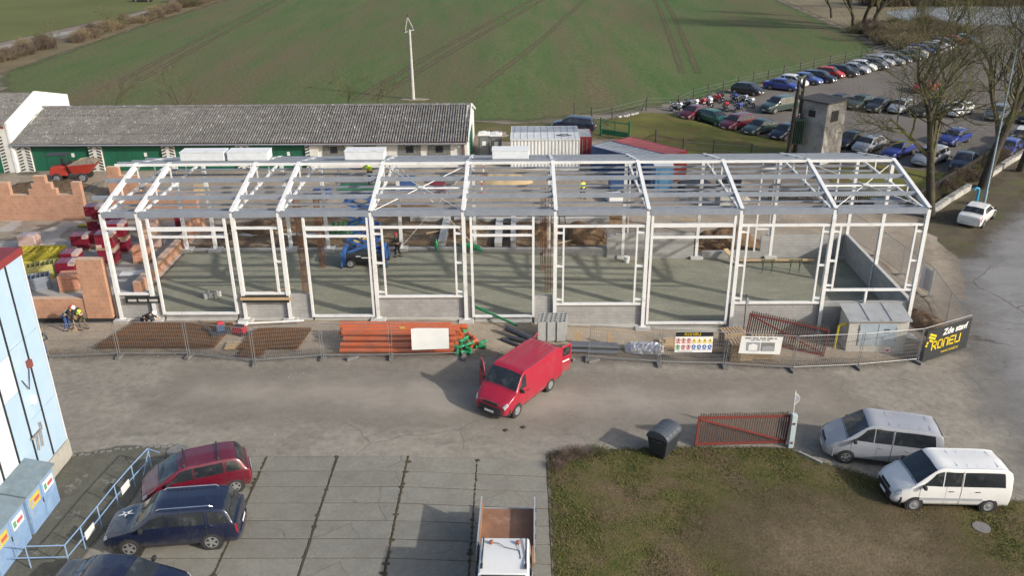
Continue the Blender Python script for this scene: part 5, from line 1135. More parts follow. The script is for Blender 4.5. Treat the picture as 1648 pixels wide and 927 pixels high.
ob('front_board', B().bb(.46, .52, -.99, .99, .9, 1.75), bed_m, tt); ob('chassis', B().bb(-2.4, 3.4, -.4, .4, .5, .85), dark_steel, tt)
ob('tail_board', B().box((-2.62, 0, .72), (.06, 1.9, .45)), alu, tt)
ty, al, stl = wheel_meshes(.34, True)
for x in (-1.5, 2.85):
    for sd in (1, -1): wh = put('wheel', ty, tt, None, (x, sd*.85, .34), 0 if sd > 0 else math.pi); put('rim', stl, wh, None)

# ------------------------------------------------------------------ scissor lift
lift_blue = mat('lift_blue', (.045, .13, .36), (.04, .10, .28), scale=3, rough=.45, grain=.06, bump=0)
sl_ = thing('scissor_lift', 'blue scissor lift raised through the open roof of the fourth bay', 'scissor lift', (2.95, 8.2, .06), 0)
ob('chassis', B().bb(-1.15, 1.15, -.6, .6, .32, .95), flat('lift_black', (.03, .032, .036), .5), sl_, bevel=.05)
for x in (-1.25, 1.25): ob('end_guard', B().box((x, 0, .75), (.22, 1.3, 1.0)), lift_blue, sl_, bevel=.04); 
for x in (-1.5, 1.5):
    for sd in (1, -1): ob('outrigger', B().beam((x*.93, sd*.66, 1.05), (x*.95, sd*.72, .1), .12, .12), lift_blue, sl_); ob('outrigger_pad', B().lathe([(.15, 0), (.13, .06)], (x*.95, sd*.72, 0), 10), dark_steel, sl_)
ty, al, stl = wheel_meshes(.31, True)
for x in (-.85, .85):
    for sd in (1, -1): wh = put('wheel', ty, sl_, None, (x, sd*.68, .31), 0 if sd > 0 else math.pi); put('rim', stl, wh, None)
for k in range(5):
    z0, z1 = .95+k*.84, .95+(k+1)*.84
    for sd in (1, -1):
        for a in (1, -1): ob('scissor_arm', B().beam((-1.05*a, sd*(.42+.05*a), z0), (1.05*a, sd*(.42+.05*a), z1), .06, .16), lift_blue, sl_)
    ob('cross_shaft', B().tube([(-1.05, -.5, z1), (-1.05, .5, z1)], .04, 8), lift_blue, sl_); ob('cross_shaft', B().tube([(1.05, -.5, z1), (1.05, .5, z1)], .04, 8), lift_blue, sl_)
ob('hydraulic_ram', B().tube([(-.5, 0, 1.1), (.3, 0, 2.6)], .06, 8), chrome, sl_)
ob('platform', B().bb(-1.3, 1.3, -.75, .75, 5.15, 5.27), flat('platform_green', (.06, .25, .10), .5), sl_)
for sd in (1, -1):
    for z in (5.75, 6.25): ob('guard_rail', B().tube([(-1.3, sd*.75, z), (1.3, sd*.75, z)], .025, 6), galv, sl_)
for x in (-1.3, 1.3):
    for z in (5.75, 6.25): ob('guard_rail', B().tube([(x, -.75, z), (x, .75, z)], .025, 6), galv, sl_)
    for sd in (1, -1): ob('rail_post', B().tube([(x, sd*.75, 5.27), (x, sd*.75, 6.25)], .025, 6), galv, sl_)
ob('control_box', B().box((1.1, -.6, 6.1), (.3, .2, .25)), flat('control_white', (.6, .6, .6), .5), sl_); ob('lift_decal', B().box((.2, -.606, .65), (.7, .01, .08)).box((-.35, -.606, .75), (.3, .01, .06)), plate_white, sl_)
ob('yellow_insulation', B().box((2.1, 11.6, 3.0), (1.0, .3, .5), .2, ry=.3), mat('yellow_board', (.55, .42, .14), (.45, .33, .1), scale=4, rough=.8), loc=(0, 0, -2.6), label='yellowish insulation slab behind the scissor lift', cat='slab')

# ------------------------------------------------------------------ red dumper by the soil heap
dp = thing('dumper', 'small red site dumper with soil-filled skip before the green garage doors', 'dumper', (-25.0, 27.2, .05), R(5))
dred = mat('dumper_red', (.40, .045, .03), (.32, .04, .03), scale=3, rough=.5, grain=.08)
ob('rear_hood', B().prism([(-1.7, .55), (-.3, .55), (-.3, 1.25), (-.7, 1.4), (-1.6, 1.3), (-1.75, .9)], -.5, .5, 'y'), dred, dp, bevel=.06)
ob('skip', B().add([(.2, -.6, .75), (1.5, -.6, .75), (1.5, .6, .75), (.2, .6, .75), (-.05, -.85, 1.5), (2.3, -.85, 1.65), (2.3, .85, 1.65), (-.05, .85, 1.5)], [(3, 2, 1, 0), (0, 1, 5, 4), (1, 2, 6, 5), (2, 3, 7, 6), (3, 0, 4, 7)]), dred, dp)
ob('load', B().add([(-.02, -.82, 1.49), (2.25, -.82, 1.63), (2.25, .82, 1.63), (-.02, .82, 1.49), (.9, 0, 1.95), (1.5, .2, 1.98)], [(0, 1, 5, 4), (1, 2, 5), (2, 3, 4, 5), (3, 0, 4)]), MATS['grey_soil'], dp)
ob('roll_bar', B().tube([(-.2, -.45, 1.1), (-.25, -.45, 2.3), (-.25, .45, 2.3), (-.2, .45, 1.1)], .04, 8), dark_steel, dp); ob('seat', B().box((-.45, 0, 1.5), (.4, .45, .12)).box((-.65, 0, 1.75), (.1, .45, .45)), plastic_black, dp); ob('steering_wheel', B().pipe((-.05, 0, 1.62), (-.02, 0, 1.66), .18, .15, 12), plastic_black, dp)
ob('canopy', B().box((-1.0, 0, 2.33), (1.6, 1.0, .06)), plastic_black, dp)
ty, al, stl = wheel_meshes(.42, False)
for x in (-1.1, 1.0):
    for sd in (1, -1): wh = put('wheel', ty, dp, None, (x, sd*.7, .42), 0 if sd > 0 else math.pi); put('rim', stl, wh, None)
# ------------------------------------------------------------------ garages behind the site
white_wall = mat('white_render', (.66, .65, .61), (.56, .55, .51), scale=.8, rough=.9, grain=.06, gscale=20, bump=.1, c3=(.42, .41, .38), s3=.5, t3=(.58, .8), world=True)
green_door = mat('green_garage_door', (.012, .115, .062), (.012, .09, .05), scale=1.2, rough=.6, grain=.06, gscale=15, bump=.03)
roof_sheet = mat('fibre_cement_sheet', (.17, .163, .152), (.085, .082, .078), scale=2.4, rough=.95, grain=.25, gscale=8, bump=.3, c3=(.31, .30, .285), s3=2.5, t3=(.56, .66), detail=8, rb=.12)
trim_red = mat('red_brown_trim', (.20, .06, .045), (.15, .05, .04), scale=2, rough=.7)
def corr_mesh(wd, L, n=5, amp=.06):
    b = B(); m = n*4
    for i in range(m+1):
        x = -wd/2+wd*i/m; z = amp*math.sin(i/4*2*math.pi)
        b.v += [(x, -L/2, z), (x, L/2, z)]
    for i in range(m): b.f.append((2*i, 2*i+2, 2*i+3, 2*i+1)); b.m.append(0)
    return b.mesh('roof_sheet', 50, (roof_sheet,), fix=False)
CM = corr_mesh(1.16, 1.75)
def corr_roof(parent, x0, x1, ya, za, yb, zb, rows):
    n = round((x1-x0)/1.12); wd = (x1-x0)/n; sl = math.atan2(zb-za, yb-ya); L = math.hypot(yb-ya, zb-za)
    for i in range(n):
        for j in range(rows):
            f = (j+.5)/rows; o = bpy.data.objects.new('roof_sheet', CM); COL.objects.link(o); o.parent = parent
            o.location = (x0+wd*(i+.5), ya+(yb-ya)*f, za+(zb-za)*f+.03+random.uniform(-.008, .012)); o.rotation_euler = (sl-math.copysign(.018, sl) if sl > 0 else sl, 0, random.uniform(-.004, .004)); o.scale = (wd/1.12, L/rows/1.68, 1)
random.seed(6)
ga = thing('garage_row', 'long low garage row with green doors and grey corrugated roof', 'building', (0, 0, 0))
ob('wall', B().bb(-31, 8.35, 30.25, 30.5, -.4, 2.75).bb(-31, 8.35, 41.5, 41.8, -.6, 2.6), white_wall, ga)
for x in (8.352, -31.002): ob('gable_wall', B().prism([(30.0, -.6), (42, -.6), (42, 2.6), (36, 4.5), (30.0, 2.6)], x-.12, x+.12, 'x'), white_wall, ga)
ob('verge_board', B().beam((8.6, 29.6, 2.62), (8.6, 36, 4.45), .1, .2).beam((8.6, 36, 4.45), (8.6, 42.3, 2.62), .1, .2), white_steel, ga)
ob('gable_door', B().bb(8.48, 8.52, 33, 38, -.3, 2.2), green_door, ga)
ob('fascia', B().bb(-31.1, 8.45, 29.62, 29.7, 2.36, 2.56), trim_red, ga); ob('gutter', B().tube([(-31.1, 29.55, 2.5), (8.5, 29.55, 2.42)], .07, 6), galv, ga)
corr_roof(ga, -31.2, 8.55, 29.55, 2.58, 36.0, 4.42, 4); corr_roof(ga, -31.2, 8.55, 36.0, 4.42, 42.4, 2.58, 4)
ob('ridge_cap', B().prism([(35.75, 4.42), (36, 4.5), (36.25, 4.42), (36, 4.56)], -31.2, 8.55, 'x'), roof_sheet, ga)
px = [-30.4, -24.14, -17.73, -11.22, -5.15]
stripe_m = flat('hazard_dark', (.06, .06, .055), .8)
for i, x in enumerate(px):
    pl = ob('pillar', B().bb(x-.55, x+.55, 29.95, 30.25, -.3, 2.36), white_wall, ga)
    for sd in (-1, 1):
        if (i == 4 and sd == 1): continue
        for k in range(9):
            z = -.05+k*.27; ob('hazard_stripe', B().prism([(x+sd*.16, z), (x+sd*.55, z-.14), (x+sd*.55, z), (x+sd*.16, z+.14)], 29.93, 29.948, 'y'), stripe_m, pl)
    if i < 4:
        d_ = ob('garage_door', B().bb(x+.6, px[i+1]-.6, 30.14, 30.24, -.3, 2.36), green_door, ga)
        for q in range(1, 4): xx = x+.6+(px[i+1]-x-1.2)*q/4; ob('door_rib', B().bb(xx-.03, xx+.03, 30.11, 30.138, -.25, 2.3), green_door, d_)
        ob('lintel_strip', B().bb(x+.6, px[i+1]-.6, 30.0, 30.1, 2.362, 2.5), trim_red, ga)
        ob('door_plate', B().bb(px[i+1]-2.2, px[i+1]-1.95, 30.1, 30.137, 1.3, 1.65), plate_white, d_)
gb = mat('glass_block', (.22, .23, .21), (.14, .15, .14), scale=3, rough=.25, grain=.05, bump=0); gj = mat('glass_block_joint', (.42, .40, .35), (.36, .34, .3), scale=4, rough=.9)
for k, (a, c) in enumerate(((-4.2, -2.25), (-1.5, .45), (2.4, 4.4), (5.0, 7.0))):
    w_ = ob('window', B().bb(a, c, 30.21, 30.249, .85, 2.12), gj, ga); n1, n2 = 9, 6
    for i in range(n1):
        for j in range(n2):
            if 3 <= i <= 5 and j >= 3: continue
            xx = a+(c-a)*(i+.5)/n1; zz = .85+1.27*(j+.5)/n2; ob('pane', B().bb(xx-.085, xx+.085, 30.17, 30.212, zz-.085, zz+.085), gb, w_)
    ob('casement', B().bb(a+.68, c-.68, 30.15, 30.205, 1.5, 2.08), glass, w_)
ob('downpipe', B().tube([(8.1, 29.8, 2.4), (8.1, 30.0, 2.1), (8.1, 30.05, -.2)], .06, 6), trim_red, ga)
hb = thing('white_gable_building', 'taller white gabled building at the left end of the garages', 'building', (0, 0, 0))
ob('wall', B().bb(-60, -31.3, 29.75, 30.0, -.4, 4.3).bb(-60, -31.3, 40.8, 41.0, -.4, 4.3), white_wall, hb)
ob('gable_wall', B().prism([(29.7, -.4), (41, -.4), (41, 4.6), (35.4, 6.05), (29.7, 4.45)], -31.35, -31.14, 'x'), flat('bright_render', (.75, .75, .73), .9), hb)
corr_roof(hb, -60, -31.3, 29.3, 4.25, 35.35, 5.85, 4); corr_roof(hb, -60, -31.3, 35.35, 5.85, 41.4, 4.25, 4)
ob('fascia', B().bb(-60, -31.3, 29.3, 29.4, 4.05, 4.22), trim_red, hb)
ob('garage_door', B().bb(-36, -32.4, 29.68, 29.745, -.3, 3.2), green_door, hb); ob('side_door', B().bb(-31.138, -31.1, 30.1, 31.2, -.3, 2.0), flat('grey_door', (.16, .17, .19), .6), hb)
for k in range(12):
    z = -.05+k*.28; ob('hazard_stripe', B().prism([(-32.3, z), (-31.9, z+.13), (-31.9, z+.27), (-32.3, z+.14)], 29.72, 29.745, 'y'), stripe_m, hb)

# ------------------------------------------------------------------ pale blue building on the near left
clad_b = mat('blue_cladding', (.365, .49, .61), (.33, .455, .58), scale=1.0, rough=.6, grain=.03, bump=.04, c3=(.40, .51, .60), s3=.6); clad_w = mat('white_cladding', (.56, .61, .65), (.50, .56, .61), scale=1.0, rough=.6, grain=.03, bump=.04)
bb_ = thing('clad_building', 'pale blue and white clad building with dark vertical seams at the left edge', 'building', (0, 0, 0))
ob('core_wall', B().bb(-20, -6.46, -60, -13.45, .86, 9.55), clad_b, bb_)
ob('plinth', B().bb(-20, -6.38, -60, -13.35, -.3, .85), mat('plinth_render', (.40, .385, .34), (.31, .295, .25), scale=1.2, rough=.9, grain=.1, bump=.2, c3=(.17, .17, .11), s3=.8), bb_)
y = -13.45
for k in range(16):
    w_ = 1.12
    if k in (2, 3): segs = ((.88, 4.6, clad_b if k == 2 else clad_w), (4.62, 6.2, clad_w), (6.22, 9.5, clad_b))
    elif k in (1,): segs = ((.88, 3.1, clad_b), (3.12, 6.3, clad_b), (6.32, 9.5, clad_b))
    else: segs = ((.88, 3.1, clad_w if k > 2 else clad_b), (3.12, 6.3, clad_w if k > 3 else clad_b), (6.32, 9.5, clad_b))
    for z0, z1, m in segs: ob('cladding_panel', B().bb(-6.455, -6.42, y-w_+.075, y-.075, z0, z1), m, bb_, bevel=.006)
    ob('seam', B().bb(-6.458, -6.435, y-w_-.073, y-w_+.073, .88, 9.5), blk, bb_); y -= w_
ob('corner_trim', B().bb(-6.47, -6.40, -13.46, -13.38, .86, 9.5), clad_w, bb_)
ob('roof_edge', B().bb(-20, -6.4, -60, -13.4, 9.56, 9.72).bb(-6.44, -6.33, -60, -13.35, 9.44, 9.74), mat('red_roof_trim', (.22, .03, .035), (.17, .028, .03), scale=2, rough=.6), bb_)
ob('alarm_box', B().bb(-6.418, -6.26, -14.86, -14.64, 5.15, 5.45), flat('red_brown_box', (.22, .06, .05), .5), bb_); ob('white_box', B().bb(-6.418, -6.26, -15.2, -15.02, 3.7, 4.05), plate_white, bb_)
ob('cable', B().tube([(-6.4, -15.4, 4.9), (-6.32, -15.2, 4.4), (-6.35, -15.0, 4.7), (-6.38, -14.8, 5.1)], .02, 5), plastic_black, bb_); ob('wall_pipe', B().tube([(-6.3, -15.9, 2.5), (-6.3, -15.1, 2.5), (-6.3, -15.1, 2.8)], .04, 6).tube([(-6.3, -15.5, 2.5), (-6.3, -15.6, 1.8)], .03, 6).tube([(-6.3, -15.2, 2.5), (-6.3, -15.3, 1.8)], .03, 6), mat('grey_rust', (.3, .26, .22), (.2, .15, .12), scale=6, rough=.8), bb_)
sign_y = flat('cabinet_sign_yellow', (.55, .45, .08), .6)
cab_roof = mat('cabinet_roof', (.17, .23, .27), (.13, .17, .19), scale=2, rough=.7, grain=.1, c3=(.22, .25, .24), s3=2)
for k, (y0, y1, lab) in enumerate(((-18.6, -16.55, 'blue gas bottle cabinet with yellow and white signs by the wall corner'), (-20.95, -18.8, 'blue gas bottle cabinet with signs cut by the left picture edge'))):
    c = thing('blue_cabinet', lab, 'cabinet', (-5.9, (y0+y1)/2, 0), 0); L_ = (y1-y0)/2
    ob('body', B().bb(-.45, .5, -L_, L_, 0, 1.72), blue_paint, c); ob('roof', B().prism([(-.5, 1.98), (.62, 1.74), (.62, 1.80), (-.5, 2.04)], -L_-.06, L_+.06, 'y'), cab_roof, c)
    for sd in (-1, 1):
        d_ = ob('door', B().bb(.503, .53, sd*L_/2-L_/2+.03, sd*L_/2+L_/2-.03, .06, 1.66), blue_paint, c, bevel=.008)
        ob('sign', B().bb(.535, .54, sd*L_/2-.36, sd*L_/2+.36, 1.05, 1.5), sign_y if sd < 0 else plate_white, d_); ob('sign_mark', B().bb(.541, .546, sd*L_/2-.08, sd*L_/2+.3, 1.18, 1.33), flat('muted_red', (.45, .1, .1), .6), d_); ob('sign_mark', B().bb(.541, .546, sd*L_/2-.32, sd*L_/2-.14, 1.14, 1.4), flat('muted_green', (.12, .3, .18), .6) if sd > 0 else gray_ink, d_)
    ob('handle', B().bb(.535, .56, -.06, -.02, .8, 1.0), dark_steel, c)
# railing
rl = thing('railing', 'pale blue tube railing with two white signs around the cabinets', 'railing', (0, 0, 0))
RP = [(-2.55, -14.35), (-2.75, -15.6), (-2.9, -16.9), (-3.0, -18.2), (-3.1, -19.4), (-3.2, -20.4)]
RQ = [(-3.2, -20.4), (-4.6, -20.45), (-6.0, -20.5)]
for (x, y) in RP+RQ[1:]: ob('post', B().tube([(x, y, 0), (x, y, 1.02)], .026, 8), blue_paint, rl)
for seq in (RP, RQ):
    for z in (1.02, .5):
        for a, c in zip(seq[:-1], seq[1:]): ob('rail', B().tube([(*a, z), (*c, z)], .024, 8), blue_paint, rl)
ob('end_brace', B().tube([(-2.55, -14.35, 1.0), (-2.0, -14.5, .9)], .022, 6).tube([(-2.55, -14.35, .9), (-2.65, -15.0, .1)], .022, 6), blue_paint, rl)
for (x, y) in ((-2.83, -16.3), (-3.06, -19.0)): ob('sign_plate', B().box((x+.04, y, .5), (.015, .62, .34), -.09), plate_white, rl)
apron = mat('broken_apron', (.13, .125, .10), (.095, .092, .075), scale=1.4, rough=.95, grain=.25, gscale=12, bump=.4, c3=(.2, .195, .17), s3=1.5, t3=(.58, .66), world=True, edge=(.3, 1))
zone('broken_apron', [(-6.4, -13.3), (-4.5, -12.7), (-1.6, -12.9), (-1.2, -14), (-2.4, -15), (-3.1, -20.6), (-3.2, -27), (-6.4, -27)], .3, .016, apron, relief=.04, rscale=.8)
kb = thing('kerb', 'broken line of pale kerb stones curving in front of the clad building', 'kerb', (0, 0, 0))
for k in range(16):
    f = k/15; x = -6.3+f*4.2; yy = -13.45+.9*math.sin(f*1.5)*.9; ob('kerb_stone', B().box((x, yy+random.uniform(-.06, .06), .0), (random.uniform(.14, .26), .1, .1), .2+.5*random.random()), stone, kb)
mh = thing('manhole_cover', 'round manhole cover in front of the dark red people carrier', 'manhole', (-1.9, -13.1, .03)); ob('ring', B().pipe((0, 0, 0), (0, 0, .03), .45, .36, 20), stone, mh); ob('cover', B().lathe([(.36, 0), (.36, .02)], (0, 0, 0), 20), stone, mh)
mh = thing('manhole_cover', 'pale concrete manhole in the lawn below the white van', 'manhole', (31.4, -16.9, gz(31.4)+.08)); ob('ring', B().pipe((0, 0, -.02), (0, 0, .015), .34, .26, 18), stone, mh); ob('cover', B().lathe([(.26, 0), (.26, .012)], (0, 0, 0), 18), stone, mh)

# ------------------------------------------------------------------ containers, toilets, gate behind the hall
def container(loc, rz, L, W_, H, m, roofm, label, doors=None, name='container', extra=None):
    t = thing(name, label, 'container', loc, rz)
    ob('floor_frame', B().bb(-L/2, L/2, -W_/2, W_/2, 0, .16), dark_steel if doors else m, t)
    for sd in (-1, 1):
        b = B(); n = int(L/.3); y = sd*W_/2; pts = []
        for i in range(n): x = -L/2+L*i/n; q = L/n; pts += [(x, 0), (x+q*.3, 0), (x+q*.5, -.035*sd), (x+q*.8, -.035*sd)]
        pts.append((L/2, 0)); b.v = [(p[0], y+p[1], z) for p in pts for z in (.16, H-.1)]; b.f = [(2*i, 2*i+2, 2*i+3, 2*i+1) for i in range(len(pts)-1)]; b.m = [0]*len(b.f)
        ob('side_wall', b, m, t)
        ob('top_rail', B().bb(-L/2, L/2, y-.05, y+.05, H-.1, H+.001), m, t)
    for sd in (-1, 1):
        ob('end_wall', B().bb(sd*L/2-.03, sd*L/2+.03, -W_/2, W_/2, .16, H-.002), doors if (doors and sd == 1) else m, t)
        if doors and sd == 1:
            for q in (-.7, -.3, .3, .7): ob('lock_rod', B().tube([(L/2+.06, q, .25), (L/2+.06, q, H-.2)], .022, 6), galv, t)
    ob('roof', B().bb(-L/2+.02, L/2-.02, -W_/2+.04, W_/2-.04, H-.05, H-.01), roofm, t)
    for k in range(int(L/.6)): ob('roof_rib', B().bb(-L/2+.3+k*.6, -L/2+.36+k*.6, -W_/2+.08, W_/2-.08, H-.009, H+.018), roofm, t)
    return t
cw_ = mat('container_white', (.62, .63, .62), (.54, .55, .54), scale=1, rough=.5, grain=.04, bump=0, c3=(.42, .42, .40), s3=.8); cr_ = mat('container_red', (.2, .018, .02), (.16, .018, .02), scale=1, rough=.55); cb_ = mat('container_blue', (.03, .075, .2), (.03, .06, .15), scale=1, rough=.55); gr_ = mat('grey_container_roof', (.33, .36, .39), (.27, .29, .31), scale=1.2, rough=.6, c3=(.22, .21, .2), s3=.9); rr_ = mat('red_container_roof', (.40, .10, .095), (.34, .085, .08), scale=1.2, rough=.6)
c1 = container((15.25, 31.85, -.36), 0, 6.05, 2.44, 2.85, cw_, cw_, 'white site office container nearest the hall with red letter sign', name='site_container')
ob('letter_sign', B().bb(-2.75, -2.35, -1.30, -1.27, 1.5, 1.95), sgr, c1); ob('letter', B().bb(-2.66, -2.6, -1.32, -1.302, 1.55, 1.9).bb(-2.6, -2.44, -1.32, -1.302, 1.83, 1.9).bb(-2.6, -2.48, -1.32, -1.302, 1.69, 1.75).bb(-2.6, -2.44, -1.32, -1.302, 1.55, 1.62), plate_white, c1)
ob('roof_cable', B().tube([(1.1, .1, 2.9), (1.6, .4, 2.9), (2.2, .0, 2.9), (1.7, -.3, 2.9), (1.0, -.1, 2.9), (1.9, .2, 2.92), (2.4, -.2, 2.9)], .025, 5), plastic_black, c1)
container((15.3, 34.6, -.36), 0, 6.05, 2.4, 2.75, cw_, gr_, 'second white site container close behind the nearest one', name='site_container')
container((18.45, 35.4, -.5), R(-90), 3.0, 2.3, 2.35, cr_, gr_, 'dark red container with lock rods right of the white containers', cr_)
container((22.3, 30.0, -.72), R(-47), 6.05, 2.44, 2.4, cb_, gr_, 'blue container with grey roof behind the hall middle')
container((24.5, 31.4, -.8), R(-47), 6.6, 2.3, 2.45, cr_, rr_, 'container with faded red roof beside the blue one')
lb = thing('blue_cabin', 'light blue cabin seen through the frames at mid hall', 'cabin', (25.0, 26.2, gz(25))); ob('body', B().bb(-.75, .75, -.6, .6, 0, 2.2), flat('cabin_blue', (.08, .22, .38), .5), lb, bevel=.03); ob('roof', B().bb(-.8, .8, -.65, .65, 2.203, 2.28), plate_white, lb); ob('door', B().bb(-.4, .4, -.64, -.605, .1, 2.0), flat('cabin_door', (.1, .26, .42), .5), lb)
toil = flat('toilet_grey', (.13, .135, .14), .6)
for k, (x, lab) in enumerate(((9.75, 'left grey portable toilet with white roof beside the garages'), (10.85, 'right grey portable toilet with white roof beside the garages'))):
    t = thing('portable_toilet', lab, 'portable toilet', (x, 34.4, gz(x))); ob('cabin', B().bb(-.5, .5, -.55, .55, 0, 2.1), toil, t, bevel=.03); ob('roof', B().prism([(-.56, 2.1), (.56, 2.1), (.5, 2.22), (0, 2.3), (-.5, 2.22)], -.6, .6, 'y'), plate_white, t); ob('door', B().bb(-.38, .38, -.58, -.552, .1, 1.95), flat('toilet_door', (.17, .175, .18), .6), t); ob('notice', B().bb(-.15, .2, -.59, -.582, 1.2, 1.6), plate_white, t); ob('vent', B().lathe([(.06, 0), (.06, .25)], (.35, .35, 2.2), 8), toil, t)
gg = thing('green_gate', 'green steel field gate standing before the mossy bank', 'gate', (21.3, 44.1, gz(21.3)), math.atan2(-1.8, 2.7)); gm = flat('gate_green', (.015, .15, .07), .5)
for x in (0, 3.25): ob('post', B().box((x, 0, .95), (.14, .14, 1.9)), gm, gg)
for z in (.25, 1.6): ob('rail', B().box((1.62, 0, z), (3.1, .06, .08)), gm, gg)
ob('lower_sheet', B().box((1.62, 0, .5), (3.0, .02, .46)), gm, gg); ob('mid_bar', B().box((1.62, 0, 1.1), (.05, .05, .95)), gm, gg)
b = B()
for k in range(22): b.beam((.15+k*.14, 0, .7), (.15+k*.14, 0, 1.58), .01, .01)
ob('wire_mesh', b, gm, gg)
# site clutter seen through the frames
random.seed(17)
for k, (x, y, sx, sy, sz, m, lab) in enumerate(((21.2, 25.6, 1.5, 1.2, 1.0, 'container_blue', 'blue covered pallet behind the eighth frame'), (20.6, 22.6, 1.2, 1.0, .5, 'container_white', 'white bag pallet behind the eighth frame'), (27.5, 25.5, 2.4, 1.2, .9, 'dark_steel', 'dark scrap crate behind the ninth bay'), (30.6, 26.5, 2.0, 1.2, 1.1, 'dark_steel', 'tall dark crate behind the ninth bay'), (29.2, 22.0, 1.0, 1.0, 1.5, 'grey_concrete', 'grey concrete cube behind the ninth frame'), (3.8, 24.0, 1.4, 1.1, .9, 'container_blue', 'blue covered pallet behind the fifth frame'), (7.0, 25.5, 1.2, .9, .7, 'toilet_grey', 'grey crate behind the fifth bay'), (1.0, 22.5, 1.5, 1.2, .8, 'toilet_grey', 'grey covered stack behind the scissor lift'), (-2.6, 21.8, 1.2, .9, .7, 'container_blue', 'blue crate behind the third bay'), (6.4, 23.4, 1.1, .8, .6, 'container_red', 'red crate behind the fifth bay'), (-12.5, 22.5, 1.1, .9, .8, 'timber', 'timber crate before the second garage door'))):
    t = thing('crate', lab, 'crate', (x, y, gz(x)+.05), random.uniform(-.4, .4)); M_ = MATS[m]
    ob('box', B().box((0, 0, sz/2+.1), (sx, sy, sz)), M_, t, bevel=.04); ob('skid', B().box((-sx*.3, 0, .05), (.12, sy, .1)).box((sx*.3, 0, .05), (.12, sy, .1)), pallet_wood, t); ob('lid', B().box((0, 0, sz+.12), (sx+.06, sy+.06, .05)), M_, t)
mound('rubble_heap', (28.8, 24.2, -1.0), 3.2, 1.2, .8, mat('pale_rubble', (.42, .39, .34), (.25, .23, .2), scale=3, rough=.95, grain=.3, gscale=10, bump=.8, bscale=6, bdist=.1, world=True), 'pale rubble heap behind the ninth bay', 'rubble heap', 12)
mound('sand_heap', (11.6, 27.0, -.2), 2.6, 1.4, .7, mat('yellow_sand', (.44, .34, .2), (.36, .27, .16), scale=1.5, rough=.95, grain=.12, bump=.3, world=True), 'yellowish sand heap behind the sixth bay', 'sand heap', 14)
for k, (x, lab) in enumerate(((9.9, 'left red and white marker post behind the sixth frame'), (9.95, 'nearer red and white marker post behind the sixth frame'))):
    t = thing('marker_post', lab, 'post', (x, 28.5-k*5, -.1));
    for q in range(5): ob('band', B().bb(-.06, .06, -.06, .06, q*.3, q*.3+.3), sgr if q % 2 == 0 else plate_white, t)

# ------------------------------------------------------------------ transformer tower, pylon, poles
tw_m = mat('tower_render', (.42, .405, .37), (.31, .30, .28), scale=.9, rough=.95, grain=.12, gscale=14, bump=.3, c3=(.15, .148, .145), s3=.7, t3=(.48, .7))
tw = thing('transformer_tower', 'square concrete transformer tower with flat slab roof', 'tower', (41.35, 37.3, gz(41)), R(-53))
ob('shaft', B().bb(-1.5, 1.5, -1.5, 1.5, 0, 5.75), tw_m, tw, bevel=.03); ob('roof_slab', B().bb(-1.68, 1.68, -1.68, 1.68, 5.753, 5.9), mat('roof_felt', (.10, .095, .09), (.075, .072, .07), scale=2, rough=.95), tw)
ob('opening', B().bb(-.42, .32, -1.53, -1.505, 4.35, 4.95), blk, tw); ob('side_opening', B().bb(1.505, 1.53, -.75, .35, 4.0, 5.0), dark_steel, tw)
for k in range(4): ob('insulator', B().lathe([(.07, -.12), (.09, 0), (.07, .04)], (-.55+k*.3, -1.56, 5.25), 10, 'y'), lamp_clear, tw)
py = thing('transformer_pylon', 'dark two-pole transformer pylon with green switchgear beside the tower', 'pylon', (38.2, 36.0, gz(38.2)), 0); pole_m = mat('creosote_wood', (.055, .045, .035), (.035, .03, .025), scale=5, rough=.9)
ob('pole', B().tube([(0, 0, 0), (.25, 0, 8.0)], [.2, .14], 10), pole_m, py, smooth=40); ob('pole', B().tube([(1.0, 1.4, 0), (1.15, 1.4, 7.9)], [.18, .13], 10), pole_m, py, smooth=40)
ob('cross_arm', B().beam((.05, -.3, 7.9), (1.35, 1.8, 7.9), .14, .18).beam((.1, -.1, 6.7), (1.2, 1.6, 6.7), .12, .16), mat('mossy_timber', (.14, .15, .09), (.09, .095, .06), scale=4, rough=.9), py)
for k in range(4): ob('insulator', B().lathe([(.05, 0), (.1, .08), (.05, .16), (.1, .24), (.04, .32)], (.1+k*.3, k*.42, 6.0), 10), plastic_black, py)
tg = mat('switchgear_green', (.03, .075, .05), (.025, .055, .04), scale=3, rough=.6)
ob('switchgear', B().bb(.35, 1.3, .2, 1.2, 1.8, 4.2), tg, py)
for k in range(6): ob('cooling_fin', B().bb(.42+k*.15, .46+k*.15, .02, .198, 1.9, 4.0), tg, py)
ob('switch_frame', B().beam((.3, 0, 4.4), (1.4, 1.2, 4.4), .08, .08), red_iron, py); ob('bushing', B().lathe([(.06, 0), (.11, .1), (.06, .2), (.11, .3), (.05, .45)], (.8, .6, 4.2), 10), lamp_clear, py)
up_ = thing('power_pole', 'concrete power pole with triangular head in the field', 'pole', (.44, 59.1, .02)); pc_ = mat('pole_concrete', (.47, .46, .43), (.4, .39, .36), scale=3, rough=.9, grain=.08)
ob('shaft', B().tube([(0, 0, -.3), (0, 0, 8.0)], [.24, .13], 10), pc_, up_, smooth=40)
ob('head_frame', B().beam((-.55, 0, 7.7), (.55, 0, 8.0), .09, .12).beam((-.5, 0, 7.7), (-.15, 0, 9.4), .07, .09).beam((.5, 0, 8.0), (-.15, 0, 9.4), .07, .09), pc_, up_)
for x, z in ((-.15, 9.4), (-.55, 7.75), (.55, 8.05)): ob('insulator', B().lathe([(.05, 0), (.09, .06), (.05, .14), (.09, .2), (.04, .3)], (x, 0, z), 10), plastic_black, up_)
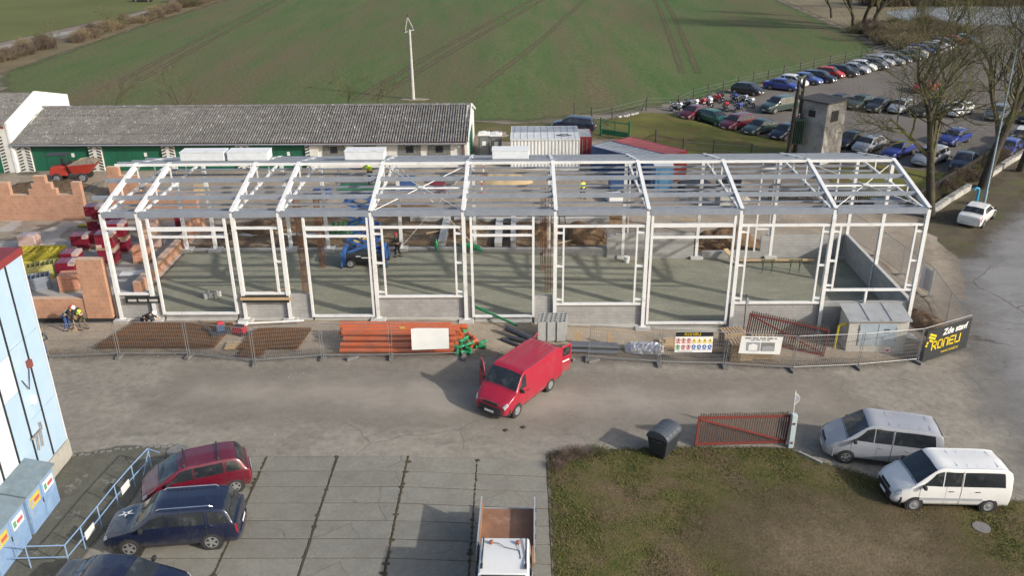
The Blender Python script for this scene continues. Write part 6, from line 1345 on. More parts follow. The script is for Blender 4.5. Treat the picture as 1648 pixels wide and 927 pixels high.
ob('stone_patch', B().prism([(-1.5, -.3), (-.4, -.7), (1.2, -.6), (1.9, .1), (.5, .6), (-1.2, .4)], 0, .05), mat('pale_stones', (.3, .26, .2), (.2, .17, .13), scale=6, rough=.95, bump=.5), up_)
lm = thing('street_lamp', 'tall pale blue lamp pole beside the white saloon', 'street lamp', (50.8, 23.6, -1.4)); lmm = mat('lamp_pole_paint', (.22, .30, .33), (.18, .25, .28), scale=3, rough=.6, grain=.08)
ob('pole', B().tube([(0, 0, 0), (0, 0, 1.2), (0, 0, 1.25), (-.1, 0, 12.5)], [.12, .12, .085, .045], 10), lmm, lm, smooth=40); ob('arm', B().tube([(-.1, 0, 12.4), (.5, -.3, 12.9), (1.5, -.8, 13.0)], .04, 6), lmm, lm); ob('lamp_head', B().box((1.7, -.9, 12.98), (.7, .25, .14)), galv, lm)
hy = thing('standpipe', 'bright blue standpipe beside the lamp pole foot', 'standpipe', (50.1, 23.5, -1.4)); ob('pipe', B().tube([(0, 0, 0), (0, 0, 1.25), (-.05, 0, 1.45), (-.25, 0, 1.5), (-.4, 0, 1.35)], .11, 10), flat('standpipe_blue', (.03, .3, .5), .45), hy, smooth=40)

# ------------------------------------------------------------------ fences and low wall
ff = thing('field_fence', 'fence of thin dark posts and wire between field and car park', 'fence', (0, 0, 0)); fp_m = mat('fence_post', (.09, .08, .07), (.06, .055, .05), scale=4, rough=.9)
PTS = [(19.0, 50.8), (20.8, 49.2), (23.2, 51.3), (27.6, 56.7), (31.5, 58.1), (34.2, 63.0), (36.5, 65.6), (38.9, 68), (41.4, 70.5), (43.9, 73.0), (46.4, 75.2), (49.1, 77.4), (52.2, 80.3), (54.8, 82.8), (58.1, 85.9), (61.2, 88.6), (64.5, 91.4), (67.2, 94.2), (70.5, 97.5), (74, 100.6), (78, 104.6), (82, 108.4), (86, 112.5)]
random.seed(8)
for x, y in PTS: ob('post', B().tube([(x, y, gz(x)-.1), (x+random.uniform(-.08, .08), y, gz(x)+random.uniform(1.5, 1.9))], [.08, .065], 6), fp_m, ff)
for a, c in (((27.0, 56.1), (27.6, 56.7)), ((31.9, 57.7), (31.5, 58.1))): ob('stay', B().beam((a[0], a[1], gz(a[0])), (c[0], c[1], gz(c[0])+1.4), .07, .07), fp_m, ff)
for z in (.5, 1.0, 1.4):
    for a, c in zip(PTS[:-1], PTS[1:]): ob('wire', B().beam((*a, gz(a[0])+z), (*c, gz(c[0])+z), .012, .012), galv, ff)
f3 = thing('bank_fence', 'short row of dark posts below the mossy bank', 'fence', (0, 0, 0))
for x, y in ((26.6, 41.6), (28.8, 38.4), (31.7, 38.2), (35.2, 37.6)): ob('post', B().tube([(x, y, gz(x)-.1), (x, y, gz(x)+1.5)], .09, 6), fp_m, f3)
for z in (.6, 1.2): ob('wire', B().beam((26.6, 41.6, gz(26.6)+z), (28.8, 38.4, gz(28.8)+z), .012, .012).beam((28.8, 38.4, gz(28.8)+z), (35.2, 37.6, gz(35.2)+z), .012, .012), galv, f3)
sw = thing('stone_heap', 'line of pale rubble stones at the field corner by the bank', 'stones', (0, 0, 0))
for k in range(12): x = 24.2+k*.2; ob('stone', B().lathe([(.08, 0), (.2, .08), (.16, .2), (.05, .25)], (x+random.uniform(-.2, .2), 52.4+k*.2+random.uniform(-.2, .2), gz(x)), 7), pale_concrete, sw)
lw = thing('low_wall', 'low stone wall with pale coping along the verge on the right', 'wall', (0, 0, 0))
WP = [(45.6, 21.4), (48.6, 24.7), (51.4, 27.6)]; WQ = [(54.2, 30.4), (58.7, 35.4), (62.4, 39.2), (70, 46.5)]
for seq in (WP, WQ):
    for a, c in zip(seq[:-1], seq[1:]):
        ob('wall_body', B().beam((*a, -1.25), (*c, -1.25), .35, .6), tw_m, lw); n = 6
        for k in range(n):
            p = Vector((*a, -.92)).lerp(Vector((*c, -.92)), (k+.06)/n); q = Vector((*a, -.92)).lerp(Vector((*c, -.92)), (k+.94)/n); ob('coping_stone', B().beam(p, q, .42, .12), concrete, lw)
df = thing('dark_picket_fence', 'dark picket fence behind the low wall under the trees', 'fence', (0, 0, 0)); dk = mat('dark_picket', (.03, .027, .025), (.02, .018, .017), scale=4, rough=.85)
DF = [(33.5, 24.4), (38.5, 24.0), (44.6, 22.6), (48, 26.2), (53.4, 31.8), (61, 40), (70, 49)]
for a, c in zip(DF[:-1], DF[1:]):
    A = Vector((*a, gz(a[0]))); C_ = Vector((*c, gz(c[0]))); L_ = (C_-A).length; n = int(L_/.16)
    for z in (.35, 1.15): ob('rail', B().beam(A+Vector((0, 0, z)), C_+Vector((0, 0, z)), .05, .07), dk, df)
    for k in range(0, n, 1):
        p = A.lerp(C_, k/n); 
        if k % 14 == 0: ob('post', B().box((p.x, p.y, p.z+.65), (.12, .12, 1.3)), dk, df)
    b = B()
    for k in range(n): p = A.lerp(C_, k/n); b.box((p.x, p.y, p.z+.7), (.1, .03, 1.35), math.atan2(C_.y-A.y, C_.x-A.x))
    ob('pickets', b, dk, df, kind='stuff')
bx_ = thing('grey_bunker', 'small grey trailer box behind the right gable by the dark fence', 'trailer', (42.2, 22.0, -1.4), .1); ob('box', B().bb(-1.3, 1.3, -.5, .5, .35, 1.1), flat('trailer_grey', (.12, .14, .18), .6), bx_, bevel=.03); ob('drawbar', B().beam((1.3, 0, .4), (2.3, 0, .35), .08, .08), dark_steel, bx_)
for x in (-.6, .6): ob('wheel', B().lathe([(.25, -.6), (.3, -.55), (.3, .55), (.25, .6)], (x, 0, .3), 12, 'y'), rubber, bx_)
# ------------------------------------------------------------------ bare trees
bark = mat('bark', (.075, .064, .05), (.045, .039, .032), scale=5, rough=.95, grain=.2, gscale=20, bump=.4, c3=(.10, .11, .055), s3=1.2, world=True)
twig_m = mat('twig_bark', (.115, .10, .07), (.08, .07, .048), scale=2, rough=.95, grain=.1, bump=0, c3=(.12, .125, .05), s3=.6, t3=(.45, .6), world=True)
def grow(seed, H, r0, levels, spread=.75, lean=(0, 0), fork=.42, nch=(5, 5, 4, 4, 3), up=.18, tw=.010):
    rng = random.Random(seed); T = B(); C = B()
    def branch(p, d, L, r, lv, target):
        n = 4 if lv < 3 else 3; pts = [p]; rad = [r]; q = Vector(p); dd = Vector(d)
        for k in range(n):
            dd = (dd+Vector((rng.gauss(0, .13), rng.gauss(0, .13), rng.gauss(0, .08)+up*(.5 if lv else 0)))).normalized()
            q = q+dd*L/n; pts.append(q.copy()); rad.append(max(tw, r*(1-.62*(k+1)/n)))
        target.tube(pts, rad, 8 if lv == 0 else (5 if lv < 3 else 3), lv == 0)
        if lv >= levels: return
        m = nch[min(lv, len(nch)-1)]
        for k in range(m):
            f = (fork+(1-fork)*(k+.6)/m) if lv == 0 else (.28+.72*(k+.7)/m)
            x = f*n; i = min(int(x), n-1); pp = pts[i].lerp(pts[i+1], x-i); rr = (rad[i]+(rad[i+1]-rad[i])*(x-i))*.68
            a = rng.uniform(0, 6.283); base = (pts[i+1]-pts[i]).normalized(); sdv = base.orthogonal().normalized(); sdv.rotate(Matrix.Rotation(a+k*2.4, 3, base))
            ang = rng.uniform(.5, 1.0)*spread*1.25; nd = (base*math.cos(ang)+sdv*math.sin(ang)).normalized()
            branch(pp, nd, L*rng.uniform(.48, .74)*(1.0 if lv else .85), rr, lv+1, C)
    branch(Vector((0, 0, -.2)), Vector((lean[0], lean[1], 1)).normalized(), H*.72, r0, 0, T)
    return T.mesh('trunk', 50, (bark,)), C.mesh('crown', 60, (twig_m,))
def tree(meshes, loc, label, rz=0, s=1.0, name='bare_tree'):
    t = thing(name, label, 'tree', loc, rz); t.scale = (s, s, s)
    for nm, me in zip(('trunk', 'crown'), meshes): o = bpy.data.objects.new(nm, me); COL.objects.link(o); o.parent = t
    return t
big1 = grow(11, 15.5, .40, 5, .82, (-.01, .02), .34, (9, 6, 6, 5, 3), tw=.006); big2 = grow(23, 18.5, .46, 5, .7, (.01, 0), .26, (9, 6, 5, 5, 3), tw=.006); mid1 = grow(5, 13, .30, 4, .55, (.04, 0), .3, (9, 6, 5, 4)); thin = grow(31, 6, .07, 3, .8, (0, 0), .2, (8, 5, 4)); 
tree(big1, (45.3, 20.7, -1.4), 'large bare tree behind the right gable beside the white saloon')
tree(big2, (52.9, 28.2, -1.4), 'tallest bare tree at the right edge behind the lamp pole', 1.2)
tree(big1, (58.5, 33.0, -1.4), 'bare tree further along the low wall at the right edge', 2.2, .95)
for k, (x, y, s, lab) in enumerate(((74.2, 123.5, 1.1, 'leftmost dark trunk of the far tree clump at the field end'), (76.0, 124.0, 1.2, 'second dark trunk of the far tree clump'), (77.6, 123.2, 1.25, 'thick right trunk of the far tree clump'), (79.4, 126, 1.0, 'rearmost trunk of the far tree clump'), (76.0, 141, .8, 'lone bare tree left of the far clump'), (80.5, 107, .55, 'small bare tree among shrubs by the car park end'), (90, 118, .8, 'bare tree at the far car park corner'), (97, 150, 1.0, 'bare tree beyond the pond'), (112, 158, 1.0, 'bare tree beyond the pond at the right'), (128, 160, 1.1, 'bare tree at the far right behind the car park'))):
    tree(mid1, (x, y, -1.4), lab, k*1.3, s)
for k, (x, y, s, lab) in enumerate(((-28.5, 44, 1.0, 'thin bare sapling behind the left garages'), (-21.5, 44.5, 1.15, 'thin bare sapling behind the second garage door'), (-5.3, 50, .9, 'thin bare sapling left of the power pole'), (-2.5, 49.5, .8, 'thin bare sapling just left of the power pole'), (-61.5, 100, .8, 'small bare tree in the hedge on the farm track'), (-60.5, 118, .8, 'small bare tree further along the farm track hedge'), (79, 110, 1.1, 'small bare tree in the far shrubs'))):
    tree(thin, (x, y, gz(x)), lab, k*2.1, s, 'sapling')
# shrubs
def shrub_mesh(seed, n, m):
    rng = random.Random(seed); b = B()
    for k in range(n):
        a = rng.uniform(0, 6.283); rr = rng.uniform(0, .7); x, y = rr*math.cos(a), rr*math.sin(a); l = rng.uniform(.5, 1.05)*(1-.35*rr); dx, dy = x*.5+rng.gauss(0, .15), y*.5+rng.gauss(0, .15)
        p = [(x, y, 0), (x+dx*.5, y+dy*.5, l*.55), (x+dx+rng.gauss(0, .08), y+dy+rng.gauss(0, .08), l)]
        b.tube(p, [.014, .01, .005], 3, False)
        for q in range(3): c = Vector(p[1]).lerp(Vector(p[2]), rng.random()); b.tube([c, c+Vector((rng.gauss(0, .18), rng.gauss(0, .18), rng.uniform(.02, .22)))], [.007, .003], 3, False)
    return b.mesh('stems', None, (m,), fix=False)
sh = [shrub_mesh(1, 260, mat('shrub_brown', (.15, .11, .08), (.085, .062, .045), scale=2, rough=.95, grain=.1, bump=0)), shrub_mesh(2, 260, mat('shrub_straw', (.21, .165, .095), (.15, .12, .07), scale=2, rough=.95, grain=.1, bump=0)), shrub_mesh(3, 240, mat('shrub_olive', (.12, .115, .05), (.09, .085, .04), scale=2, rough=.95, grain=.1, bump=0))]
def shrub(k, x, y, s, h, label, grp=None):
    t = thing('shrub', label, 'shrub', (x, y, gz(x)), random.uniform(0, 6.28), grp); o = bpy.data.objects.new('stems', sh[k]); COL.objects.link(o); o.parent = t; o.scale = (s, s, h); return t
def shrub_mass(name, items, label=None):
    """a thicket that reads as one mass"""
    vs = []; fs = []; mi = []; n0 = 0
    for k, x, y, s, h in items:
        me = sh[k]; n = len(me.vertices); co = np.empty(n*3); me.vertices.foreach_get('co', co); co = co.reshape(-1, 3); a = random.uniform(0, 6.28); c_, s_ = math.cos(a), math.sin(a)
        P = np.stack([x+(co[:, 0]*c_-co[:, 1]*s_)*s, y+(co[:, 0]*s_+co[:, 1]*c_)*s, gz(x)+co[:, 2]*h], 1); vs.append(P)
        q = np.empty(len(me.loops), np.int32); me.loops.foreach_get('vertex_index', q); fs.append(q.reshape(-1, 4)+n0); mi += [k]*(len(q)//4); n0 += n
    me = bpy.data.meshes.new(name); me.from_pydata(np.concatenate(vs).tolist(), [], np.concatenate(fs).tolist())
    for m in sh: me.materials.append(m.materials[0])
    me.polygons.foreach_set('material_index', np.array(mi, np.int32)); me.update()
    o = bpy.data.objects.new(name, me); COL.objects.link(o); o['kind'] = 'stuff'; return o
random.seed(41)
shrub_mass('hedgerow', [((0, 1, 0, 2)[k % 4], -62.5+3.0*k/33+random.uniform(-1.4, 1.4)+(-2.5 if k < 8 else 0), 84+k/33*90+random.uniform(-1, 1), random.uniform(1.6, 3.0), random.uniform(1.0, 2.2)) for k in range(34)])
it = []
for k in range(54):
    f = random.random(); it.append(((0, 1, 2)[k % 3], 73+f*16+random.uniform(-1, 3), 98+f*14+random.uniform(0, 26)*(1-f*.5), random.uniform(1.8, 3.2), random.uniform(1.2, 2.8)))
shrub_mass('undergrowth', it)
shrub_mass('far_thicket', [((0, 0, 2)[k % 3], 92+k/25*70, 160+random.uniform(-2, 4), random.uniform(3, 4.5), random.uniform(3, 5)) for k in range(26)])
shrub_mass('hedge', [((2, 0)[k % 2], 46.5+k/17*16+random.uniform(-.3, .3), 23.6+k/17*17+random.uniform(0, .8), random.uniform(.7, 1.2), random.uniform(.8, 1.6)) for k in range(18)])
for k, (x, y, s, h_, q, lab) in enumerate(((14.9, -13.2, .6, .34, 0, 'low brown twiggy shrub at the lawn corner by the paving'), (15.6, -12.85, .65, .3, 0, 'low brown shrub along the lawn upper edge'), (14.6, -13.9, .45, .34, 0, 'small brown shrub on the lawn left border'), (16.5, -12.7, .55, .3, 2, 'flat olive shrub between brown shrubs and bin'))):
    shrub(q, x, y, s, h_, lab)
# ------------------------------------------------------------------ car park
GRPA = 'cars parked along the field fence'; GRPB = 'cars in the middle row'; GRPC = 'cars in the near row behind the hall'
ROWA = [('hatch', P_blk, 41.9, 67.6, -38, 'black car parked behind the motorcycles'), ('sedan', P_blue, 46.9, 70.2, -33, 'bright blue saloon leading the row along the field fence'), ('hatch', P_white, 49.0, 72.7, -36, 'small white hatchback behind the bright blue saloon'), ('sedan', P_mid, 51.1, 74.2, -36, 'mid blue saloon third in the fence row'), ('wagon', P_navy, 53.3, 75.4, -36, 'navy estate fourth in the fence row'), ('hatch', P_bred, 55.6, 78.2, -36, 'red hatchback in the fence row'), ('wagon', P_blk, 57.7, 79.4, -36, 'black estate right after the red hatchback'), ('sedan', P_silver, 60.0, 81.4, -36, 'silver saloon in the fence row'), ('hatch', P_white, 61.9, 83.4, -36, 'white hatchback beside the silver saloon'), ('mpv', P_gry, 63.8, 84.4, -36, 'grey people carrier in the fence row'), ('wagon', P_silver, 65.6, 87.2, -36, 'silver estate beyond the grey people carrier'), ('wagon', P_silver, 67.4, 88.0, -36, 'second silver estate in the fence row'), ('wagon', P_blk, 69.0, 89.6, -36, 'black estate beyond the two silver estates'), ('sedan', P_dgr, 71.0, 91.3, -36, 'dark green saloon in the far fence row'), ('sedan', P_gry, 72.6, 92.7, -36, 'grey saloon in the far fence row'), ('hatch', P_gold, 74.0, 94.6, -36, 'beige hatchback in the far fence row'), ('wagon', P_mid, 75.8, 96.6, -36, 'mid blue estate in the far fence row'), ('hatch', P_blk, 77.0, 97.0, -36, 'black hatchback in the far fence row'), ('wagon', P_silver, 78.4, 99.2, -36, 'silver estate in the far fence row'), ('sedan', P_white, 80.2, 101.0, -36, 'white saloon near the end of the fence row'), ('wagon', P_gry, 82.0, 103.4, -36, 'grey estate near the end of the fence row'), ('hatch', P_bred, 85.0, 106.0, -40, 'red hatchback at the far end of the fence row'), ('hatch', P_cyan, 87.6, 107.6, -40, 'light blue hatchback at the far end of the fence row')]
for kd, m, x, y, a, lab in ROWA: vehicle(kd, m, (x, y), a+random.uniform(-2, 2), lab, group=GRPA)
ROWB = [('suv', P_dgr, 43.3, 57.9, -150, 'dark green off-road car alone beside the pylon'), ('sedan', P_blk, 50.9, 60.2, -140, 'dark saloon showing above the transformer tower roof'), ('sedan', P_dgr, 53.4, 59.6, -140, 'dark green saloon right of the tower roof'), ('sedan', P_blk, 55.0, 58.0, -140, 'black saloon left of the silver hatchback'), ('hatch', P_silver, 57.2, 57.2, -138, 'silver hatchback in the middle row'), ('wagon', P_blk, 59.4, 55.6, -138, 'black estate right of the silver hatchback'), ('hatch', P_white, 63.0, 55.4, -140, 'white hatchback partly behind the big tree'), ('mpv', P_gry, 66.6, 53.4, -140, 'grey people carrier in the middle row at the right'), ('wagon', P_blk, 69.5, 52.0, -138, 'black estate at the right end of the middle row'), ('hatch', P_bred, 64.6, 68.4, -145, 'bright red hatchback alone in the open car park')]
for kd, m, x, y, a, lab in ROWB: vehicle(kd, m, (x, y), a, lab, group=GRPB)
ROWC = [('hatch', P_red, 32.6, 53.8, -137, 'dark red hatchback left of the green one by the mossy bank'), ('hatch', P_grn, 34.4, 51.9, -55, 'green hatchback seen from behind by the mossy bank'), ('wagon', P_red, 36.6, 50.0, -140, 'dark red estate by the mossy bank'), ('sedan', P_dgr, 38.6, 47.8, -143, 'dark green saloon by the mossy bank'), ('hatch', P_navy, 40.7, 45.6, -140, 'navy hatchback hidden partly by the pylon'), ('hatch', P_navy, 46.3, 42.2, -140, 'navy hatchback peeking out behind the tower'), ('hatch', P_silver, 47.4, 40.4, -138, 'silver hatchback nearest behind the hall ridge'), ('sedan', P_blue, 49.6, 38.6, -138, 'bright blue saloon behind the right end of the hall'), ('wagon', P_silver, 51.6, 36.0, -138, 'silver estate left of the big tree trunk'), ('sedan', P_navy, 54.0, 34.4, -125, 'dark blue saloon right of the big tree trunk'), ('hatch', P_blue, 57.0, 43.0, -140, 'blue hatchback hidden behind the big tree fork'), ('mpv', P_white, 63.6, 42.6, -128, 'white people carrier at the right edge'), ('hatch', P_blue, 60.3, 38.8, -130, 'blue hatchback behind the hedge at the right edge')]
for kd, m, x, y, a, lab in ROWC: vehicle(kd, m, (x, y), a, lab, group=GRPC)
vehicle('wagon', P_navy, (-74.2, 168.5), 5, 'dark car at the far end of the farm track'); vehicle('mpv', P_gry, (-65.8, 167), 8, 'grey car at the hedge by the farm track')
# motorcycles
def moto(loc, rz, m, label):
    t = thing('motorcycle', label, 'motorcycle', (*loc, gz(loc[0])+.01), rz, 'motorcycles beside the field fence'); t.rotation_euler.x = .12
    for x in (-.7, .72):
        w_ = ob('wheel', VC.setdefault('mw', B().pipe((0, -.06, 0), (0, .06, 0), .32, .24, 16).mesh('wheel', 40, (rubber,))), None, t, loc=(x, 0, .32)); ob('rim', VC.setdefault('mr', B().pipe((0, -.03, 0), (0, .03, 0), .24, .19, 14).beam((-.2, 0, 0), (.2, 0, 0), .03, .03).beam((0, 0, -.2), (0, 0, .2), .03, .03, upv=(1, 0, 0)).mesh('rim', None, (alloy,))), None, w_)
    ob('engine', VC.setdefault('me', B().box((0, 0, .42), (.5, .32, .36)).mesh('engine', None, (dark_steel,))), None, t); ob('fork', VC.setdefault('mf', B().beam((.72, -.1, .32), (.5, -.1, .98), .05, .05).beam((.72, .1, .32), (.5, .1, .98), .05, .05).mesh('fork', None, (chrome,))), None, t); ob('swing_arm', VC.setdefault('ms', B().beam((-.7, -.1, .32), (-.1, -.1, .45), .05, .08).beam((-.7, .1, .32), (-.1, .1, .45), .05, .08).mesh('swing_arm', None, (dark_steel,))), None, t)
    put('tank', VC.setdefault('mt', B().tube([(-.1, 0, .82), (.1, 0, .9), (.35, 0, .88), (.48, 0, .8)], [.1, .19, .18, .08], 10).mesh('tank', 50)), t, None, smat=m); put('fairing', VC.setdefault('mfa', B().prism([(.3, .45), (.62, .7), (.82, .95), (.62, 1.18), (.45, .95), (.2, .8)], -.17, .17, 'y').mesh('fairing', 30)), t, None, smat=m); put('tail_cowl', VC.setdefault('mtc', B().prism([(-.25, .72), (-.85, .88), (-.9, .96), (-.3, .86)], -.11, .11, 'y').mesh('tail_cowl', 30)), t, None, smat=m)
    ob('seat', VC.setdefault('mse', B().prism([(-.1, .8), (-.1, .87), (-.5, .88), (-.75, .99), (-.75, .92), (-.3, .82)], -.13, .13, 'y').mesh('seat', None, (plastic_black,))), None, t); ob('handlebar', VC.setdefault('mh', B().tube([(.42, -.36, 1.03), (.5, -.15, 1.03), (.5, .15, 1.03), (.42, .36, 1.03)], .022, 6).mesh('handlebar', None, (plastic_black,))), None, t); ob('exhaust', VC.setdefault('mx', B().tube([(0, -.2, .25), (-.4, -.22, .3), (-.8, -.22, .5)], .05, 8).mesh('exhaust', None, (chrome,))), None, t)
MO = [(31.2, 57.0, P_white, 'white motorcycle at the left end next to the dark red hatchback'), (32.4, 57.9, P_blk, 'black motorcycle second from the left'), (33.6, 59.3, P_white, 'white motorcycle third from the left'), (34.6, 60.0, P_bred, 'red motorcycle in the middle of the group'), (35.6, 60.6, P_white, 'white motorcycle right of the red middle one'), (36.6, 62.4, P_bred, 'red motorcycle at the back by the fence'), (37.6, 63.4, P_blk, 'black motorcycle at the back by the fence'), (37.2, 58.4, P_bred, 'red motorcycle standing apart in front'), (38.6, 57.8, P_mid, 'blue motorcycle standing apart in front'), (39.2, 63.0, P_blue, 'blue motorcycle near the black car'), (40.2, 62.2, P_silver, 'silver motorcycle near the black car'), (40.6, 60.4, P_white, 'white motorcycle furthest right and apart'), (35.9, 61.8, P_silver, 'silver motorcycle between the red ones'), (33.0, 58.6, P_gry, 'grey motorcycle among the left ones')]
random.seed(19)
for x, y, m, lab in MO: moto((x, y), R(-60+random.uniform(-35, 35)), m, lab)

# ------------------------------------------------------------------ people
skin_m = mat('skin', (.45, .27, .19), (.4, .23, .16), scale=6, rough=.6, grain=.03, bump=0)
def skinned(name, V, E, Rd, m, sub=1):
    me = bpy.data.meshes.new(name); me.from_pydata(V, E, []); o = bpy.data.objects.new(name, me); COL.objects.link(o)
    md = o.modifiers.new('s', 'SKIN'); md.use_smooth_shade = True
    if not me.skin_vertices: me.attributes  # created with the modifier
    sv = me.skin_vertices[0].data if me.skin_vertices else None
    if sv is None:
        bm = bmesh.new(); bm.from_mesh(me); bm.verts.layers.skin.verify(); bm.to_mesh(me); bm.free(); sv = me.skin_vertices[0].data
    for i, r in enumerate(Rd): sv[i].radius = (r, r) if not isinstance(r, tuple) else r; sv[i].use_root = (i == 0)
    s_ = o.modifiers.new('sub', 'SUBSURF'); s_.levels = sub; s_.render_levels = sub
    bpy.context.view_layer.update()
    out = bpy.data.meshes.new_from_object(o.evaluated_get(bpy.context.evaluated_depsgraph_get())); bpy.data.objects.remove(o); bpy.data.meshes.remove(me)
    out.name = name; out.materials.clear(); out.materials.append(m); out.polygons.foreach_set('use_smooth', [True]*len(out.polygons)); return out
def lean_pt(p, piv, ang):
    x, z = p[0]-piv[0], p[2]-piv[2]; return (piv[0]+x*math.cos(ang)+z*math.sin(ang), p[1], piv[2]-x*math.sin(ang)+z*math.cos(ang))
def person(loc, rz, label, trousers, top, vest=None, helmet=None, bend=0.0, stance=.12, arms=((.2, -.5), (.2, -.5)), kneel=False, name='person'):
    """faces +x; bend = forward lean of the torso; arms = (forward, down) reach of each hand from the shoulder"""
    t = thing(name, label, 'person', loc, rz); hz = .92 if not kneel else .50
    pel = (0, 0, hz); L = lambda p: lean_pt(p, pel, bend)
    chest = L((0, 0, hz+.34)); neck = L((0, 0, hz+.54)); head = L((.02, 0, hz+.66)); crown = L((.0, 0, hz+.78))
    V = [pel, L((0, 0, hz+.18)), chest, neck, head, crown]; E = [(0, 1), (1, 2), (2, 3), (3, 4), (4, 5)]; Rd = [.145, .13, .155, .055, .09, .075]
    feet = {}; tv = [pel]; te = []; tr = [.155]
    for sd in (1, -1):
        hip = (0, sd*.1, hz-.06)
        if kneel: knee = (.38 if sd > 0 else .1, sd*.13, .42 if sd > 0 else .08); ank = (.3 if sd > 0 else -.32, sd*.13, .08)
        else: knee = (sd*stance*.5+.05+(.04 if bend else 0), sd*.11, .48); ank = (sd*stance, sd*.12, .09)
        toe = (ank[0]+.17, ank[1], .045); n = len(V); V += [hip, knee, ank, toe]; E += [(0, n), (n, n+1), (n+1, n+2), (n+2, n+3)]; Rd += [.095, .062, .045, .04]
        m = len(tv); tv += [hip, knee, (ank[0], ank[1], ank[2]+.03)]; te += [(0, m), (m, m+1), (m+1, m+2)]; tr += [.108, .078, .066]; feet[sd] = (ank, toe)
    jv = [L((0, 0, hz+.04)), L((0, 0, hz+.2)), chest, L((0, 0, hz+.47))]; je = [(0, 1), (1, 2), (2, 3)]; jr = [.165, .155, .18, .10]
    for sd, (fwd, dn) in zip((1, -1), arms):
        sh_ = L((0, sd*.19, hz+.44)); hand = (sh_[0]+fwd, sh_[1]-sd*.02, sh_[2]+dn); el = ((sh_[0]+hand[0])/2-.06, sh_[1]+sd*.09, (sh_[2]+hand[2])/2-.05)
        n = len(V); V += [sh_, el, hand]; E += [(2, n), (n, n+1), (n+1, n+2)]; Rd += [.065, .045, .034]
        d = (Vector(hand)-Vector(el)).normalized(); sidev = d.cross(Vector((0, 0, 1))); sidev = sidev.normalized() if sidev.length > .1 else Vector((0, 1, 0)); palm = Vector(hand)+d*.07; pi = len(V); V.append(tuple(palm)); E.append((n+2, pi)); Rd.append(.032)
        for q in range(4): b0 = palm+sidev*(q-1.5)*.021+d*.03; V += [tuple(b0), tuple(b0+d*(.05+.008*(q in (1, 2)))+Vector((0, 0, -.012)))]; E += [(pi, len(V)-2), (len(V)-2, len(V)-1)]; Rd += [.0095, .0075]
        th = Vector(hand)+d*.03-sidev*.045; V += [tuple(th), tuple(th+d*.05-sidev*.015)]; E += [(n+2, len(V)-2), (len(V)-2, len(V)-1)]; Rd += [.011, .009]
        m = len(jv); jv += [sh_, el, tuple(Vector(el).lerp(Vector(hand), .85))]; je += [(2, m), (m, m+1), (m+1, m+2)]; jr += [.082, .062, .05]
    put('body', skinned('body', V, E, Rd, skin_m), t, None); put('trousers', skinned('trousers', tv, te, tr, trousers), t, None); put('jacket', skinned('jacket', jv, je, jr, top), t, None)
    if vest: put('safety_vest', skinned('safety_vest', [L((0, 0, hz+.08)), L((0, 0, hz+.22)), L((0, 0, hz+.4))], [(0, 1), (1, 2)], [.178, .17, .195], vest), t, None)
    for sd in (1, -1):
        (a, q) = feet[sd]; ob('boot', B().tube([(a[0]-.06, a[1], .05), (a[0]+.04, a[1], .055), (a[0]+.2, a[1], .045)], [.05, .052, .04], 8), plastic_black, t, smooth=60)
    hd = Vector(head); axis = (Vector(crown)-hd).normalized(); fw_ = axis.cross(Vector((0, 1, 0))); fw_ = -fw_ if fw_.x < 0 and bend < 1.2 else fw_
    if helmet:
        rot = Vector((0, 0, 1)).rotation_difference(axis); h_ = ob('helmet', VC.setdefault('helmet', B().lathe([(.145, .0), (.135, .015), (.12, .06), (.09, .105), (.045, .13), (.005, .135)], (0, 0, 0), 14).mesh('helmet', 60)), None, t, loc=hd+axis*.03)
        h_.rotation_mode = 'QUATERNION'; h_.rotation_quaternion = rot
        if not h_.data.materials: h_.data.materials.append(helmet)
        h_.material_slots[0].link = 'OBJECT'; h_.material_slots[0].material = helmet
    else: ob('hair', B().lathe([(.09, 0), (.102, .03), (.09, .08), (.05, .105), (.005, .11)], tuple(hd+axis*.01-fw_*.015), 12), flat('dark_hair', (.03, .022, .016), .8), t, smooth=60)
    for sd in (1, -1): ob('eye', B().lathe([(.004, -.008), (.012, 0), (.004, .008)], tuple(hd+fw_*.082+Vector((0, sd*.032, 0))+axis*.01), 6), blk, t); ob('ear', B().lathe([(.008, -.02), (.02, 0), (.008, .02)], tuple(hd+Vector((0, sd*.092, 0))), 6), skin_m, t)
    ob('nose', B().tube([tuple(hd+fw_*.08+axis*.01), tuple(hd+fw_*.108-axis*.03)], [.01, .016], 6), skin_m, t); ob('mouth', B().box(tuple(hd+fw_*.084-axis*.055), (.012, .045, .01)), flat('lips', (.3, .12, .1), .6), t)
    return t
hv_y = flat('hi_vis_yellow', (.62, .85, .04), .6); jean = flat('work_blue', (.04, .08, .22), .8); dkc = flat('dark_cloth', (.025, .027, .03), .85); olive = flat('olive_cloth', (.11, .09, .06), .85); hel_w = flat('helmet_white', (.78, .78, .76), .4); hel_r = flat('helmet_red', (.5, .05, .04), .4); hel_o = flat('helmet_orange', (.6, .2, .05), .4)
person((-12.25, -1.3, .02), R(10), 'worker in white helmet, blue trousers and vest bending over by the low brick wall', jean, dkc, flat('vest_pale', (.6, .62, .5), .7), hel_w, bend=.85, arms=((.28, -.42), (.25, -.45)))
person((-11.3, -1.25, .02), R(175), 'bending worker in bright yellow vest and olive trousers by the brick pier', olive, dkc, hv_y, hel_r, bend=.8, arms=((.25, -.45), (.3, -.42)))
ob('hand_rammer', B().tube([(-11.8, -1.3, .05), (-11.85, -1.25, 1.5)], .025, 6).box((-11.8, -1.3, .06), (.25, .25, .1)), wood, label='long handled tool held between the two bending workers', cat='tool')
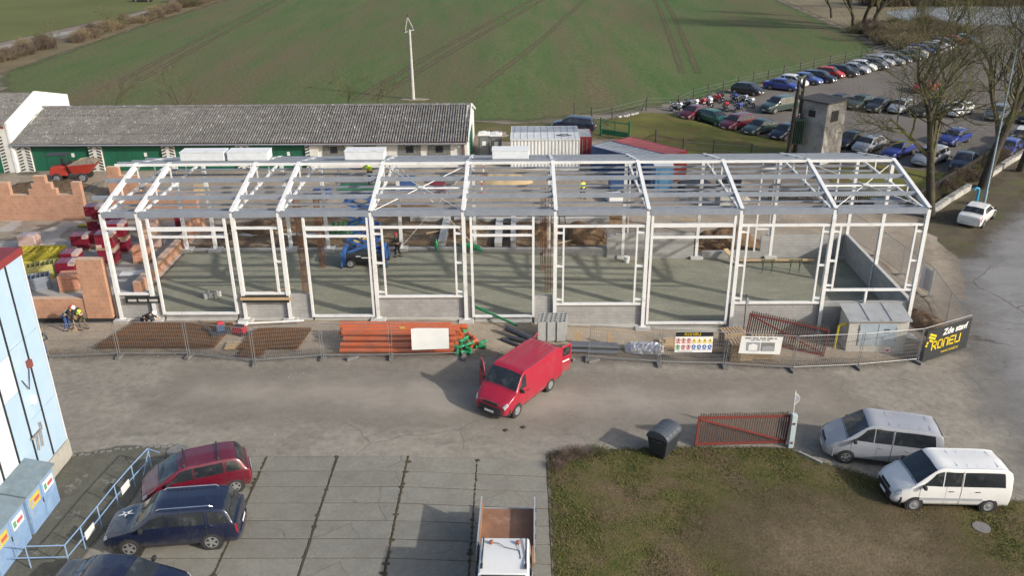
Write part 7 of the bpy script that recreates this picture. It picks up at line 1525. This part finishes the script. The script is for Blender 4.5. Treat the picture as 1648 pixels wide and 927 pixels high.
person((-12.1, -4.35, .02), R(-40), 'worker in yellow vest and blue trousers half behind the blue building', jean, dkc, hv_y, hel_o, bend=.35, arms=((.3, -.35), (.32, -.3)))
person((-8.1, -.75, .02), R(0), 'kneeling worker in white helmet working at the plinth foot', dkc, dkc, None, hel_w, bend=1.1, arms=((.3, -.3), (.35, -.25)), kneel=True)
person((3.65, 8.3, 5.34), R(200), 'worker in yellow vest and orange helmet on the lift platform', dkc, hv_y, hv_y, hel_o, bend=.2, arms=((.35, -.1), (.3, -.15)))
person((18.1, 22.8, gz(18.1)+.03), R(120), 'worker in yellow hi-vis jacket walking behind the hall', dkc, hv_y, hv_y, None, bend=.1, stance=.2)
person((4.95, 9.3, .06), R(160), 'worker in dark clothes and red helmet beside the scissor lift', dkc, dkc, None, hel_r, bend=.15, arms=((.3, -.25), (.25, -.3)))
person((-7.0, 12.2, .06), R(-60), 'worker in yellow helmet behind the second frame', olive, dkc, None, flat('helmet_yellow', (.7, .5, .05), .4), bend=.3)
tb = thing('yellow_trestle', 'yellow formwork piece at the fence corner beside the blue building', 'formwork', (-12.9, -3.6, .02), .3); ob('panel', B().box((0, 0, .6), (1.0, .15, 1.1), 0), yel, tb, bevel=.02); ob('foot', B().box((0, 0, .03), (1.0, .5, .05)), yel, tb)
# small stones and litter on the yard
random.seed(33); b = B()
for k in range(900):
    x = random.uniform(-10, 34); y = random.uniform(-20, -4.5) if k % 3 else random.uniform(-4.5, -.6); r = random.choice((.012, .02, .03, .045)); z = gz(x)
    b.add([(x-r, y, z), (x, y-r, z), (x+r, y, z), (x, y+r, z), (x+r*.2, y, z+r*1.1)], [(0, 1, 4), (1, 2, 4), (2, 3, 4), (3, 0, 4)])
ob('gravel', b, mat('loose_stones', (.3, .28, .25), (.17, .155, .14), scale=2, rough=.95, world=True), kind='stuff')
for k, (x, y, lab) in enumerate(((13.2, -10.9, 'dark dropping on the yard in front of the red van'), (12.4, -11.2, 'smaller dark clod on the yard left of the other'), )):
    ob('mud_clod', B().lathe([(.05, 0), (.12, .03), (.08, .07), (.02, .09)], (x, y, gz(x)), 8), plastic_black if k == 9 else mud, label=lab, cat='clod')
